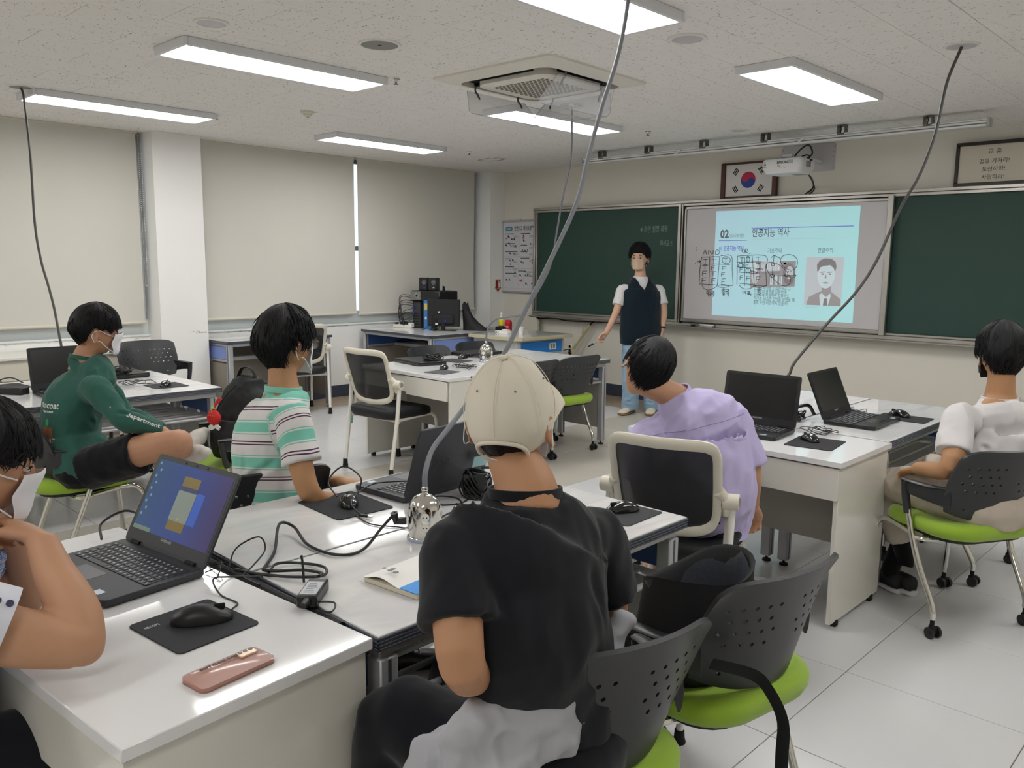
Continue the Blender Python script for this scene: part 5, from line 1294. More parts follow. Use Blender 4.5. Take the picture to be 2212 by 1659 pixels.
def outlet_dome(label, x, y, z, s=1.0):
    t = thing('outlet_dome', label, 'outlet', (x, y, z), 0, 'chrome outlet domes hanging from ceiling cords')
    MB().lathe([(r*s, q*s) for r, q in ((.050, .0), (.051, .006), (.049, .012), (.0465, .014), (.0465, .088), (.045, .098), (.040, .110), (.031, .122), (.018, .130), (.009, .133), (.007, .136), (.0095, .140), (.0105, .146), (.008, .152), (.005, .156))], 36).build('housing', M_chrome, t, ang=50)
    MB().lathe([(.0505*s, 0), (.0515*s, .003*s), (.0515*s, .009*s), (.0495*s, .011*s)], 36).build('base_ring', mat('clear_base_ring', '#aeb4c6', .2), t)
    for k, a in enumerate((20, 110, 200, 290)):
        for zz in ((.045, .075) if s < 1.05 else (.04, .07)):
            m = MB(); ca, sa = math.cos(R(a)), math.sin(R(a)); m.cyl((ca*.045*s, sa*.045*s, zz*s), (ca*.0485*s, sa*.0485*s, zz*s), .012*s, n=14)
            o = m.build('socket', M_white, t)
            m = MB(); m.cyl((ca*.048*s-sa*.005, sa*.048*s+ca*.005, zz*s), (ca*.0492*s-sa*.005, sa*.0492*s+ca*.005, zz*s), .002, n=6); m.cyl((ca*.048*s+sa*.005, sa*.048*s-ca*.005, zz*s), (ca*.0492*s+sa*.005, sa*.0492*s-ca*.005, zz*s), .002, n=6); m.build('pin_hole', M_black, o)
    return t
dm = outlet_dome('large chrome outlet dome on the near table', -1.752, 1.468, HT); dm.rotation_euler = (0, 0, R(30))
cord('plug', 'black plug', [(-1.782, 1.425, .775), (-1.80, 1.402, .775), (-1.80, 1.395, .80)], .012, k=1, parent=dm)
dmM = outlet_dome('small chrome outlet dome on the middle island', -4.68, 4.56, HT, 1.08)
dmR = outlet_dome('chrome outlet dome hidden behind the laptops of the right island', -1.98, 3.98, HT)
dmL = outlet_dome('chrome outlet dome behind the open laptop of the left island', -5.46, 1.72, HT)

t = thing('smartphone', 'rose pink phone in a clear case lying face down on the near desk', 'phone', (-1.417, .700, HT), 7)
M_pink = mat('rose_pink_back', '#c08c7c', .22, coat=.6)
MB().prism(rrect(.073, .158, .011, 5), .001, .0085).build('body', M_pink, t)
m = MB(); m.M = Matrix.Translation((0, 0, 0)); frp = rrect(.078, .163, .014, 5)
m.rings([[(x, y, 0) for x, y in frp], [(x, y, .010) for x, y in frp], [(x*.94, y*.97, .0115) for x, y in frp]]); m.build('clear_case', mat('clear_case', '#c79484', .12, alpha=.42, coat=.5), t, ang=50)
MB().box(-.034, -.010, .035, .074, .0086, .0125, .002).build('camera_bump', mat('cream_gold', '#d8bfa6', .25, metal=.3), t)
m = MB(); [m.cyl((-.028, .067-i*.012, .0125), (-.028, .067-i*.012, .0132), .0045) for i in range(3)]; m.build('lens', M_blackg, t)
text('case_print', 'SOFT CLEAR CASE', .010, mat('case_print', '#54403c', .6), t, Matrix.Translation((-.024, -.045, .0119)) @ Matrix.Rotation(R(90), 4, 'Z'), .0002, bold=.0005)

t = thing('workbook', 'curled workbook with a white and blue cover on the near table', 'book', (-1.53, 1.285, HT+.001), 6)
MB().box(-.09, .09, -.125, .125, 0, .011, .001).build('pages', mat('page_edges', '#cfc8b4', .8), t)
m = MB(); rg = []
for i in range(13):
    v = i/12; x = -.092+.184*v; z = .012+.020*math.sin(math.pi*min(1, v*1.3))**2*(1-v)
    rg.append([(x, -.127, z), (x, .127, z*.6+.005), (x, .127, z*.6+.0056), (x, -.127, z+.0007)])
m.rings(rg); m.build('cover', M_paper, t, ang=60)
MB().box(.035, .0925, -.1275, .1275, .0155, .0165).build('blue_band', mat('book_blue', '#2f8fe0', .5), t, smooth=False)
m = MB(); [m.box(-.06+i*.02, -.050+i*.02, -.095, -.085+(i % 2)*.01, .0325-.001*i, .033) for i in range(3)]; m.build('cover_print', S_g, t, smooth=False)

# power brick tied with its cable behind the near laptop
t = chg = thing('coiled_charger', 'black charger wrapped in its cable at the hinge of the laptop turned away', 'charger', (-1.955, 1.865, HT), 20)
MB().box(-.045, .045, -.022, .022, .005, .085, .006).build('brick', M_blackg, t)
m = MB()
for k in range(6): m.tube([( (-.055+.004*k)*math.cos(a)+.004*math.sin(3*a+k), .030*math.sin(a)+.003*k-.01, .045+.045*math.sin(a+.4*k)) for a in [q*.45 for q in range(15)]], .003, 6, k=2)
m.build('cable_coil', M_cable, t)
cord('charger_cord', 'thin cords trailing from the coiled charger', [(-1.96, 1.84, Z), (-1.93, 1.76, Z), (-1.98, 1.70, Z), (-2.02, 1.74, Z+.01), (-1.98, 1.80, Z), (-1.90, 1.74, Z), (-1.86, 1.62, Z), (-1.80, 1.54, Z)], .0026, parent=chg)
cord('charger_cord', 'thick dark cord from the coiled charger toward the boy in the cap', [(-1.97, 1.90, Z+.09), (-1.92, 1.97, Z+.08), (-1.86, 2.02, Z+.03), (-1.80, 2.03, Z+.01)], .0045, parent=chg)

def cable_heap(label, x, y, z, n=7, r=.06, seed=1, rr=.003, name='cable_coil'):
    rnd = random.Random(seed); m = MB()
    for k in range(n):
        cx, cy = rnd.uniform(-r*.4, r*.4), rnd.uniform(-r*.4, r*.4); a0 = rnd.random()*6; pts = []
        rx, ry = r*rnd.uniform(.4, 1), r*rnd.uniform(.3, .8)
        for q in range(9): pts.append((cx+rx*math.cos(a0+q*.8), cy+ry*math.sin(a0+q*.8), .004+.02*rnd.random()+.004*k*rnd.random()))
        m.tube(pts, rr, 6, k=3)
    o = m.build(name, M_cable); o.location = (x, y, z); return tag(o, label, 'cable')
cable_heap('tangle of black cables between the two open laptops of the right island', -1.87, 4.00, HT, 12, .085, 3, .0035)
cable_heap('thin wires beside the sideways laptop of the right island', -1.72, 4.42, HT, 4, .06, 5, .0016)
cable_heap('thin wires by the mouse pad of the lavender boy', -1.60, 3.76, HT, 5, .09, 6, .0018)
cable_heap('cable coil lying on the closed laptop of the middle island desk', -4.86, 4.16, HT+.03, 9, .075, 7, .0045)
cable_heap('thin looped wires beside the mouse on the middle island', -4.50, 4.16, HT, 6, .10, 8, .0022)
cable_heap('small coil of wire beside the far closed laptop of the middle island', -4.95, 4.72, HT, 4, .05, 9, .003)
cable_heap('cable coil lying on the closed laptop of the left island', -5.62, 2.10, HT+.03, 9, .085, 10, .005)
cable_heap('thin wires lying before the mouse pad of the left island', -5.25, 2.06, HT, 4, .12, 12, .0022)
m = MB(); m.tube([(-1.93, 4.0, HT+.0), (-1.95, 3.97, HT+.08), (-1.96, 3.95, HT+.14), (-1.91, 3.99, HT+.09), (-1.88, 4.03, HT+.05)], [.012, .010, .004, .008, .010], 8, k=4).tube([(-1.88, 4.03, HT+.05), (-1.82, 4.09, HT+.07), (-1.80, 4.13, HT+.02)], .009, 8, k=4)
tag(m.build('plug_bundle', M_cable), 'bundle of black plugs standing up between the right island laptops', 'plugs')
t = thing('power_brick', 'black power brick at the far left edge of the photo', 'power brick', (-5.36, 1.40, HT), 35)
MB().box(-.085, .085, -.035, .035, 0, .042, .005).build('case', M_dark, t); MB().tube([(-.085, 0, .02), (-.13, .02, .03), (-.12, .05, .07), (-.05, .06, .085), (.03, .05, .06)], .004, 6, k=4).build('cord', M_cable, t)
t = thing('notebook', 'thin notebook lying on the desk at the far left edge', 'notebook', (-5.08, 1.16, HT), 20)
MB().box(-.10, .10, -.07, .07, 0, .006).build('pages', M_paper, t, smooth=False); MB().box(-.102, .102, -.072, .072, .006, .008).build('cover', mat('grey_cover', '#8d8a86', .6), t, smooth=False)

# ---- the cords from the ceiling to the domes
cord('ceiling_cord', 'dark cord from the ceiling to the left island, over the boy in green', [(-6.29, 1.83, 2.612), (-6.267, 1.837, 2.535), (-6.125, 1.808, 2.179), (-5.98, 1.763, 1.729), (-5.853, 1.745, 1.493), (-5.725, 1.741, 1.321), (-5.61, 1.73, 1.182), (-5.497, 1.713, 1.018), (-5.46, 1.72, 0.876)], .0075, mat('dark_grey_cord', '#4b4b49', .5), parent=dmL)
cord('ceiling_cord', 'thin grey cord from the ceiling to the small dome of the middle island', [(-3.95, 4.69, 2.612), (-3.961, 4.7, 2.257), (-4.016, 4.68, 1.965), (-4.063, 4.679, 1.733), (-4.113, 4.675, 1.497), (-4.194, 4.656, 1.33), (-4.311, 4.595, 1.129), (-4.432, 4.563, 1.092), (-4.545, 4.541, 1.066), (-4.63, 4.54, 1.007), (-4.683, 4.567, 0.94), (-4.68, 4.56, 0.89)], .0072, M_cableg, parent=dmM)
cord('ceiling_cord', 'thick grey cord sweeping from the ceiling to the near dome', [(-1.93, 2.60, 2.612), (-1.906, 2.564, 2.44), (-1.873, 2.47, 2.233), (-1.856, 2.364, 2.042), (-1.833, 2.265, 1.859), (-1.805, 2.174, 1.698), (-1.806, 2.052, 1.513), (-1.81, 1.927, 1.337), (-1.802, 1.826, 1.211), (-1.819, 1.695, 1.076), (-1.808, 1.616, 1.02), (-1.79, 1.53, 0.964), (-1.757, 1.475, 0.912), (-1.752, 1.468, 0.872)], .0078, mat('mid_grey_cord', '#7c7f86', .5), k=8, n=10, parent=dm)
cord('ceiling_cord', 'grey cord hanging from the ceiling at the right to the right island', [(-1.43, 4.76, 2.612), (-1.467, 4.698, 2.43), (-1.484, 4.639, 2.173), (-1.523, 4.569, 1.962), (-1.576, 4.495, 1.798), (-1.636, 4.394, 1.538), (-1.698, 4.311, 1.372), (-1.78, 4.214, 1.229), (-1.833, 4.153, 1.133), (-1.899, 4.073, 1.001), (-1.918, 4.052, 0.936), (-1.98, 3.98, 0.875)], .008, mat('dark_grey_cord', '#4b4b49', .5), parent=dmR)

# ---- desktop computer corner
TZ = .75
M_plugb = mat('plug_blue', '#26349b', .4)
t = thing('computer_tower', 'black computer tower standing behind the blue box file', 'computer', (-7.42, 6.24, TZ), 14)
MB().box(-.06, .06, -.17, .17, 0, .31, .006).build('case', M_dark, t)
MB().box(-.052, .052, -.173, -.169, .02, .29).build('rear_panel', mat('rear_steel', '#4b4d50', .4, metal=.6), t, smooth=False)
m = MB(); [m.box(-.045+(i % 3)*.032, -.022+(i % 3)*.032, -.176, -.172, .04+(i//3)*.03, .055+(i//3)*.03) for i in range(15)]; m.build('ports', M_black, t, smooth=False)
m = MB(); m.box(-.05, -.02, -.195, -.172, .22, .24, .003); m.box(-.05, -.02, -.195, -.172, .16, .18, .003); m.build('video_plug', M_plugb, t)
t = thing('computer_tower', 'black tower lying flat on top of the upright tower, fan grille showing', 'computer', (-7.27, 6.24, TZ+.312), 10)
MB().box(-.20, .22, -.17, .17, 0, .118, .012).build('case', M_dark, t); MB().box(-.195, -.05, -.174, -.17, .01, .108).build('power_supply', mat('psu_steel', '#8b8b86', .4, metal=.7), t, smooth=False)
m = MB(); [m.tube([(-.105+.042*math.cos(a), -.176, .06+.042*math.sin(a)), (-.105-.042*math.cos(a), -.176, .06-.042*math.sin(a))], .003, 4) for a in (0, .78, 1.57, 2.35)]; m.build('fan_guard', M_silver, t); MB().cyl((-.105, -.176, .06), (-.105, -.18, .06), .014).build('fan_hub', M_black, t)
for i, (dx, lb) in enumerate(((-.055, 'left small black desktop speaker on the lying tower'), (.065, 'right small black desktop speaker on the lying tower'))):
    t = thing('desktop_speaker', lb, 'speaker', (-7.26+dx, 6.16+dx*.3, TZ+.431), 28, 'small black desktop speakers')
    MB().box(-.052, .052, -.05, .05, 0, .145, .006).build('cabinet', M_dark, t)
    MB().lathe([(.027, 0), (.027, .006), (.022, .004), (.018, -.002), (.010, .004), (.001, .008)], 20).build('driver', mat('cone_grey', '#6b6b70', .4), t).matrix_local = Matrix.Translation((.015, -.05, .095)) @ Matrix.Rotation(R(90), 4, 'X')
    MB().lathe([(.011, 0), (.011, .003), (.001, .004)], 14).build('knob', M_plugb if i == 0 else M_chrome, t).matrix_local = Matrix.Translation((.015, -.05, .035)) @ Matrix.Rotation(R(90), 4, 'X')
m = MB(); m.box(-.008, .004, -.006, .006, 0, .055); m.box(.012, .022, -.006, .006, 0, .05); o = m.build('pen_stubs', M_dark); o.location = (-7.08, 6.22, TZ+.431); tag(o, 'two short black stubs beside the small speakers', 'pens')
t = thing('box_file', 'blue box with a yellow note standing beside the tower', 'box', (-7.20, 6.10, TZ), 38)
MB().box(-.045, .045, -.05, .12, 0, .325, .004).build('box', mat('box_blue', '#3f7fc4', .5), t)
MB().box(-.035, .01, -.0525, -.050, .215, .29).build('yellow_note', mat('yellow_note', '#d9c56a', .7), t, smooth=False); MB().box(-.03, -.01, -.0525, -.050, .11, .14).build('sticker', M_paper, t, smooth=False)
text('box_print', 'SAMSUNG', .05, mat('box_print', '#1c4f97', .5), t, Matrix.Translation((.040, -.0505, .05)) @ Matrix.Rotation(R(90), 4, 'X') @ Matrix.Rotation(R(90), 4, 'Z'), .0004, bold=.001, sx=.85)
t = thing('monitor', 'black monitor seen from behind on the corner table', 'monitor', (-6.94, 6.10, TZ), 34); mon_ = t
MB().box(-.185, .185, -.016, .012, .045, .345, .006).build('panel', M_dark, t); MB().box(-.12, .12, -.035, -.014, .07, .17, .012).build('rear_housing', M_dark, t)
MB().box(-.10, -.06, -.038, -.034, .09, .13).build('recess', M_black, t, smooth=False); m = MB(); m.cyl((.035, -.034, .115), (.035, -.06, .11), .012); m.build('video_plug', M_plugb, t)
MB().box(-.085, -.055, -.045, -.034, .065, .08).build('hdmi_tag', M_paper, t, smooth=False); MB().box(-.06, -.042, -.0165, -.016, .195, .212).build('sticker', M_paper, t, smooth=False)
MB().box(-.02, .02, -.03, -.01, .0, .10, .005).build('stand_neck', M_dark, t)
MB().prism(rrect(.30, .17, .03, 4, 0, 0), 0, .010).build('stand_base', M_blackg, t)
for n_, pts in enumerate(([(-6.98, 6.03, .85), (-7.05, 5.97, .80), (-7.12, 5.97, .76), (-7.20, 6.0, .757)], [(-6.90, 6.04, .85), (-6.87, 5.98, .80), (-6.90, 5.96, .757), (-6.94, 5.93, .757)])):
    cord('monitor_cable', ('left' if n_ == 0 else 'right')+' black cable hanging from the back of the monitor', pts, .004, parent=mon_)
m = MB(); rnd = random.Random(4)
for k in range(10):
    a = rnd.uniform(-.03, .03); zt = TZ+.10+.030*k
    m.tube([(-7.42+a, 6.06, zt), (-7.46-.010*k, 5.98, zt-.01+a), (-7.52-rnd.random()*.07, 5.97, (zt+TZ)/2+.04), (-7.52+a*2, 5.97, TZ+.08), (-7.50+a, 5.97, TZ+.03)], rnd.uniform(.0028, .0045), 6, k=5)
tag(m.build('cable_bundle', M_cable), 'bundle of black cables behind the computer towers', 'cables')
t = thing('power_strip', 'white power strip with plugs and tangled cords left of the towers', 'power strip', (-7.52, 5.99, TZ), 14)
MB().box(-.13, .13, -.028, .028, 0, .038, .006).build('body', M_white, t); m = MB(); m.cyl((-.09, 0, .038), (-.09, 0, .06), .018); m.cyl((-.02, 0, .038), (-.02, 0, .07), .018); m.cyl((.05, 0, .038), (.05, 0, .07), .018); m.build('plug', M_dark, t); MB().box(-.12, -.10, -.012, .012, .038, .044).build('red_switch', mat('switch_red', '#c02020', .4), t, smooth=False)
MB().box(.09, .14, -.03, .03, .01, .06, .006).build('white_plug', M_white, t)
t = thing('dark_cloth', 'black cloth bag slumped behind the monitor', 'bag', (-6.78, 6.32, TZ), 20)
M_bag = mat('black_nylon', '#101114', .7, bump=(300, .3, .001), var=(6, .15))
m = MB(); rg = []
for i in range(10):
    v = i/9; z = .285*(1-v)**1.15+.02; x0_ = -.06; w = .05+.24*v**1.5
    rg.append([(x0_+w*(.5+.5*math.cos(a)), .05*math.sin(a)*(1+.2*math.sin(3*a+i)), max(.002, z+.012*math.sin(a*3+i*.8)-(.02 if math.sin(a) < 0 else 0))) for a in [2*math.pi*k/16 for k in range(16)]])
rg.append([(p[0], p[1], .001) for p in rg[-1]])
m.rings(rg).build('cloth', M_bag, t, ang=80)
# ---- things on the teacher's desk
t = thing('water_bottle', 'clear bottle with a yellow label on the teacher desk', 'bottle', (-6.56, 6.63, .752))
MB().lathe([(.030, 0), (.031, .01), (.031, .11), (.028, .135), (.013, .165), (.012, .18)], 20).build('bottle', mat('clear_plastic', '#dfe3e2', .08, alpha=.55), t)
MB().lathe([(.0315, .05), (.0318, .052), (.0318, .115), (.0315, .117)], 20).build('label', mat('label_yellow', '#d9cd2e', .5), t); MB().lathe([(.0322, .03), (.0322, .05)], 20).build('label_band', M_ink, t); MB().lathe([(.014, .178), (.014, .195), (.001, .196)], 16).build('cap', M_white, t)
t = thing('milk_carton', 'small red drink carton beside the bottle', 'carton', (-6.50, 6.68, .752), 20)
M_car = mat('carton_red', '#b3122a', .5); MB().box(-.032, .032, -.032, .032, 0, .085, .002).build('body', M_car, t); MB().prism([(-.032, .085), (.032, .085), (.0, .115)], -.032, .032, lambda u, v, h: (h, u, v)).build('gable', M_car, t); text('carton_text', 'MILK', .026, M_paper, t, Matrix.Translation((-.028, -.0325, .03)) @ Matrix.Rotation(R(90), 4, 'X'), .0003, sx=.8)
t = thing('paper_cup', 'white paper cup at the front of the teacher desk', 'cup', (-6.02, 6.38, .752)); MB().lathe([(.025, 0), (.033, .075), (.034, .077), (.031, .075), (.024, .004)], 24).build('cup', M_paper, t)
t = thing('small_case', 'dark grey transparent case on the teacher desk', 'case', (-6.60, 6.56, .752), 8); MB().box(-.10, .04, -.04, .04, 0, .03, .004).build('clear_half', mat('smoky_plastic', '#8f9294', .2, alpha=.7), t); MB().box(.04, .13, -.04, .04, 0, .045, .004).build('dark_half', M_dark, t)
t = thing('white_box', 'flat white box at the edge of the teacher desk', 'box', (-6.20, 6.30, .752), 5); MB().box(-.085, .085, -.035, .035, 0, .028, .002).build('box', M_paper, t); m = MB(); m.box(-.075, -.06, -.0355, -.035, .006, .012); m.box(-.075, -.06, -.0355, -.035, .016, .022); m.box(-.05, -.04, -.0355, -.035, .008, .02); m.build('print', M_ink, t, smooth=False)
MB().box(-.06, .02, .04, .09, 0, .04, .002).build('second_tier', M_paper, t)
# joint positions in metres (x, y, z)
JT = {
 'P1': {'head':(-4.221,1.478,1.156),'neck':(-4.244,1.427,1.019),'SR':(-4.024,1.394,0.917),'SL':(-4.391,1.52,0.928),'ER':(-3.861,1.438,0.777),'EL':(-4.332,1.634,0.722),'WR':(-3.842,1.609,0.697),'WL':(-4.053,1.706,0.657),'chest':(-4.244,1.388,0.821),'waist':(-4.243,1.351,0.633),'pelvis':(-4.175,1.362,0.51),'HR':(-4.036,1.361,0.531),'HL':(-4.267,1.44,0.498),'KR':(-3.682,1.617,0.67),'KL':(-4.312,1.794,0.519),'AR':(-3.96,1.777,0.562),'AL':(-3.939,1.65,0.53),'TR':(-3.992,1.869,0.619),'TL':(-3.717,1.737,0.595)},
 'P2': {'head':(-2.621,1.556,1.209),'neck':(-2.591,1.524,1.047),'SR':(-2.413,1.448,1.004),'SL':(-2.75,1.591,0.956),'ER':(-2.308,1.441,0.749),'EL':(-2.662,1.647,0.677),'WR':(-2.33,1.576,0.686),'WL':(-2.471,1.669,0.707),'chest':(-2.594,1.476,0.898),'waist':(-2.583,1.46,0.761),'pelvis':(-2.562,1.459,0.52)},
 'P3': {'head':(-1.134,1.175,1.192),'neck':(-1.078,1.16,1.064),'SR':(-1.036,1.331,0.946),'SL':(-1.086,0.984,0.991),'EL':(-0.983,0.906,0.814),'WL':(-1.109,1.098,0.698),'ER':(-1.031,1.378,0.738),'WR':(-1.192,1.445,0.589),'chest':(-1.05,1.133,0.937),'waist':(-0.992,1.106,0.803),'pelvis':(-1.011,1.166,0.566),'KL':(-1.282,0.986,0.553),'KR':(-1.382,1.275,0.511)},
 'P4': {'head':(-1.848,0.413,1.104),'neck':(-1.818,0.361,0.98),'SR':(-1.664,0.271,0.914),'SL':(-2.02,0.386,0.885),'ER':(-1.578,0.496,0.787),'WR':(-1.721,0.478,0.962),'EL':(-2.008,0.523,0.746),'WL':(-1.925,0.485,0.925),'chest':(-1.878,0.309,0.875),'waist':(-1.889,0.27,0.733),'pelvis':(-1.894,0.24,0.609)},
 'P5': {'head':(-1.857,2.69,1.097),'neck':(-1.769,2.777,0.975),'SR':(-1.551,2.863,0.914),'SL':(-1.842,2.702,0.81),'ER':(-1.492,2.882,0.729),'WR':(-1.533,2.989,0.551),'EL':(-1.86,2.685,0.601),'WL':(-1.832,2.831,0.499),'chest':(-1.678,2.796,0.84),'waist':(-1.618,2.787,0.649),'pelvis':(-1.669,2.843,0.475)},
 'P6': {'head':(-0.922,3.923,1.147),'neck':(-0.909,3.913,0.967),'SL':(-1.004,3.696,0.902),'SR':(-0.795,4.117,0.877),'EL':(-0.982,3.566,0.707),'WL':(-1.135,3.687,0.65),'ER':(-0.702,4.106,0.66),'WR':(-0.87,4.202,0.549),'chest':(-0.911,3.936,0.814),'waist':(-0.893,3.858,0.619),'pelvis':(-0.89,3.782,0.504),'KL':(-1.316,3.875,0.497),'KR':(-1.238,4.194,0.525),'AL':(-1.24,3.936,0.161),'AR':(-1.292,3.917,0.107)},
 'P7': {'head':(-4.977,7.021,1.57),'neck':(-4.958,7.014,1.379),'SR':(-5.054,6.842,1.262),'SL':(-4.83,7.171,1.263),'ER':(-5.059,6.76,1.021),'WR':(-5.089,6.648,0.819),'EL':(-4.759,7.164,1.031),'WL':(-4.741,7.115,0.845),'chest':(-4.936,7.0,1.202),'waist':(-4.909,6.969,0.922),'pelvis':(-4.888,6.951,0.735),'HR':(-4.94,6.881,0.703),'HL':(-4.826,7.018,0.703),'KR':(-4.888,6.81,0.382),'KL':(-4.771,6.991,0.378),'AR':(-4.891,6.815,0.077),'AL':(-4.733,6.979,0.068)},
}
# ============================================================ people
from mathutils.kdtree import KDTree
def V3(p): return Vector(p)
def loft_lat(m, pts, ws, ds, lat, n=20, k=5, cap=True, sq=2.0, offs=None):
    """elliptical sections (half width ws along 'lat', half depth ds across it)"""
    P = catmull(pts, k); W_ = interp(ws, k); D_ = interp(ds, k); O_ = interp(offs, k) if offs else [0]*len(P)
    L0 = Vector(lat) if not isinstance(lat, list) else None; LL = catmull(lat, k) if L0 is None else None; rg = []
    for i, p in enumerate(P):
        t = (P[min(i+1, len(P)-1)]-P[max(i-1, 0)]).normalized(); L = (L0 if L0 else LL[i]); L = (L-t*L.dot(t)).normalized(); N = L.cross(t)
        # N points backwards when lat is the person's right and t is up
        r = []
        for q in range(n):
            a = 2*math.pi*q/n; c, s = math.cos(a), math.sin(a); e = 2/sq
            r.append(p+L*(W_[i]*math.copysign(abs(c)**e, c))+N*(D_[i]*math.copysign(abs(s)**e, s)+O_[i]))
        rg.append(r)
    m.rings(rg, cap, cap)
def limb(m, pts, rs, n=14, k=5):
    m.tube([V3(p) for p in pts], rs, n, k=k)
    m.ell(pts[0], (rs[0],)*3, 14, 9); m.ell(pts[-1], (rs[-1],)*3, 12, 8)
def frame_m(C, yaw, pitch=0, roll=0, s=1.0):
    return Matrix.Translation(C) @ Matrix.Rotation(R(yaw), 4, 'Z') @ Matrix.Rotation(R(-pitch), 4, 'X') @ Matrix.Rotation(R(-roll), 4, 'Y') @ Matrix.Scale(s, 4)

def head_r(d):
    """point of the head surface in direction d (unit), head frame: x right, y front, z up"""
    x, y, z = .0745*d.x, .096*d.y, (.112 if d.z > 0 else .120)*d.z
    if z < 0:
        t = min(1, -z/.12); x *= 1-.34*t**1.6; y *= (1-.50*t) if y < 0 else (1-.06*t)
        if y < 0: z *= 1-.10*min(1, -y/.05)
    if y > 0:
        f = lambda a, b, ca, cb: math.exp(-(((x-a)/ca)**2+((z-b)/cb)**2))
        y += .021*f(0, -.036, .010, .020)+.007*f(0, -.012, .009, .022)-.008*(f(.032, -.004, .015, .011)+f(-.032, -.004, .015, .011))+.004*(f(.03, .018, .02, .008)+f(-.03, .018, .02, .008))
        y += .005*f(0, -.066, .018, .006)+.005*f(0, -.078, .016, .006)-.003*f(0, -.072, .02, .003)+.009*f(0, -.105, .018, .014)
    return Vector((x, y, z))
def head_solid(m, H, ears=True, n1=44, n2=34):
    rg = []
    for i in range(n2+1):
        th = math.pi*(i+.001)/(n2+.002); rg.append([H @ head_r(Vector((math.sin(th)*math.cos(a), math.sin(th)*math.sin(a), -math.cos(th)))) for a in [2*math.pi*k/n1 for k in range(n1)]])
    m.rings(rg)
    if ears:
        for s in (-1, 1):
            E = H @ Matrix.Translation((s*.078, -.010, -.020)) @ Matrix.Rotation(R(s*-24), 4, 'Z') @ Matrix.Rotation(R(10), 4, 'X')
            pts = [(s*.004, .010, -.030), (s*.006, .000, -.034), (s*.010, -.012, -.020), (s*.012, -.019, .002), (s*.012, -.015, .022), (s*.009, .000, .031), (s*.004, .013, .022), (s*.0, .012, .008)]
            m.tube([E @ Vector(p) for p in pts], [.005, .006, .005, .0048, .0048, .0048, .0048, .004], 8, k=4)
            q = MB(); q.ell((s*.003, -.003, -.002), (.0045, .015, .029), 12, 8); m.add([E @ Vector(v) for v in q.v], q.f)
            m.tube([E @ Vector(p) for p in ((s*.005, -.008, .016), (s*.007, -.010, 0), (s*.006, -.003, -.012))], .0035, 6, k=3)

def hand(m, Wp, fwd, dorsal, right=True, curl=35, s=1.0, thumb=30, curls=None):
    f = Vector(fwd).normalized(); d = Vector(dorsal); d = (d-f*d.dot(f)).normalized(); x = f.cross(d)  # x = right side when dorsal up
    if not right: x = -x; 
    th = -x                                       # thumb side (right hand, palm down: thumb to the left)
    Wp = Vector(Wp); P = lambda a, b, c: Wp+(th*a+f*b+d*c)*s
    rg = []
    for b, w, t in ((-.012, .024, .017), (.01, .028, .017), (.035, .038, .016), (.065, .043, .014), (.088, .041, .011), (.095, .036, .008)):
        rg.append([P(w*math.cos(a), b, t*math.sin(a)) for a in [2*math.pi*k/16 for k in range(16)]])
    m.rings(rg)
    for i, (a, L, r) in enumerate(((.031, .070, .0088), (.0105, .078, .0090), (-.0105, .072, .0086), (-.031, .056, .0076))):
        c = R((curls[i] if curls else curl)*(1+.08*i)); pts = [P(a*.9, .062, 0), P(a, .088, 0)]; ang = 0; p = (.088, 0)
        for j, seg in enumerate((.46, .30, .24)):
            ang += c*(.8 if j == 0 else 1.0); p = (p[0]+L*seg*math.cos(ang), p[1]-L*seg*math.sin(ang)); pts.append(P(a*(1.02-.02*j), p[0], p[1]))
        m.tube(pts, [r*s, r*s, r*.97*s, r*.9*s, r*.72*s], 10, k=3); m.ell(pts[-1], (r*.72*s,)*3, 8, 6)
    t = R(thumb); pts = [P(.018, .018, -.004), P(.034+.012*math.sin(t), .042, -.012), P(.040+.022*math.sin(t), .066, -.022), P(.036+.018*math.sin(t), .090, -.034)]
    m.tube(pts, [.014*s, .0115*s, .010*s, .0078*s], 10, k=3); m.ell(pts[-1], (.0078*s,)*3, 8, 6)

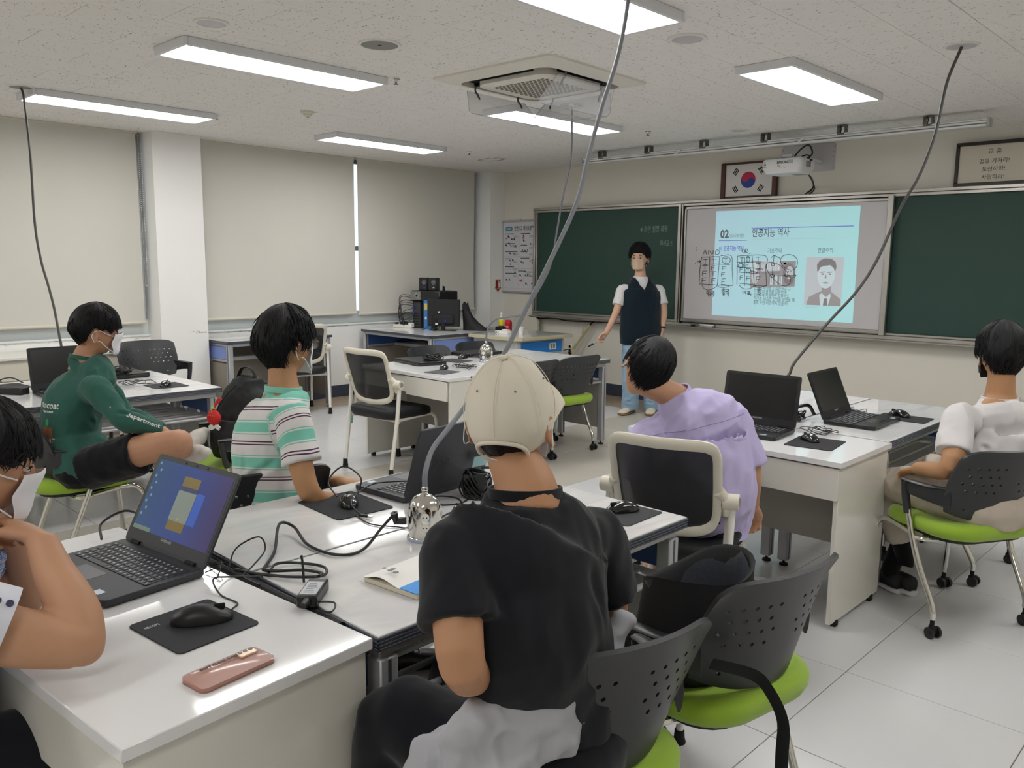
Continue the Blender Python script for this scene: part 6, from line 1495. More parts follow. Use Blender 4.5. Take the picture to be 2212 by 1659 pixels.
def remesh(m, voxel, smooth=6, fac=.5, decim=None):
    me = bpy.data.meshes.new('r'); me.from_pydata(m.v, [], m.f)
    bm = bmesh.new(); bm.from_mesh(me); bmesh.ops.recalc_face_normals(bm, faces=bm.faces); bm.to_mesh(me); bm.free()
    mods = [('REMESH', dict(mode='VOXEL', voxel_size=voxel)), ('SMOOTH', dict(factor=fac, iterations=smooth))]
    if decim: mods.append(('DECIMATE', dict(ratio=decim)))
    return evaluate(me, mods)
def arr(me):
    n = len(me.vertices); co = np.empty(n*3, dtype=np.float32); me.vertices.foreach_get('co', co); no = np.empty(n*3, dtype=np.float32)
    me.vertices.foreach_get('normal', no); return co.reshape(-1, 3), no.reshape(-1, 3)
def setco(me, co): me.vertices.foreach_set('co', co.astype(np.float32).reshape(-1)); me.update()
def folds(me, amp=.006, sc=(9, 9, 5), ridged=.6, seed=0., extra=None):
    """wrinkle cloth: ridged noise stretched along its own direction; extra = list of (point a, point b, width, depth) creases"""
    co, no = arr(me); out = co.copy(); sd = Vector((seed*3.1, seed*1.7, seed))
    for i in range(len(co)):
        c = co[i]; q = Vector((c[0]*sc[0], c[1]*sc[1], c[2]*sc[2]))+sd
        n1 = noise.noise(q); n2 = noise.noise(q*2.3+Vector((5, 1, 2)))
        n3 = noise.noise(Vector((c[0]*sc[0]*3.1+c[2]*9, c[1]*sc[1]*3.1-c[2]*9, c[2]*sc[2]*1.4))+sd)
        d = amp*((1-2.6*abs(n1))*ridged*.8+n1*(1-ridged)*1.2+.5*(.5-abs(n2)*1.6)*ridged+.28*n3)-amp*.35
        out[i] += no[i]*d
    if extra:
        for a, b, w, dep in extra:
            a = np.array(a); b = np.array(b); ab = b-a; L2 = ab.dot(ab)
            t = np.clip(((out-a)@ab)/L2, 0, 1); dist = np.linalg.norm(out-(a+t[:, None]*ab), axis=1)
            g = np.exp(-(dist/w)**2)*(np.sin(np.pi*np.clip(t, .02, .98)))
            ring = np.exp(-((dist-w*1.5)/w)**2)*.5*(np.sin(np.pi*np.clip(t, .02, .98)))
            out += no*((-g+ring)*dep)[:, None]
    setco(me, out)
def cloth_obj(name, m, mt, par, voxel=.008, smooth=7, amp=.006, sc=(9, 9, 5), seed=0., extra=None, ridged=.6, smooth2=True):
    me = remesh(m, voxel, smooth); folds(me, amp, sc, ridged, seed, extra)
    me.materials.clear(); me.materials.append(mt); me.shade_smooth(); return put(name, me, par)
def body_obj(m, mt, par, voxel=.006, smooth=5):
    me = remesh(m, voxel, smooth); me.materials.clear(); me.materials.append(mt); me.shade_smooth(); return put('body', me, par)

def skin(name, col):
    m_ = mat(name, col, .52, spec=.35, var=(14, .07), bump=(180, .10, .0006)); return m_
M_sk1 = skin('skin_tan', '#b98a68'); M_sk2 = skin('skin_warm', '#b5866a'); M_sk3 = skin('skin_olive', '#b28560'); M_sk4 = skin('skin_golden', '#bf9172'); M_sk5 = skin('skin_fair', '#cfa58c')
M_hair = mat('black_hair', '#0b0b0e', .58, spec=.28)
def _hair():
    n, l, b = nodes_of(M_hair); at = n.new('ShaderNodeAttribute'); at.attribute_name = 'flow'
    mp = n.new('ShaderNodeMapping'); mp.inputs['Scale'].default_value = (110, 4, 1); l.new(at.outputs['Vector'], mp.inputs[0])
    z = n.new('ShaderNodeTexNoise'); z.inputs['Scale'].default_value = 1; z.inputs['Detail'].default_value = 4; l.new(mp.outputs[0], z.inputs['Vector'])
    bp = n.new('ShaderNodeBump'); bp.inputs['Strength'].default_value = .8; bp.inputs['Distance'].default_value = .004; l.new(z.outputs['Fac'], bp.inputs['Height']); l.new(bp.outputs[0], b.inputs['Normal'])
    cr = n.new('ShaderNodeValToRGB'); cr.color_ramp.elements[0].color = (*lin('#060608'), 1); cr.color_ramp.elements[1].color = (*lin('#1d1c20'), 1); cr.color_ramp.elements[0].position = .35; cr.color_ramp.elements[1].position = .75
    l.new(z.outputs['Fac'], cr.inputs[0]); l.new(cr.outputs[0], b.inputs['Base Color'])
_hair()
def hair(H, par, line, thick=.022, seed=1, whorl=(0, -.35, .94), n_clump=260, clump_len=.035, mess=.15, lift=1.0):
    """closed shell over the skull; line(az) gives the elevation (deg) of the hair line; az 0 = front, +-90 sides, 180 back"""
    rnd = random.Random(seed); m = MB(); n1, n2 = 72, 44; rg = []; fl = []
    def thick_at(az, el):
        h = line(az); e = (el-h)
        t = 1/(1+math.exp(-e/2.2)); b_ = 1+.25*math.cos(R(az-180)) if False else 1
        return -.010+(thick*lift+.010)*t*(.68+.32*min(1, max(0, e)/40))
    for i in range(n2+1):
        el = -75+165*i/n2*(1-.0001)-.0; row = []
        for k in range(n1):
            az = -180+360*k/n1; ce = math.cos(R(el)); d = Vector((math.sin(R(az))*ce, math.cos(R(az))*ce, math.sin(R(el))))
            p = head_r(d); nn = Vector((p.x/.0745**2, p.y/.096**2, p.z/.115**2)).normalized()
            t = thick_at(az, el); w = noise.noise(Vector((az*.09+seed*7, el*.012, 0)))*.003+noise.noise(Vector((az*.03, el*.03, seed)))*.004
            row.append(H @ (p+nn*(t+(w if t > 0 else 0)))); fl.append((az/360, el/180, 0))
        rg.append(row)
    m.rings(rg)
    base = len(m.v); flow = list(fl)
    for c in range(int(n_clump*1.7)):
        az = rnd.uniform(-180, 180); h = line(az); el = h+abs(rnd.gauss(0, 1))*30+rnd.uniform(6, 12)
        if el > 86: el = 86-rnd.random()*20
        pts = []; L = min(clump_len*rnd.uniform(.6, 1.3), (el-h+rnd.uniform(-1, 5))/57*.11); az2 = az+rnd.gauss(0, 8); steps = 4; rr = []
        for j in range(steps+1):
            t = j/steps; e = el-(L/.11)*57*t; a = az+(az2-az)*t; ce = math.cos(R(e)); d = Vector((math.sin(R(a))*ce, math.cos(R(a))*ce, math.sin(R(e))))
            p = head_r(d); nn = Vector((p.x/.0745**2, p.y/.096**2, p.z/.115**2)).normalized()
            off = thick*lift*(.68+.32*min(1, max(0, e-h)/40))-.0005+mess*.016*t*rnd.random()
            if e < h: off = max(.004, off-(h-e)*.0006)
            pts.append(H @ (p+nn*off)); rr.append(.0034*(1-t*.92))
        b0 = len(m.v); m.tube(pts, rr, 5, cap=True)
        for q in range(len(m.v)-b0): flow.append((az/360+.3*(q % 5)/5, el/180+q*.004, 0))
    o = m.build('hair', M_hair, par, ang=80)
    at = o.data.attributes.new('flow', 'FLOAT_VECTOR', 'POINT'); at.data.foreach_set('vector', [c for f in flow for c in f]); return o
def line_std(front=28, side=-2, back=-44, burn=-14):
    def f(az):
        a = abs(az)
        P = [(0, front), (35, front-2), (55, front-12), (70, side+4), (80, burn), (88, burn+2), (96, side+8), (112, side-8), (140, back+8), (180, back)]
        for (a0, v0), (a1, v1) in zip(P, P[1:]):
            if a <= a1: t = (a-a0)/(a1-a0); t = t*t*(3-2*t); return v0+(v1-v0)*t
        return back
    return f
M_mask = mat('white_mask_cloth', '#e6e7ec', .8, bump=(40, .15, .002), sheen=.2)
def mask(H, par, m_=None, tilt=0, out=.010, loops=True, drop=0.0):
    m_ = m_ or M_mask; m = MB(); rows = []
    for j in range(13):
        v = j/12; z = -.012-.100*v-drop; row = []
        for i in range(21):
            u = i/20*2-1; x = u*.060*(1-.30*abs(v-.45)*1.2)
            # front of the face at this x,z (approx.) plus tent
            yf = .096*math.sqrt(max(0, 1-(x/.079)**2))*(1-.10*v)
            y = yf+out*.7+.012*math.exp(-(x/.022)**2)*(1-v)*(1 if v > .05 else .8)+.008*math.exp(-(u*1.6)**2)+.002*math.sin(v*9+.6)
            row.append(H @ Vector((x, y-.004*abs(u)**3, z+.008*math.exp(-(x/.015)**2)*(1-v))))
        rows.append(row)
    n = 21; vs = [p for r in rows for p in r]; back = H.to_3x3() @ Vector((0, -.0025, 0)); q = len(vs); vs += [p+back for p in vs]; fs = []
    for j in range(12):
        for i in range(20):
            a = j*n+i; fs.append((a, a+1, a+n+1, a+n)); fs.append((q+a, q+a+n, q+a+n+1, q+a+1))
    for i in range(20): fs.append((i, q+i, q+i+1, i+1)); b = 12*n; fs.append((b+i, b+i+1, q+b+i+1, q+b+i))
    for j in range(12): a = j*n; fs.append((a, a+n, q+a+n, q+a)); b = a+20; fs.append((b, q+b, q+b+n, b+n))
    m.add(vs, fs); o = m.build('face_mask', m_, par, ang=80)
    if loops:
        for s in (-1, 1):
            k = MB()
            for zt, ze in ((-.022, .004), (-.098, -.046)):
                k.tube([H @ Vector(p) for p in ((s*.056, .066, zt-drop), (s*.074, .035, (zt+ze)/2-.002), (s*.0815, .006, ze), (s*.086, -.020, ze-.004))], .0017, 6, k=4)
            k.tube([H @ Vector(p) for p in ((s*.086, -.020, .0), (s*.090, -.032, -.022), (s*.086, -.020, -.050))], .0017, 6, k=3)
            k.build('ear_loop', m_, o)
    return o
def eyes(H, par, closed=False):
    for s in (-1, 1):
        e = MB(); q = MB(); q.ell((s*.032, .081, -.004), (.0125, .009, .0052 if not closed else .002), 14, 8); e.add([H @ Vector(v) for v in q.v], q.f); o = e.build('eye', mat('eye_white', '#d9d2cc', .25), par)
        e = MB(); q = MB(); q.ell((s*.032, .0885, -.004), (.0052, .0022, .0050), 12, 6); e.add([H @ Vector(v) for v in q.v], q.f); e.build('iris', M_black, o)
        k = MB(); k.tube([H @ Vector(p) for p in ((s*.016, .092, .018), (s*.030, .0945, .0225), (s*.046, .085, .019))], [.0018, .0026, .0012], 6, k=3); k.build('eyebrow', M_hair, par)
        k = MB(); k.tube([H @ Vector(p) for p in ((s*.019, .088, -.002), (s*.032, .0925, .003), (s*.045, .083, -.002))], .0012, 6, k=3); k.build('eyelid_line', M_black, par)
def glasses(H, par, m_, round_=True, lens_r=.023):
    t = MB(); gl = MB()
    for s in (-1, 1):
        c = Vector((s*.033, .106, -.006)); pts = [H @ (c+Vector((lens_r*math.cos(a), -.004*abs(math.cos(a)), lens_r*.86*math.sin(a)))) for a in [2*math.pi*k/24 for k in range(25)]]
        t.tube(pts, .0016, 6)
        t.tube([H @ Vector(p) for p in ((s*.056, .102, .002), (s*.074, .085, .004), (s*.080, .03, .004), (s*.083, -.012, .000), (s*.084, -.030, -.016))], .0016, 6, k=3)
        q = MB(); q.prism([((c.x+lens_r*math.cos(a)), (c.z+lens_r*.86*math.sin(a))) for a in [2*math.pi*k/20 for k in range(20)]], 0, 0, None) if False else None
        v = [H @ (c+Vector((lens_r*.97*math.cos(a), -.003, lens_r*.83*math.sin(a)))) for a in [2*math.pi*k/20 for k in range(20)]]
        gl.add(v+[p+(H.to_3x3() @ Vector((0, .0012, 0))) for p in v], [tuple(range(20))[::-1], tuple(range(20, 40))]+[(i, (i+1) % 20, 20+(i+1) % 20, 20+i) for i in range(20)])
    t.tube([H @ Vector(p) for p in ((-.011, .106, .001), (0, .110, .005), (.011, .106, .001))], .0016, 6, k=3)
    o = t.build('glasses', m_, par); gl.build('lens', mat('spectacle_lens', '#e8f0f2', .05, alpha=.22, spec=.8), o, smooth=False); return o

def person(label, loc, group=None):
    t = thing('person', label, 'person', loc, 0)
    return t
def rel(t, d):
    o = t.location; j = {k: Vector(v)-o for k, v in d.items()}
    for k in ('SR', 'SL'): j[k].z -= .016
    return j
def lat_of(j): return (j['SR']-j['SL']).normalized()
def neck_and_head(m, j, H, r=.056):
    hb = H @ Vector((0, -.022, -.055)); nb = j['neck']; mid = hb.lerp(nb, .5)
    m.tube([H @ Vector((0, -.010, -.02)), H @ Vector((0, -.014, -.060)), mid, nb, nb+(j['chest']-nb)*.30], [r*.80, r*.90, r*.94, r*1.08, r*1.25], 18, k=3)
def torso_pts(j, up=.0):
    sh = (j['SR']+j['SL'])*.5
    return [j['pelvis'], j['waist'], j['chest'], sh.lerp(j['neck'], .25), j['neck']]
def shoe(par, ank, toe, m_up, m_sole, L=.27, w=.048, h=.085, zf=0.0, name='shoe', laces=True):
    """shoe on the floor; ank and toe give the heading"""
    d = Vector((toe[0]-ank[0], toe[1]-ank[1], 0)).normalized(); x = Vector((d.y, -d.x, 0)); o = Vector((ank[0], ank[1], zf))
    P = lambda a, b, c: o+x*a+d*b+Vector((0, 0, c))
    def sec(b, w_, z0, z1, n=14): return [P(w_*math.cos(a), b, z0+(z1-z0)*(.5+.5*math.sin(a))) for a in [2*math.pi*k/n for k in range(n)]]
    m = MB(); m.rings([sec(-.065, .022, .02, .055), sec(-.055, .034, .014, h), sec(-.02, .038, .014, h*1.02), sec(.03, .040, .014, h*.98), sec(.07, .043, .014, h*.80), sec(.12, w, .014, .058), sec(.165, w*.92, .014, .046), sec(L-.075, w*.55, .016, .036)])
    up = m.build(name, m_up, par, ang=70)
    s = MB(); s.rings([sec(-.068, .024, 0, .026), sec(-.058, .037, 0, .028), sec(.0, .042, 0, .028), sec(.07, .045, 0, .026), sec(.13, w+.004, 0, .024), sec(.175, w*.95, .001, .024), sec(L-.07, w*.55, .004, .024)]); s.build('sole', m_sole, up, ang=50)
    if laces:
        l_ = MB()
        for i in range(4): b = .05+i*.021; zz = h*.92-i*.010; l_.tube([P(-.022, b, zz-.006), P(0, b+.003, zz+.004), P(.022, b, zz-.006)], .0028, 6, k=2)
        l_.build('laces', M_paper, up)
    return up
# ------------------------------------------------------------ cloth materials
def cloth(name, col, rough=.9, sc=900, var=(6, .05)): return mat(name, col, rough, spec=.2, bump=(sc, .25, .0005), var=var, sheen=.15)
C_green = cloth('green_sweatshirt', '#2f5a50'); C_black = cloth('black_tshirt', '#1b1d22'); C_shorts = cloth('black_shorts', '#0e0f13'); C_pants = cloth('dark_trousers', '#13151b')
C_lav = cloth('lavender_shirt', '#bdb3db', .8); C_white = cloth('white_tshirt', '#d9d6d6'); C_beige = cloth('beige_trousers', '#b9aea0'); C_vest = cloth('navy_knit_vest', '#10202a', .9, 300); C_jean = cloth('light_jeans', '#8aa6bd', .85, 500, (30, .12))
C_grey = cloth('grey_hoodie_fleece', '#b1b2b8', .95, 500); C_sock = cloth('grey_sock', '#c3bfb8', .95, 600, (40, .06)); C_bsock = cloth('black_sock', '#0d0d10')
M_cap = mat('cream_cap_cotton', '#ddd6c6', .9, spec=.2, bump=(700, .3, .0006), var=(8, .03))

# ================= boy in the green sweatshirt
J = JT['P1']; t = person('person in a green sweatshirt and white mask sitting cross-legged, seen from the side', (-4.2, 1.40, 0)); j = rel(t, J); lat = lat_of(j)
H = frame_m(j['head'], -10, 4, 0)
up = Vector((0, 0, 1))
m = MB(); head_solid(m, H); neck_and_head(m, j, H, .054)
loft_lat(m, torso_pts(j), [.14, .125, .15, .12, .06], [.09, .09, .095, .06, .06], lat)
for s in 'RL':
    limb(m, [j['S'+s], j['E'+s], j['W'+s]], [.034, .028, .024]); hand(m, j['W'+s], (j['W'+s]-j['E'+s])+Vector((.0, .0, -.05)), up, s == 'R', 45)
# legs: thigh, knee, shin folded to the other side
limb(m, [j['HR'], j['HR'].lerp(j['KR'], .5)+Vector((0, 0, .012)), j['KR'], ], [.085, .076, .060]); limb(m, [j['KR'], j['KR'].lerp(j['AR'], .5)+Vector((0, 0, -.02)), j['AR']], [.058, .054, .036])
limb(m, [j['HL'], j['HL'].lerp(j['KL'], .5), j['KL']], [.085, .074, .060]); limb(m, [j['KL'], j['KL'].lerp(j['AL'], .5)+Vector((0, 0, -.02)), j['AL']], [.058, .052, .036])
m.ell(j['KR'], (.062, .064, .060), 16, 12)
for s in 'RL': m.tube([j['A'+s], j['A'+s].lerp(j['T'+s], .5), j['T'+s]], [.034, .036, .026], 12, k=4)
body_obj(m, M_sk2, t, .0065)
def sock(a, b, tgt, par):
    d = (tgt-b).normalized(); m = MB(); m.tube([a.lerp(b, .72), b-d*.012, b+d*.02, b.lerp(tgt, .55)+Vector((0, 0, .004)), tgt-d*.01, tgt+d*.035], [.040, .042, .044, .043, .043, .022], 16, k=5)
    m.tube([b-d*.045+Vector((0, 0, -.01)), b], [.030, .036], 12); m.ell(b-d*.035, (.036, .036, .034), 12, 8); m.ell(tgt+d*.025, (.034, .034, .026), 12, 8)
    return cloth_obj('sock', m, C_sock, par, .006, 5, .002, (20, 20, 20))
sock(j['KR'], j['AR'], j['TR'], t); sock(j['KL'], j['AL'], j['TL'], t)
m = MB(); pl = torso_pts(j)
back = -(lat.cross(up)).normalized()   # forward is lat x up rotated; see offs
loft_lat(m, [pl[0]+Vector((0, 0, -.035)), pl[0]+Vector((0, 0, .04)), pl[1], pl[2], (j['SR']+j['SL'])*.5+Vector((0, 0, .03)), j['neck']+Vector((0, 0, -.012)), j['neck']+Vector((0, 0, .012))], [.165, .175, .168, .185, .165, .078, .068], [.135, .145, .135, .135, .095, .075, .064], lat, 26, offs=[.0, .0, .01, .012, 0, 0, 0])
for s in 'RL':
    m.tube([j['S'+s].lerp(j['chest'], .25), j['S'+s], j['S'+s].lerp(j['E'+s], .5), j['E'+s], j['E'+s].lerp(j['W'+s], .5), j['W'+s]], [.066, .064, .058, .054, .045, .034], 18, k=5)
ex = [(j['SR']+Vector((.04, .02, -.02)), j['SR']+Vector((.05, -.05, -.16)), .008, .006), (j['waist']+Vector((.14, .05, .03)), j['waist']+Vector((.12, .10, -.04)), .016, .02), (j['waist']+Vector((.15, -.05, -.03)), j['waist']+Vector((.13, .12, .03)), .014, .018), (j['chest']+Vector((.16, -.02, -.05)), j['waist']+Vector((.15, .08, .05)), .012, .012), (j['ER']+Vector((0, -.03, .03)), j['ER']+Vector((.05, .04, .02)), .010, .010), (j['SR'].lerp(j['ER'], .7)+Vector((.05, 0, 0)), j['ER'].lerp(j['WR'], .5)+Vector((.04, 0, .02)), .010, .008)]
sw = cloth_obj('sweatshirt', m, C_green, t, .0075, 6, .014, (7, 7, 5), 2, ex)
def ring_band(par, c, axis, r, w, mt, nm, lat_=None, rd=None, n=28, tilt=0):
    a = Vector(axis).normalized(); u = (Vector(lat_) if lat_ is not None else a.orthogonal()); u = (u-a*u.dot(a)).normalized(); v = a.cross(u); rd = rd or r; mm = MB()
    rg = [[c+a*h+u*((r+o)*math.cos(q))+v*((rd+o)*math.sin(q)) for h, o in ((-w, .001), (-w, .006), (w, .005), (w, -.001))] for q in [2*math.pi*k/n for k in range(n)]]
    rg.append(rg[0]); mm.rings(rg, False, False); return mm.build(nm, mt, par)
ring_band(t, j['neck']+Vector((0, 0, .006)), Vector((0, .25, 1)), .066, .009, C_green, 'collar', lat, .062)
# prints on the back and sleeve: projected on to the cloth by placing just outside the surface
def snap(me_obj, p, d):
    """point on the mesh hit from p along d (local coordinates)"""
    ok, loc, nor, i = me_obj.ray_cast(p, d.normalized()); return (loc, nor) if ok else (p, -d)
from mathutils.bvhtree import BVHTree
def decal(par, src, cen, nrm_from, upv, w, h, mt, nm, pts=None, off=.0015, txt=None, size=.02, nx=8):
    bm = bmesh.new(); bm.from_mesh(src.data); bv = BVHTree.FromBMesh(bm); bm.free()
    d = -Vector(nrm_from).normalized(); u = Vector(upv); u = (u-d*u.dot(d)).normalized(); r = d.cross(u)
    if txt:
        c = bpy.data.curves.new(nm, 'FONT'); c.body = txt; c.size = size; c.align_x = 'CENTER'; c.resolution_u = 2; c.offset = .0006; o = bpy.data.objects.new(nm, c); me = o.to_mesh().copy(); bpy.data.objects.remove(o)
        for v in me.vertices:
            o_ = Vector(cen)-d*.3+r*v.co.x+u*v.co.y; loc, nn, i, ds = bv.ray_cast(o_, d)
            v.co = (loc-d*off) if loc else Vector(cen)
    else:
        poly_ = pts or [(-w/2, -h/2), (w/2, -h/2), (w/2, h/2), (-w/2, h/2)]
        bm = bmesh.new()
        if pts:
            vs = [bm.verts.new((x, y, 0)) for x, y in poly_]; bm.faces.new(vs); bmesh.ops.triangulate(bm, faces=bm.faces); bmesh.ops.subdivide_edges(bm, edges=bm.edges, cuts=2, use_grid_fill=True)
        else:
            g = [[bm.verts.new((-w/2+w*a/nx, -h/2+h*b/nx, 0)) for a in range(nx+1)] for b in range(nx+1)]
            for b in range(nx):
                for a in range(nx): bm.faces.new((g[b][a], g[b][a+1], g[b+1][a+1], g[b+1][a]))
        for v in bm.verts:
            o_ = Vector(cen)-d*.3+r*v.co.x+u*v.co.y; loc, nn, i, ds = bv.ray_cast(o_, d)
            v.co = (loc-d*off) if loc else Vector(cen)
        me = bpy.data.meshes.new(nm); bm.to_mesh(me); bm.free()
    me.materials.clear(); me.materials.append(mt); return put(nm, me, par)
bd = Vector((.55, -.83, 0)); M_tp = mat('white_print', '#d5d9d4', .8)
decal(sw, sw, j['chest']+Vector((0, -.06, -.01)), bd, up, 0, 0, M_tp, 'back_print', txt='pancoat', size=.040)
decal(sw, sw, j['chest']+Vector((0, -.06, -.03)), bd, up, 0, 0, M_tp, 'back_print', txt='department', size=.016)
decal(sw, sw, j['chest']+Vector((0, -.06, -.075)), bd, up, .026, .034, mat('print_green', '#3f9a55', .8), 'back_print', pts=[(.013*math.cos(a), .017*math.sin(a)) for a in [k*.628 for k in range(10)]])
decal(sw, sw, j['chest']+Vector((0, -.06, -.135)), bd, up, .064, .075, mat('print_brown', '#8a5a3c', .8), 'back_print')
decal(sw, sw, j['waist']+Vector((0, -.06, .02)), bd, up, 0, 0, M_tp, 'back_print', txt='PANCOAT\nDESIGNED', size=.028)
ad = (j['WR']-j['ER']).normalized(); decal(sw, sw, j['ER'].lerp(j['WR'], .55), Vector((.8, -.35, .5)), -ad.cross(Vector((.8, -.35, .5))), 0, 0, M_tp, 'sleeve_print', txt='department', size=.030)
m = MB()
loft_lat(m, [j['pelvis']+Vector((0, 0, -.085)), j['pelvis']+Vector((0, 0, -.03)), j['pelvis']+Vector((0, 0, .06))], [.16, .175, .15], [.12, .135, .12], lat, 24)
for s in 'RL': m.tube([j['H'+s]+Vector((0, -.04, -.01)), j['H'+s].lerp(j['K'+s], .25), j['H'+s].lerp(j['K'+s], .56)], [.105, .108, .100], 20, k=4)
cloth_obj('shorts', m, C_shorts, t, .008, 6, .012, (8, 8, 8), 5)
hair(H, t, line_std(8, 2, -36, 2), .027, 3, n_clump=300, clump_len=.045, mess=.12)
mask(H, t); eyes(H, t)

# ================= boy in the striped shirt
J = JT['P2']; t = person('person in a mint and white striped shirt with glasses, face turned to the board', (-2.6, 1.48, 0)); j = rel(t, J); lat = lat_of(j)
H = frame_m(j['head'], 10, 0, 0)
m = MB(); head_solid(m, H); neck_and_head(m, j, H, .053)
loft_lat(m, torso_pts(j), [.13, .12, .145, .12, .06], [.085, .085, .09, .06, .06], lat)
for s in 'RL': limb(m, [j['S'+s], j['E'+s], j['W'+s]], [.045, .037, .026])
hand(m, j['WR'], (j['WR']-j['ER']), (0, 0, 1), True, 40); hand(m, j['WL'], Vector((.3, .6, -.1)), (0, 0, 1), False, 30)
fw = Vector((-lat.y, lat.x, 0))
KR = j['pelvis']+fw*.42+lat*.12; KL = j['pelvis']+fw*.42-lat*.12; KR.z = KL.z = .50
for s_, K in ((1, KR), (-1, KL)): limb(m, [j['pelvis']+lat*.09*s_, K], [.085, .058]); limb(m, [K, Vector((K.x, K.y, .10))+fw*.02], [.056, .036])
body_obj(m, M_sk3, t, .0065)
SR_ = j['SR']; sl = j['SR'].lerp(j['ER'], .60)
m = MB(); pl = torso_pts(j)
loft_lat(m, [pl[0]+Vector((0, 0, .02)), pl[1], pl[2], (j['SR']+j['SL'])*.5+Vector((0, 0, .025)), j['neck']+Vector((0, 0, -.02)), j['neck']+Vector((0, 0, .008))], [.155, .155, .170, .158, .085, .066], [.115, .118, .118, .090, .072, .060], lat, 26, offs=[0, .01, .012, 0, 0, 0])
for s in 'RL':
    e = j['S'+s].lerp(j['E'+s], .62); m.tube([j['S'+s].lerp(j['chest'], .3)+Vector((0, 0, .01)), j['S'+s], j['S'+s].lerp(j['E'+s], .35), e], [.060, .060, .062, .068], 18, k=4)
C_stripe = cloth('striped_jersey', '#d8d6d4')
def _stripe():
    n, l, b = nodes_of(C_stripe)
    at = n.new('ShaderNodeAttribute'); at.attribute_name = 'stripe'
    mo = n.new('ShaderNodeMath'); mo.operation = 'FRACT'; mu = n.new('ShaderNodeMath'); mu.operation = 'DIVIDE'; mu.inputs[1].default_value = .118; l.new(at.outputs['Fac'], mu.inputs[0]); l.new(mu.outputs[0], mo.inputs[0])
    cr = n.new('ShaderNodeValToRGB'); cr.color_ramp.interpolation = 'CONSTANT'; e = cr.color_ramp.elements
    W_, T_, K_ = lin('#dad7d5'), lin('#7cc4b1'), lin('#4b2a42')
    seq = [(0, W_), (.10, T_), (.13, W_), (.17, T_), (.45, W_), (.49, T_), (.52, W_), (.70, K_), (.735, W_), (.785, K_), (.82, W_)]
    e[0].position = 0; e[0].color = (*seq[0][1], 1); e[1].position = seq[1][0]; e[1].color = (*seq[1][1], 1)
    for p, c in seq[2:]: q = e.new(p); q.color = (*c, 1)
    l.new(mo.outputs[0], cr.inputs[0]); l.new(cr.outputs[0], b.inputs['Base Color'])
_stripe()
sh = cloth_obj('striped_shirt', m, C_stripe, t, .0065, 5, .012, (8, 8, 5), 4, [(j['waist']+lat*.16+Vector((0, 0, .06)), j['waist']+lat*.10-fw*.1+Vector((0, 0, -.02)), .014, .016), (j['SR']+Vector((0, 0, -.10))-fw*.06, j['waist']-fw*.10, .014, .010)])
co, no = arr(sh.data); st_ = np.zeros(len(co), dtype=np.float32); ax_t = np.array((j['neck']-j['pelvis']).normalized())
for i, c in enumerate(co):
    v = Vector(c); best = None
    for s in 'RL':
        a, b = j['S'+s], j['E'+s]; ab = b-a; tt_ = (v-a).dot(ab)/ab.length_squared; dd = (v-(a+ab*max(0, min(1, tt_)))).length
        if dd < .082 and tt_ > -.02-(.10 if (v-j['chest']).dot(lat if s == 'R' else -lat) > .15 else 0): best = tt_*ab.length
    st_[i] = (.30+best+.012*math.sin(c[0]*30)) if best is not None else (.02+(np.array(j['neck'])-c).dot(ax_t)+.35*abs((v-j['chest']).dot(lat))*.25)
at = sh.data.attributes.new('stripe', 'FLOAT', 'POINT'); at.data.foreach_set('value', st_)
C_mint = cloth('mint_rib', '#86c6b4'); ring_band(t, j['neck']+Vector((0, 0, .004)), Vector((0, .1, 1)), .066, .010, C_mint, 'collar', lat, .060)
m = MB(); loft_lat(m, [j['pelvis']+Vector((0, 0, -.09)), j['pelvis'], j['pelvis']+Vector((0, 0, .06))], [.15, .165, .14], [.11, .13, .11], lat, 20)
for s_, K in ((1, KR), (-1, KL)): m.tube([j['pelvis']+lat*.09*s_, K, Vector((K.x, K.y, .10))], [.10, .075, .065], 16, k=4)
cloth_obj('trousers', m, C_pants, t, .009, 5, .006, seed=3)
for K in (KR, KL): a = Vector((K.x, K.y, 0)); shoe(t, a, a+fw, M_dark, M_rubber)
hair(H, t, line_std(20, 0, -48, -12), .030, 5, n_clump=420, clump_len=.045, mess=.5)
mask(H, t, drop=.004); eyes(H, t); glasses(H, t, mat('brown_spectacle_frame', '#5d4b42', .3))

# ================= boy in the cream cap
J = JT['P3']; t = person('person in a cream cap and black T-shirt seen from behind in the middle', (-1.07, 1.2, 0)); j = rel(t, J); lat = lat_of(j)
H = frame_m(j['head'], 28, -10, 2, 1.0)
m = MB(); head_solid(m, H); neck_and_head(m, j, H, .058)
loft_lat(m, torso_pts(j), [.14, .13, .155, .13, .062], [.09, .09, .10, .07, .06], lat)
for s in 'RL': limb(m, [j['S'+s], j['E'+s], j['W'+s]], [.050, .041, .029])
hand(m, j['WL'], (j['WL']-j['EL'])+Vector((0, 0, -.02)), (0, 0, 1), False, 45); hand(m, j['WR'], (j['WR']-j['ER']), (0, 0, 1), True, 45)
body_obj(m, M_sk1, t, .0055)
m = MB(); pl = torso_pts(j); sm = (j['SR']+j['SL'])*.5
loft_lat(m, [pl[0]+Vector((0, 0, .0)), pl[0].lerp(pl[1], .5), pl[1], pl[1].lerp(pl[2], .5), pl[2], sm+Vector((0, 0, .022)), j['neck']+Vector((0, 0, -.032)), j['neck']+Vector((0, 0, -.004))], [.165, .160, .158, .168, .180, .168, .105, .070], [.115, .115, .115, .122, .125, .100, .078, .062], lat, 28, offs=[0, 0, 0, 0, .008, 0, 0, 0])
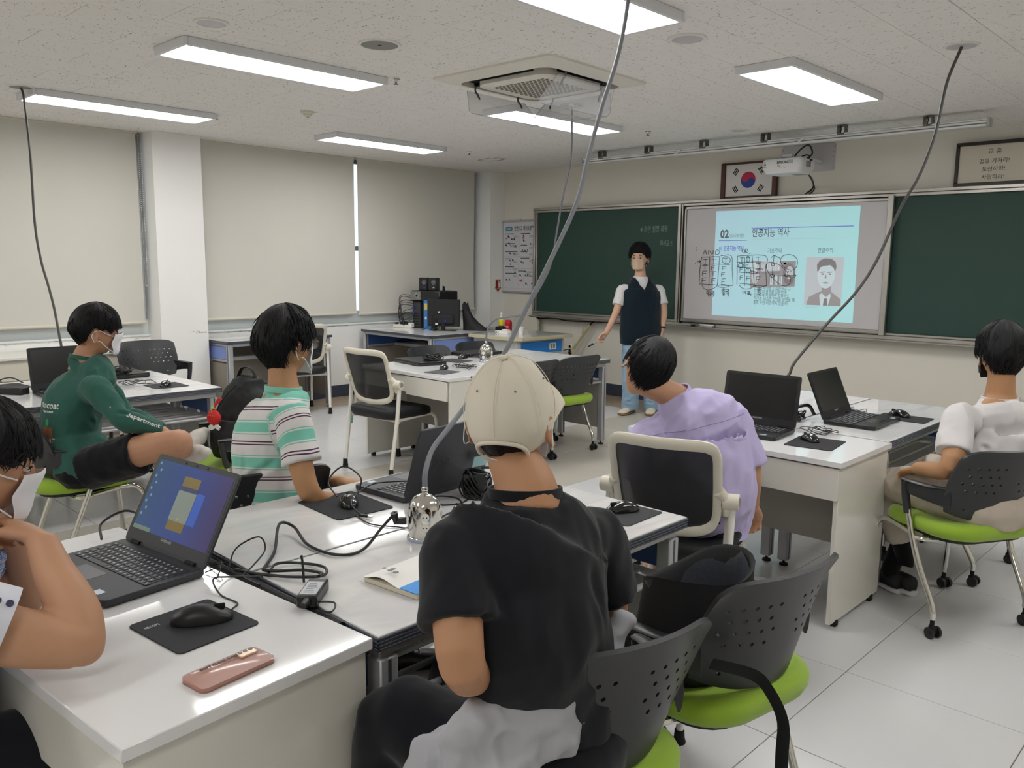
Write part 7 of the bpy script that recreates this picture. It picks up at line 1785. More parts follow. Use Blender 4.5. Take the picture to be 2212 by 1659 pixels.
e = j['SL'].lerp(j['EL'], .66); m.tube([j['SL'].lerp(j['chest'], .3), j['SL']+Vector((0, 0, .0)), j['SL'].lerp(j['EL'], .3), e+(j['SL']-j['EL']).normalized()*-.0], [.066, .065, .070, .077], 20, k=4)
e = j['SR'].lerp(j['ER'], .70); m.tube([j['SR'].lerp(j['chest'], .3), j['SR'], j['SR'].lerp(j['ER'], .3), e], [.066, .065, .070, .076], 20, k=4)
bk = lat.cross(up).normalized()*-1
fwd = Vector((-lat.y, lat.x, 0)).normalized()
ex = [(j['chest']-fwd*.12+lat*.05+Vector((0, 0, .02)), j['waist']-fwd*.12+lat*.10, .012, .007), (j['chest']-fwd*.12+lat*.0, j['waist']-fwd*.12+lat*.03+Vector((0, 0, -.05)), .012, .006), (j['SL']-fwd*.07+Vector((0, 0, -.06)), j['chest']-fwd*.11-lat*.10+Vector((0, 0, -.12)), .010, .008), (j['SL']+Vector((0, 0, -.05))-fwd*.08, j['SL'].lerp(j['EL'], .5)-fwd*.08, .010, .006)]
cloth_obj('tshirt', m, C_black, t, .0065, 6, .013, (7, 7, 4), 7, ex)
ring_band(t, j['neck']+Vector((0, 0, -.010)), Vector((-.1, .1, 1)), .072, .010, C_black, 'collar', lat, .064)
m = MB(); loft_lat(m, [Vector((j['pelvis'].x, j['pelvis'].y, .46)), Vector((j['pelvis'].x, j['pelvis'].y, .54)), j['pelvis']+Vector((0, 0, .03))], [.17, .185, .16], [.13, .14, .12], lat, 24)
for s in 'RL':
    K = j['K'+s]; hp = j['pelvis']+lat*(.09 if s == 'R' else -.09); hp.z = .53; m.tube([hp, hp.lerp(K, .5), K, Vector((K.x-.03, K.y, .28)), Vector((K.x-.02, K.y, .08))], [.10, .098, .082, .070, .06], 18, k=4)
cloth_obj('trousers', m, C_pants, t, .009, 6, .006, (7, 7, 7), 8)
for s in 'RL': K = j['K'+s]; a = Vector((K.x-.02, K.y, 0)); shoe(t, a, a+Vector((-1, .2, 0)), M_dark, M_rubber)
hair(H, t, line_std(30, -6, -60, -20), .008, 6, n_clump=0, clump_len=.02, mess=.1)
H_head = H; H = H @ Matrix.Rotation(R(3), 4, 'X')
# cap: crown of six panels with an arched opening and a strap at the back
cp = thing('baseball_cap', 'x', 'cap'); bpy.data.objects.remove(cp)
n1, n2 = 72, 26; Vv = []; Ff = []
def cap_pt(az, el, off=.0):
    ce = math.cos(R(el)); d = Vector((math.sin(R(az))*ce, math.cos(R(az))*ce, math.sin(R(el)))); p = head_r(d); p.z = p.z if d.z < 0 else .112*d.z
    nn = Vector((p.x/.0745**2, p.y/.096**2, p.z/.112**2)).normalized()
    seam = min(abs(((az+30) % 60)-30), 60)/30
    puff = .012+.006*math.sin(R(max(0, el)))**.8+.0015*(seam**.3)-.001+.0022*noise.noise(Vector((az*.03, el*.05, 3)))
    return p+nn*(puff+off)
grid = {}
for i in range(n2+1):
    for k in range(n1):
        az = -180+360*k/n1; lo = -14-16*max(0, math.cos(R(az-180)))**1.5 if True else 0
        el = lo+(89.5-lo)*i/n2; grid[i, k] = len(Vv); Vv.append(H @ cap_pt(az, el))
for i in range(n2):
    for k in range(n1):
        az = -180+360*(k+.5)/n1; lo = -14-16*max(0, math.cos(R(az-180)))**1.5; el = lo+(89.5-lo)*(i+.5)/n2; da = abs(abs(az)-180)
        if (da/36)**2+((el+24)/21)**2 < 1: continue
        q = (k+1) % n1; Ff.append((grid[i, k], grid[i, q], grid[i+1, q], grid[i+1, k]))
Ff.append(tuple(grid[n2, k] for k in range(n1)))
me = bpy.data.meshes.new('cap'); me.from_pydata(Vv, [], Ff); me = evaluate(me, [('SOLIDIFY', dict(thickness=.0035, offset=1)), ('SUBSURF', dict(levels=1, render_levels=1))]); me.materials.clear(); me.materials.append(M_cap); me.shade_smooth(); cap = put('cap', me, t)
m = MB(); m.tube([H @ cap_pt(az, -30+3*math.cos(R((abs(az)-180)*2)), .0) for az in [180-48+96*k/16 if True else 0 for k in range(17)]], .0115, 8, ry=.0025, up=None); 
strap = MB(); rg = []
for k in range(21):
    az = 132+96*k/20; az = az if az <= 180 else az-360; a = cap_pt(az, -33.5, .001); b = cap_pt(az, -26.5, .001); a2 = cap_pt(az, -33.5, .004); b2 = cap_pt(az, -26.5, .004); rg.append([H @ a, H @ b, H @ b2, H @ a2])
strap.rings(rg).build('strap', M_cap, cap, ang=50)
bu = MB(); rg = []
for k in range(5):
    az = 154+12*k/4; rg.append([H @ cap_pt(az, e_, o_) for e_, o_ in ((-35, .004), (-25, .004), (-25, .0065), (-35, .0065))])
bu.rings(rg).build('buckle', mat('dull_buckle', '#5d554b', .35, metal=.7), cap, ang=30)
# arch binding round the opening
m = MB(); pts = []
for k in range(19):
    a = math.pi*k/18; da = 37*math.cos(a); el = -24+22*math.sin(a); az = 180-da; az = az if az <= 180 else az-360; pts.append(H @ cap_pt(az, el, .003))
m.tube(pts, .0045, 8).build('opening_binding', M_cap, cap)
bt = MB(); q = MB(); q.ell((0, 0, 0), (.0085, .0085, .005), 14, 8); c0 = cap_pt(180, 84, .004); bt.add([H @ (Vector(v)+c0) for v in q.v], q.f); bt.build('button', M_cap, cap)
ey = MB()
for az in (150, -150, 90, -90, 30, -30):
    c0 = cap_pt(az, 42, .0045); q = MB(); q.ell((0, 0, 0), (.0022, .0022, .0022), 8, 6); ey.add([H @ (Vector(v)+c0) for v in q.v], q.f)
ey.build('eyelet', mat('eyelet_dark', '#6b655a', .7), cap)
# seams
sm_ = MB()
for az in (0, 60, 120, 180, -60, -120):
    sm_.tube([H @ cap_pt(az, el, .0042) for el in range(88, (0 if abs(az) == 180 else -12), -6)], .0009, 5)
sm_.build('seam', M_cap, cap)
# brim
br = MB(); rg = []
for i in range(9):
    v = i/8; row = []
    for k in range(25):
        a = -62+124*k/24; base = cap_pt(a, -11, .002); tip = Vector((.090*math.sin(R(a))*1.0, .125+.072*math.cos(R(a*1.25)), .002-.030*abs(math.sin(R(a)))**1.6))
        p = base.lerp(tip, v); p.z += .012*math.sin(v*math.pi*.5)*math.cos(R(a*1.3)); row.append(H @ p)
    rg.append(row)
n_ = 25; vs = [p for r_ in rg for p in r_]; dn = H.to_3x3() @ Vector((0, 0, -.0045)); q_ = len(vs); vs += [p+dn for p in vs]; fs = []
for i in range(8):
    for k in range(24): a = i*n_+k; fs.append((a, a+1, a+n_+1, a+n_)); fs.append((q_+a, q_+a+n_, q_+a+n_+1, q_+a+1))
for k in range(24): fs.append((k, q_+k, q_+k+1, k+1)); b = 8*n_; fs.append((b+k, b+k+1, q_+b+k+1, q_+b+k))
for i in range(8): a = i*n_; fs.append((a, a+n_, q_+a+n_, q_+a)); b = a+24; fs.append((b, q_+b, q_+b+n_, b+n_))
br.add(vs, fs).build('brim', M_cap, cap, ang=60)
H = H_head
for s in (1, -1): k = MB(); k.tube([H @ Vector(p) for p in ((s*.060, .06, -.05), (s*.080, .005, -.045), (s*.092, -.032, -.045), (s*.090, -.022, .0))], .0012, 6, k=4); k.build('mask_loop', M_mask, t)
mask(H, t, loops=False)
# grey hoodie around his hips
M_hd = C_grey; hd = thing('grey_hoodie', 'light grey hoodie draped between the cap boy\'s hips and his chair back', 'hoodie', (-.98, 1.16, .46)); o_ = hd.location
m = MB(); A_ = lambda x, y, z: Vector((x, y, z))-o_
m.tube([A_(-.925, 1.30, .80), A_(-.935, 1.23, .74), A_(-.945, 1.12, .69), A_(-.955, 1.03, .68), A_(-.985, .97, .68), A_(-1.01, .945, .64), A_(-1.01, .935, .56)], [.018, .034, .045, .050, .052, .050, .045], 16, k=4)
m.tube([A_(-.94, 1.16, .64), A_(-.95, 1.05, .62), A_(-.985, .965, .60), A_(-1.01, .94, .52)], [.045, .055, .058, .05], 16, k=4)
m.tube([A_(-1.03, .99, .62), A_(-1.10, .955, .56), A_(-1.10, .95, .48), A_(-1.06, .95, .42)], [.05, .06, .055, .04], 14, k=4)
m.tube([A_(-.94, 1.0, .58), A_(-1.0, .94, .50), A_(-1.01, .92, .42)], [.06, .055, .045], 14, k=4)
cloth_obj('fleece', m, C_grey, hd, .007, 5, .020, (9, 9, 9), 11, [(A_(-.90, 1.15, .70), A_(-1.02, .93, .60), .014, .02), (A_(-.88, 1.12, .62), A_(-.98, .92, .52), .014, .02), (A_(-1.0, .95, .62), A_(-1.04, .92, .46), .012, .018)], ridged=.8)

# ================= boy leaning his chin on his hand, near left
J = JT['P4']; t = person('person at the left edge leaning on the near desk, chin on hand, white mask', (-1.9, .2, 0)); j = rel(t, J); lat = Vector((.93, -.30, 0)).normalized()
H = frame_m(j['head'], -8, 12, 0, .97)
m = MB(); head_solid(m, H); neck_and_head(m, j, H, .055)
loft_lat(m, torso_pts(j), [.14, .13, .15, .13, .06], [.09, .09, .10, .07, .06], lat)
EL_, ER_ = j['EL'], j['ER']
m.tube([j['SR'], j['SR'].lerp(ER_, .5)+Vector((0, 0, -.012)), ER_-(ER_-j['SR']).normalized()*.02, ER_], [.056, .054, .047, .040], 18, k=5); m.ell(ER_, (.038, .038, .038), 14, 10)
m.tube([ER_, ER_.lerp(j['WR'], .3)+Vector((.004, .006, 0)), ER_.lerp(j['WR'], .7), j['WR']], [.040, .046, .036, .028], 18, k=5)
hd_ = (H @ Vector((.015, .07, -.115)))-j['WR']; hand(m, j['WR'], hd_+Vector((-.02, 0, .0)), Vector((.35, .55, .75)), True, 62)
limb(m, [j['SL'], EL_, j['WL']], [.050, .042, .030]); hand(m, j['WL'], Vector((0.05, .02, 1)), Vector((0, 1, 0)), False, 55)
body_obj(m, M_sk4, t, .0055, 5)
C_ging = cloth('blue_gingham', '#7d8cb8', .9)
def _ging():
    n, l, b = nodes_of(C_ging); tc = n.new('ShaderNodeTexCoord'); ck = n.new('ShaderNodeTexChecker'); ck.inputs['Scale'].default_value = 320; ck.inputs[1].default_value = (*lin('#5f72a8'), 1); ck.inputs[2].default_value = (*lin('#b9c1d6'), 1); l.new(tc.outputs['Object'], ck.inputs['Vector']); l.new(ck.outputs[0], b.inputs['Base Color'])
_ging()
m = MB(); pl = torso_pts(j)
loft_lat(m, [pl[0]+Vector((0, 0, -.06)), pl[1], pl[2], (j['SR']+j['SL'])*.5+Vector((0, 0, .02)), j['neck']], [.175, .170, .185, .165, .075], [.125, .125, .13, .10, .07], lat, 26)
cu = j['SR'].lerp(ER_, .46)
m.tube([j['SR'].lerp(j['chest'], .3), j['SR'], cu-(ER_-j['SR']).normalized()*.03], [.070, .070, .072], 20, k=4); m.tube([j['SL'].lerp(j['chest'], .3), j['SL'], j['SL'].lerp(EL_, .5)], [.075, .076, .075], 18, k=4)
cloth_obj('gingham_shirt', m, C_ging, t, .007, 6, .006, (8, 8, 8), 12)
ad = (ER_-j['SR']).normalized(); cf = ring_band(t, cu-ad*.012, ad, .069, .022, cloth('white_cuff', '#d4d6e0'), 'cuff'); ring_band(t, cu-ad*.036, ad, .0695, .0022, mat('navy_piping', '#27304d', .8), 'cuff_piping')
for q in (0, 1):
    b_ = MB(); c = cu-ad*(.022-.020*q); sd = Vector((.55, .0, .75)); sd = (sd-ad*sd.dot(ad)).normalized(); b_.cyl(c+sd*.074, c+sd*.078, .0062, n=14); b_.build('cuff_button', mat('dark_button', '#3a3e58', .3), cf)
m = MB(); loft_lat(m, [Vector((j['pelvis'].x, j['pelvis'].y, .44)), Vector((j['pelvis'].x, j['pelvis'].y, .54)), j['waist']+Vector((0, 0, -.05))], [.17, .18, .15], [.13, .14, .12], lat, 22)
for s in (-1, 1):
    hp = Vector((j['pelvis'].x, j['pelvis'].y, .52))+lat*.10*s; K = hp+Vector((.12, .42, .0)); m.tube([hp, hp.lerp(K, .5), K, K+Vector((.01, .03, -.25)), K+Vector((.01, .04, -.42))], [.10, .098, .075, .065, .055], 18, k=4)
    shoe(t, K+Vector((.01, .04, 0)), K+Vector((.1, 1, 0)), M_dark, M_rubber, zf=0)
cloth_obj('trousers', m, C_pants, t, .009, 6, .006, (7, 7, 7), 8)
hair(H, t, line_std(14, 2, -44, 2), .026, 8, n_clump=420, clump_len=.045, mess=.15)
mask(H, t, out=.012); eyes(H, t)

# ================= boy in the lavender shirt
J = JT['P5']; t = person('person in a lavender shirt slumped on an ivory chair, head tilted', (-1.65, 2.7, 0)); j = rel(t, J); lat = (j['SR']-j['SL']); lat.z *= .6; lat.normalize()
H = frame_m(j['head'], 52, 14, -34, 1.0)
m = MB(); head_solid(m, H); neck_and_head(m, j, H, .055)
loft_lat(m, torso_pts(j), [.14, .14, .16, .12, .06], [.10, .10, .10, .07, .06], lat)
for s in 'RL': limb(m, [j['S'+s], j['E'+s], j['W'+s]], [.048, .040, .028])
hand(m, j['WR'], (j['WR']-j['ER']), (0, 0, 1), True, 40); hand(m, j['WL'], (j['WL']-j['EL']), (0, 0, 1), False, 40)
ws = t.location
for hp, K, A_ in ((Vector((-1.60, 2.90, .55)), Vector((-1.70, 3.20, .52)), Vector((-1.79, 3.10, .09))), (Vector((-1.78, 2.88, .55)), Vector((-1.98, 3.20, .52)), Vector((-2.10, 3.12, .09)))):
    limb(m, [hp-ws, K-ws], [.085, .055]); limb(m, [K-ws, A_-ws], [.054, .036])
body_obj(m, M_sk4, t, .0065)
m = MB(); pl = torso_pts(j); sm = (j['SR']+j['SL'])*.5
loft_lat(m, [pl[0]+Vector((0, 0, -.055)), pl[0]+Vector((0, 0, .02)), pl[1], pl[2], sm+Vector((.02, .0, .045)), j['neck']+Vector((0, 0, -.01)), j['neck']+Vector((-.012, -.006, .020))], [.175, .185, .180, .205, .165, .078, .064], [.14, .145, .14, .145, .115, .075, .062], lat, 30, offs=[0, 0, .01, .02, .01, 0, 0])
m.tube([j['SR'].lerp(j['chest'], .35)+Vector((0, 0, .02)), j['SR']+Vector((-.01, 0, .01)), j['SR'].lerp(j['ER'], .5), j['SR'].lerp(j['ER'], .95)], [.085, .072, .068, .066], 20, k=4)
m.tube([j['SL'].lerp(j['chest'], .35), j['SL'], j['SL'].lerp(j['EL'], .55), j['SL'].lerp(j['EL'], .8)], [.10, .09, .085, .08], 20, k=4)
fwd = Vector((-lat.y, lat.x, 0)).normalized(); Q = j['chest']-fwd*.14
ex = [(Q+lat*-.17+Vector((0, 0, -.10)), Q+lat*-.04+Vector((0, 0, -.12)), .010, .016), (Q+lat*-.14+Vector((0, 0, -.02)), Q+lat*-.12+Vector((0, 0, -.14)), .009, .012), (Q+lat*-.10+Vector((0, 0, -.03)), Q+lat*-.11+Vector((0, 0, -.14)), .008, .012), (Q+lat*.18+Vector((0, 0, .10)), Q+lat*.13+Vector((0, 0, -.05)), .010, .010), (Q+lat*.12+Vector((0, 0, .02)), Q+lat*.10+Vector((0, 0, -.2)), .012, .008), (j['waist']-fwd*.14-lat*.1, j['waist']-fwd*.14+lat*.16+Vector((0, 0, -.03)), .012, .012), (j['pelvis']-fwd*.14-lat*.12+Vector((0, 0, -.02)), j['pelvis']-fwd*.14+lat*.1+Vector((0, 0, .03)), .012, .016)]
sh = cloth_obj('lavender_shirt', m, C_lav, t, .0068, 5, .015, (8, 8, 5), 14, ex, ridged=.8)
ax = (H @ Vector((0, -.02, -.05)))-j['neck']; ax = (ax.normalized()+Vector((0, 0, .8))).normalized(); ring_band(t, j['neck']+ax*.010, ax, .064, .018, C_lav, 'shirt_collar', lat, .062)
# yoke seam and button across the shoulders
bm_ = bmesh.new(); bm_.from_mesh(sh.data); bv = BVHTree.FromBMesh(bm_); bm_.free(); pts = []
for k in range(15):
    u = -.17+.34*k/14; o_ = j['chest']-fwd*.4+lat*u+Vector((0, 0, .055+.10*u)); loc, nn, i, ds = bv.ray_cast(o_, fwd)
    if loc: pts.append(loc+nn*.0008)
if len(pts) > 3: MB().tube(pts, .0016, 5, k=2).build('yoke_seam', mat('lavender_seam', '#a59ac6', .9), sh)
m = MB()
for hp, K, A_ in ((Vector((-1.60, 2.90, .54)), Vector((-1.70, 3.20, .52)), Vector((-1.79, 3.10, .26))), (Vector((-1.78, 2.88, .54)), Vector((-1.98, 3.20, .52)), Vector((-2.10, 3.12, .26)))):
    m.tube([hp-ws, (hp-ws).lerp(K-ws, .5), K-ws, A_-ws], [.10, .095, .075, .062], 18, k=4)
m.ell(j['pelvis']+Vector((0, 0, -.02)), (.17, .15, .09), 18, 12); cloth_obj('trousers', m, C_pants, t, .009, 5, .006, seed=2)
for A_, d_ in ((Vector((-1.79, 3.10, 0)), Vector((-.15, 1, 0))), (Vector((-2.10, 3.12, 0)), Vector((-.45, 1, 0)))): shoe(t, A_-ws, A_-ws+d_, mat('charcoal_shoe', '#1f2024', .7), mat('dark_sole', '#3b3b3e', .6), laces=False)
hair(H, t, line_std(24, 0, -50, -10), .027, 9, n_clump=420, clump_len=.045, mess=.3)

# ================= boy in the white T-shirt
J = JT['P6']; t = person('person in a white T-shirt and beige trousers at the right edge, glasses, black mask loop', (-.9, 3.7, 0)); j = rel(t, J); lat = lat_of(j)
H = frame_m(j['head'], 34, 2, 0, 1.0)
m = MB(); head_solid(m, H); neck_and_head(m, j, H, .056)
loft_lat(m, torso_pts(j), [.14, .13, .155, .13, .062], [.09, .09, .10, .07, .06], lat)
for s in 'RL': limb(m, [j['S'+s], j['E'+s], j['W'+s]], [.050, .043, .030])
hand(m, j['WL'], (j['WL']-j['EL'])+Vector((0, 0, -.02)), (0, 0, 1), False, 45); hand(m, j['WR'], (j['WR']-j['ER']), (0, 0, 1), True, 45)
for s in 'RL': limb(m, [j['K'+s], j['A'+s]], [.055, .036])
body_obj(m, M_sk3, t, .0062)
m = MB(); pl = torso_pts(j); sm = (j['SR']+j['SL'])*.5
loft_lat(m, [pl[0]+Vector((0, 0, -.01)), pl[1], pl[2], sm+Vector((0, 0, .022)), j['neck']+Vector((0, 0, -.035)), j['neck']+Vector((0, 0, -.008))], [.175, .170, .185, .170, .10, .068], [.125, .125, .13, .10, .078, .062], lat, 28, offs=[0, .01, .01, 0, 0, 0])
for s in 'RL': m.tube([j['S'+s].lerp(j['chest'], .3), j['S'+s], j['S'+s].lerp(j['E'+s], .35), j['S'+s].lerp(j['E'+s], .72)], [.066, .065, .066, .070], 20, k=4)
fwd = Vector((-lat.y, lat.x, 0)).normalized()
cloth_obj('tshirt', m, C_white, t, .007, 6, .013, (7, 7, 4), 17, [(j['waist']-lat*.16, j['waist']-lat*.05-fwd*.12, .012, .012), (j['SL']-fwd*.06+Vector((0, 0, -.06)), j['chest']-fwd*.1-lat*.1+Vector((0, 0, -.1)), .012, .010), (j['neck']-fwd*.07+lat*.1+Vector((0, 0, -.05)), j['SR']-fwd*.09+Vector((0, 0, -.02)), .010, .006)])
ring_band(t, j['neck']+Vector((0, 0, -.012)), Vector((0, 0, 1)), .070, .007, C_white, 'collar', lat, .063)
m = MB(); loft_lat(m, [Vector((j['pelvis'].x, j['pelvis'].y, .45)), Vector((j['pelvis'].x, j['pelvis'].y, .52)), j['pelvis']+Vector((0, 0, .08))], [.175, .19, .16], [.14, .15, .13], lat, 24)
for s, d in (('L', -.10), ('R', .10)):
    K = j['K'+s]; hp = j['pelvis']+lat*d; hp.z = .53; A_ = j['A'+s]; m.tube([hp, hp.lerp(K, .5)+Vector((0, 0, .02)), K, K.lerp(A_, .5), K.lerp(A_, .74)], [.105, .10, .082, .074, .068], 18, k=4)
cloth_obj('trousers', m, C_beige, t, .0085, 5, .016, (8, 8, 8), 18)
for s in 'LR':
    K, A_ = j['K'+s], j['A'+s]; m = MB(); m.tube([K.lerp(A_, .66), A_, A_+Vector((0, 0, -.03))], [.044, .040, .040], 14, k=3); m.build('sock', C_bsock, t)
    shoe(t, A_, A_+Vector((-.6, .35, 0)), mat('black_shoe_knit', '#15161a', .7), mat('white_sole', '#cfcfd2', .6), h=.09)
k = MB(); s = -1; k.tube([H @ Vector(p) for p in ((s*.050, .07, -.03), (s*.074, .035, -.02), (s*.0815, .006, .0), (s*.086, -.022, .004), (s*.092, -.034, -.02), (s*.086, -.024, -.046), (s*.080, .004, -.05), (s*.060, .05, -.09))], .0045, 6, k=4, ry=.0015); k.build('mask_strap', M_dark, t)
mask(H, t, mat('black_mask', '#1a1b1e', .8), loops=False)
hair(H, t, line_std(24, 0, -50, -12), .028, 10, n_clump=380, clump_len=.045, mess=.25)
glasses(H, t, mat('pale_gold_frame', '#b9ab8a', .25, metal=.9))

# ================= teacher
J = JT['P7']; t = person('person standing at the board in a dark knit vest and beige mask, marker in hand', (-4.93, 6.98, 0)); j = rel(t, J); lat = lat_of(j)
# he faces the room: his right arm is on the left of the photo
hy = math.degrees(math.atan2(-(-.10), -.99))
H = frame_m(j['head'], 200, 4, 0, 1.04)
m = MB(); head_solid(m, H); neck_and_head(m, j, H, .055)
loft_lat(m, torso_pts(j), [.14, .125, .15, .13, .06], [.09, .085, .09, .07, .058], lat)
for s in 'RL': limb(m, [j['S'+s], j['E'+s], j['W'+s]], [.047, .037, .027])
hand(m, j['WR'], Vector((-.16, -.10, -.22)), Vector((-.6, .3, .4)), True, 50, curls=[40, 55, 62, 66]); hand(m, j['WL'], Vector((.02, -.03, -1)), Vector((.6, .5, .0)), False, 62)
for s in 'RL': limb(m, [j['H'+s], j['K'+s], j['A'+s]], [.085, .056, .036])
body_obj(m, M_sk5, t, .006)
m = MB()
for s in 'RL': m.tube([j['S'+s].lerp(j['chest'], .4), j['S'+s], j['S'+s].lerp(j['E'+s], .35), j['S'+s].lerp(j['E'+s], .70)], [.058, .052, .056, .062], 18, k=4)
loft_lat(m, [j['chest'], (j['SR']+j['SL'])*.5+Vector((0, 0, .02)), j['neck']+Vector((0, 0, -.02)), j['neck']+Vector((0, 0, .004))], [.15, .14, .085, .064], [.095, .085, .068, .058], lat, 22)
cloth_obj('tshirt', m, C_white, t, .007, 5, .005, (9, 9, 6), 20)
m = MB(); pv = j['pelvis']
loft_lat(m, [pv+Vector((0, 0, -.035)), pv+Vector((0, 0, .06)), j['waist']+Vector((0, 0, .05)), j['chest'], (j['SR']+j['SL'])*.5+Vector((0, 0, .012)), j['neck']+Vector((0, 0, -.012))], [.215, .218, .210, .212, .172, .090], [.130, .135, .125, .128, .105, .078], lat, 28, sq=2.2)
me = remesh(m, .007, 6)
# open the V neck: push the vest in where the neckline is
co, no = arr(me); fw = Vector((lat.y, -lat.x, 0)); fw = fw if fw.dot(Vector((0, -1, 0))) > 0 else -fw
nk = np.array(j['neck']); L_ = np.array(lat); F_ = np.array(fw); d_ = co-nk; u = np.abs(d_@L_); z = -d_[:, 2]; fr = d_@F_
inside = (fr > .0) & (z < .155) & (u < .082*(1-z/.155))
out = co.copy(); out[inside] -= F_*.05; setco(me, out); folds(me, .009, (7, 7, 4), .6, 21)
me.materials.clear(); me.materials.append(C_vest); me.shade_smooth(); vest = put('knit_vest', me, t)
bm_ = bmesh.new(); bm_.from_mesh(me); bv = BVHTree.FromBMesh(bm_); bm_.free()
m = MB(); vt = [Vector(nk)+lat*(-.084)+Vector((0, 0, -.0)), Vector(nk)+Vector((0, 0, -.16)), Vector(nk)+lat*.084]
pts = []
for a, b in ((vt[0], vt[1]), (vt[1], vt[2])):
    for q in range(8):
        p = a.lerp(b, q/7); loc, nn, i, ds = bv.ray_cast(p+fw*.4, -fw)
        if loc: pts.append(loc+fw*.004)
m.tube(pts, .006, 6).build('neckline', mat('vest_rib', '#0d1a22', .9), vest)
m = MB()
for s in 'RL': m.tube([j['H'+s]+Vector((0, 0, .03)), j['H'+s].lerp(j['K'+s], .5), j['K'+s], j['K'+s].lerp(j['A'+s], .6), j['A'+s]+Vector((0, 0, -.035))], [.105, .098, .088, .086, .088], 18, k=4)
m.ell(pv+Vector((0, 0, -.02)), (.165, .165, .10), 18, 12)
cloth_obj('jeans', m, C_jean, t, .0085, 5, .010, (9, 9, 12), 22, [(j['A'+s]+Vector((-.08, -.06, .06)), j['A'+s]+Vector((.08, -.08, .05)), .012, .016) for s in 'RL'])
for s, dd in (('R', Vector((.12, -1, 0))), ('L', Vector((.5, -1, 0)))): shoe(t, j['A'+s], j['A'+s]+dd, mat('cream_sneaker', '#d4cbb6', .6), mat('gum_sole', '#8a6a4c', .6), w=.050)
hair(H, t, line_std(27, 0, -44, -6), .040, 12, n_clump=420, clump_len=.05, mess=.5)
mask(H, t, mat('beige_mask', '#d3b79f', .8)); eyes(H, t)
ax = (j['WL']-j['EL']).normalized(); wt = ring_band(t, j['WL']-ax*.02, ax, .031, .008, M_dark, 'watch'); 
mk = thing('marker_pen', 'marker held in the teacher\'s lowered hand', 'marker', (0, 0, 0)); hp = Vector(JT['P7']['WR'])+Vector((-.055, -.04, -.085))
MB().tube([hp+Vector((.05, .03, .045)), hp+Vector((-.055, -.03, -.035))], .0085, 10).build('barrel', M_silver, mk); MB().tube([hp+Vector((-.05, -.027, -.032)), hp+Vector((-.095, -.05, -.062)), hp+Vector((-.105, -.056, -.070))], [.0095, .008, .003], 10).build('cap', M_dark, mk)

# ============================================================ bags
def bag_strap(par, pts, w, t_, m_=None, nm='strap', up=None, k=5): return MB().tube(pts, w, 8, k=k, ry=t_, up=up).build(nm, m_ or M_bag, par)
t = thing('backpack', 'black backpack with a red charm standing on the seat facing the boy in green', 'backpack', (-3.96, 2.10, .468), 25)
m = MB(); rg = []
for v, w, d, dy in ((0, .12, .085, 0), (.02, .145, .11, 0), (.12, .155, .12, -.005), (.25, .145, .105, .0), (.36, .115, .08, .015), (.42, .075, .05, .03), (.44, .03, .02, .035)):
    rg.append([(x, y+dy, v) for x, y in [(w*math.copysign(abs(math.cos(a))**.7, math.cos(a)), d*math.copysign(abs(math.sin(a))**.7, math.sin(a))) for a in [2*math.pi*k/24 for k in range(24)]]])
m.rings(rg); cloth_obj('main_compartment', m, M_bag, t, .008, 4, .012, (9, 9, 9), 30)
m = MB(); m.tube([(0, -.13, .03), (0, -.145, .12), (0, -.12, .22)], [.10, .115, .09], 16, k=3, ry=[.03, .04, .025], up=(0, 1, 0)); cloth_obj('front_pocket', m, M_bag, t, .007, 4, .006, (12, 12, 12), 31)
bag_strap(t, [(-.06, .03, .42), (-.02, .02, .475), (.03, .02, .475), (.06, .03, .42)], .012, .005, nm='top_handle')
bag_strap(t, [(.05, .10, .40), (.10, .12, .36), (.13, .12, .22), (.12, .10, .05)], .025, .008); bag_strap(t, [(-.05, .10, .40), (-.09, .13, .34), (-.11, .12, .2), (-.10, .10, .05)], .025, .008)
bag_strap(t, [(.0, -.06, .40), (-.05, -.105, .33), (-.09, -.125, .25)], .006, .004, nm='zip_pull')
text('print', 'KARL\nPROJECT', .040, M_paper, t, Matrix.Translation((-.02, -.172, .115)) @ Matrix.Rotation(R(80), 4, 'X'), .0006, bold=.001)
t = thing('red_charm', 'red strawberry shaped charm hanging on the black backpack', 'charm', (-3.93, 1.915, .72), 30)
m = MB(); rg = []
for i in range(9):
    v = i/8; r_ = .040*math.sin(math.pi*(v*.80+.16))**.8; rg.append([(r_*math.cos(a), r_*.5*math.sin(a), -.042+.078*v) for a in [2*math.pi*k/16 for k in range(16)]])
m.rings(rg).build('berry', mat('charm_red', '#cc2026', .6), t)
MB().tube([(0, 0, .03), (.012, 0, .055), (.03, 0, .075), (.045, 0, .088), (.03, 0, .09), (.008, 0, .06)], .0045, 6, k=4).build('cord', mat('charm_cord', '#d8333a', .6), t)
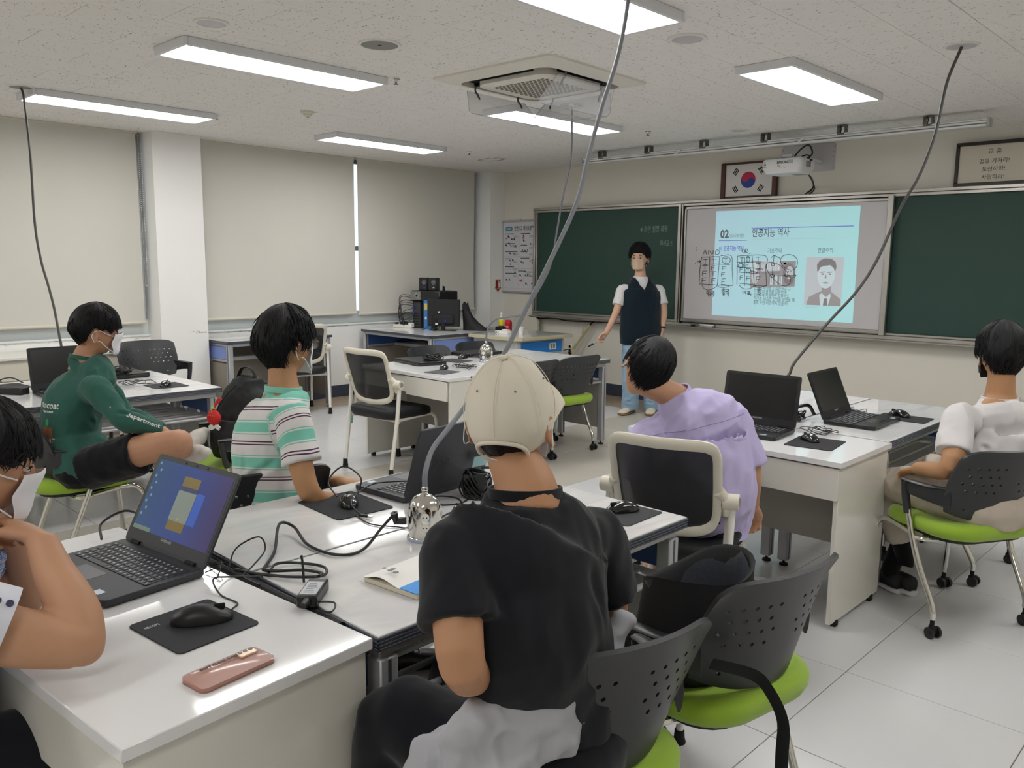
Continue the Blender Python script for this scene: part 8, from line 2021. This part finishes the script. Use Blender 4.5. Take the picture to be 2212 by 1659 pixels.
m = MB(); m.ell((-.004, 0, .040), (.016, .010, .006), 10, 6); m.tube([(0, 0, .04), (.008, -.002, .055)], .003, 6); m.build('leaf', mat('charm_green', '#7fc21c', .5), t)
m = MB(); [m.ell((-.022+.011*(i % 4)+.005*(i//4), -.019, -.015+.02*(i//4)), (.0016, .001, .0016), 6, 4) for i in range(10)]; m.build('seeds', mat('seed_yellow', '#e3c24a', .6), t)
MB().prism([(-.03, -.05), (-.012, -.038), (0, -.05), (.014, -.038), (.034, -.055), (.026, -.072), (.008, -.06), (-.012, -.072), (-.03, -.068)], -.006, .004, lambda u, v, h: (u, h, v)).build('ribbon', M_paper, t)
t = thing('open_bag', 'open black bag on the empty lime chair, its strap hanging over the side', 'bag', (-1.06, 1.80, .468), 80)
m = MB(); rg = []
for z, sx, sy in ((0, .155, .10), (.04, .175, .12), (.14, .18, .12), (.24, .175, .10), (.262, .178, .098), (.255, .165, .088), (.15, .155, .085), (.05, .14, .08)):
    rg.append([(sx*math.cos(a)*(1+.06*math.sin(3*a+z*9)), sy*math.sin(a)*(1+.08*math.sin(2*a+z*7)), z+.022*math.sin(2*a+.8)*(z/.26)) for a in [2*math.pi*k/28 for k in range(28)]])
m.rings(rg).build('bag_body', M_bag, t, ang=80)
m = MB(); rg = []
for z, sx, sy in ((.26, .170, .092), (.235, .160, .085), (.19, .152, .080), (.13, .148, .078)): rg.append([(sx*math.cos(a)*(1+.04*math.sin(5*a)), sy*math.sin(a)*(1+.05*math.sin(4*a)), z+.022*math.sin(2*a+.8)*(z/.26)-.004) for a in [2*math.pi*k/28 for k in range(28)]])
m.rings(rg, False, False).build('lining', mat('shiny_lining', '#45474f', .3, bump=(60, .5, .004)), t, ang=80)
Ib = inv_of(t); bag_strap(t, [Ib @ Vector(p) for p in ((-.90, 1.60, .60), (-.83, 1.665, .575), (-.785, 1.660, .553), (-.741, 1.640, .507), (-.727, 1.614, .44), (-.713, 1.59, .36))], .017, .0025, mat('black_webbing', '#0f1014', .8), up=(1, 0, 0))
m = MB(); m.box(-.10, -.07, -.115, -.10, .17, .20, .003); m.build('zip_slider', M_chrome, t)
bpy.data.scenes.remove(TMP)
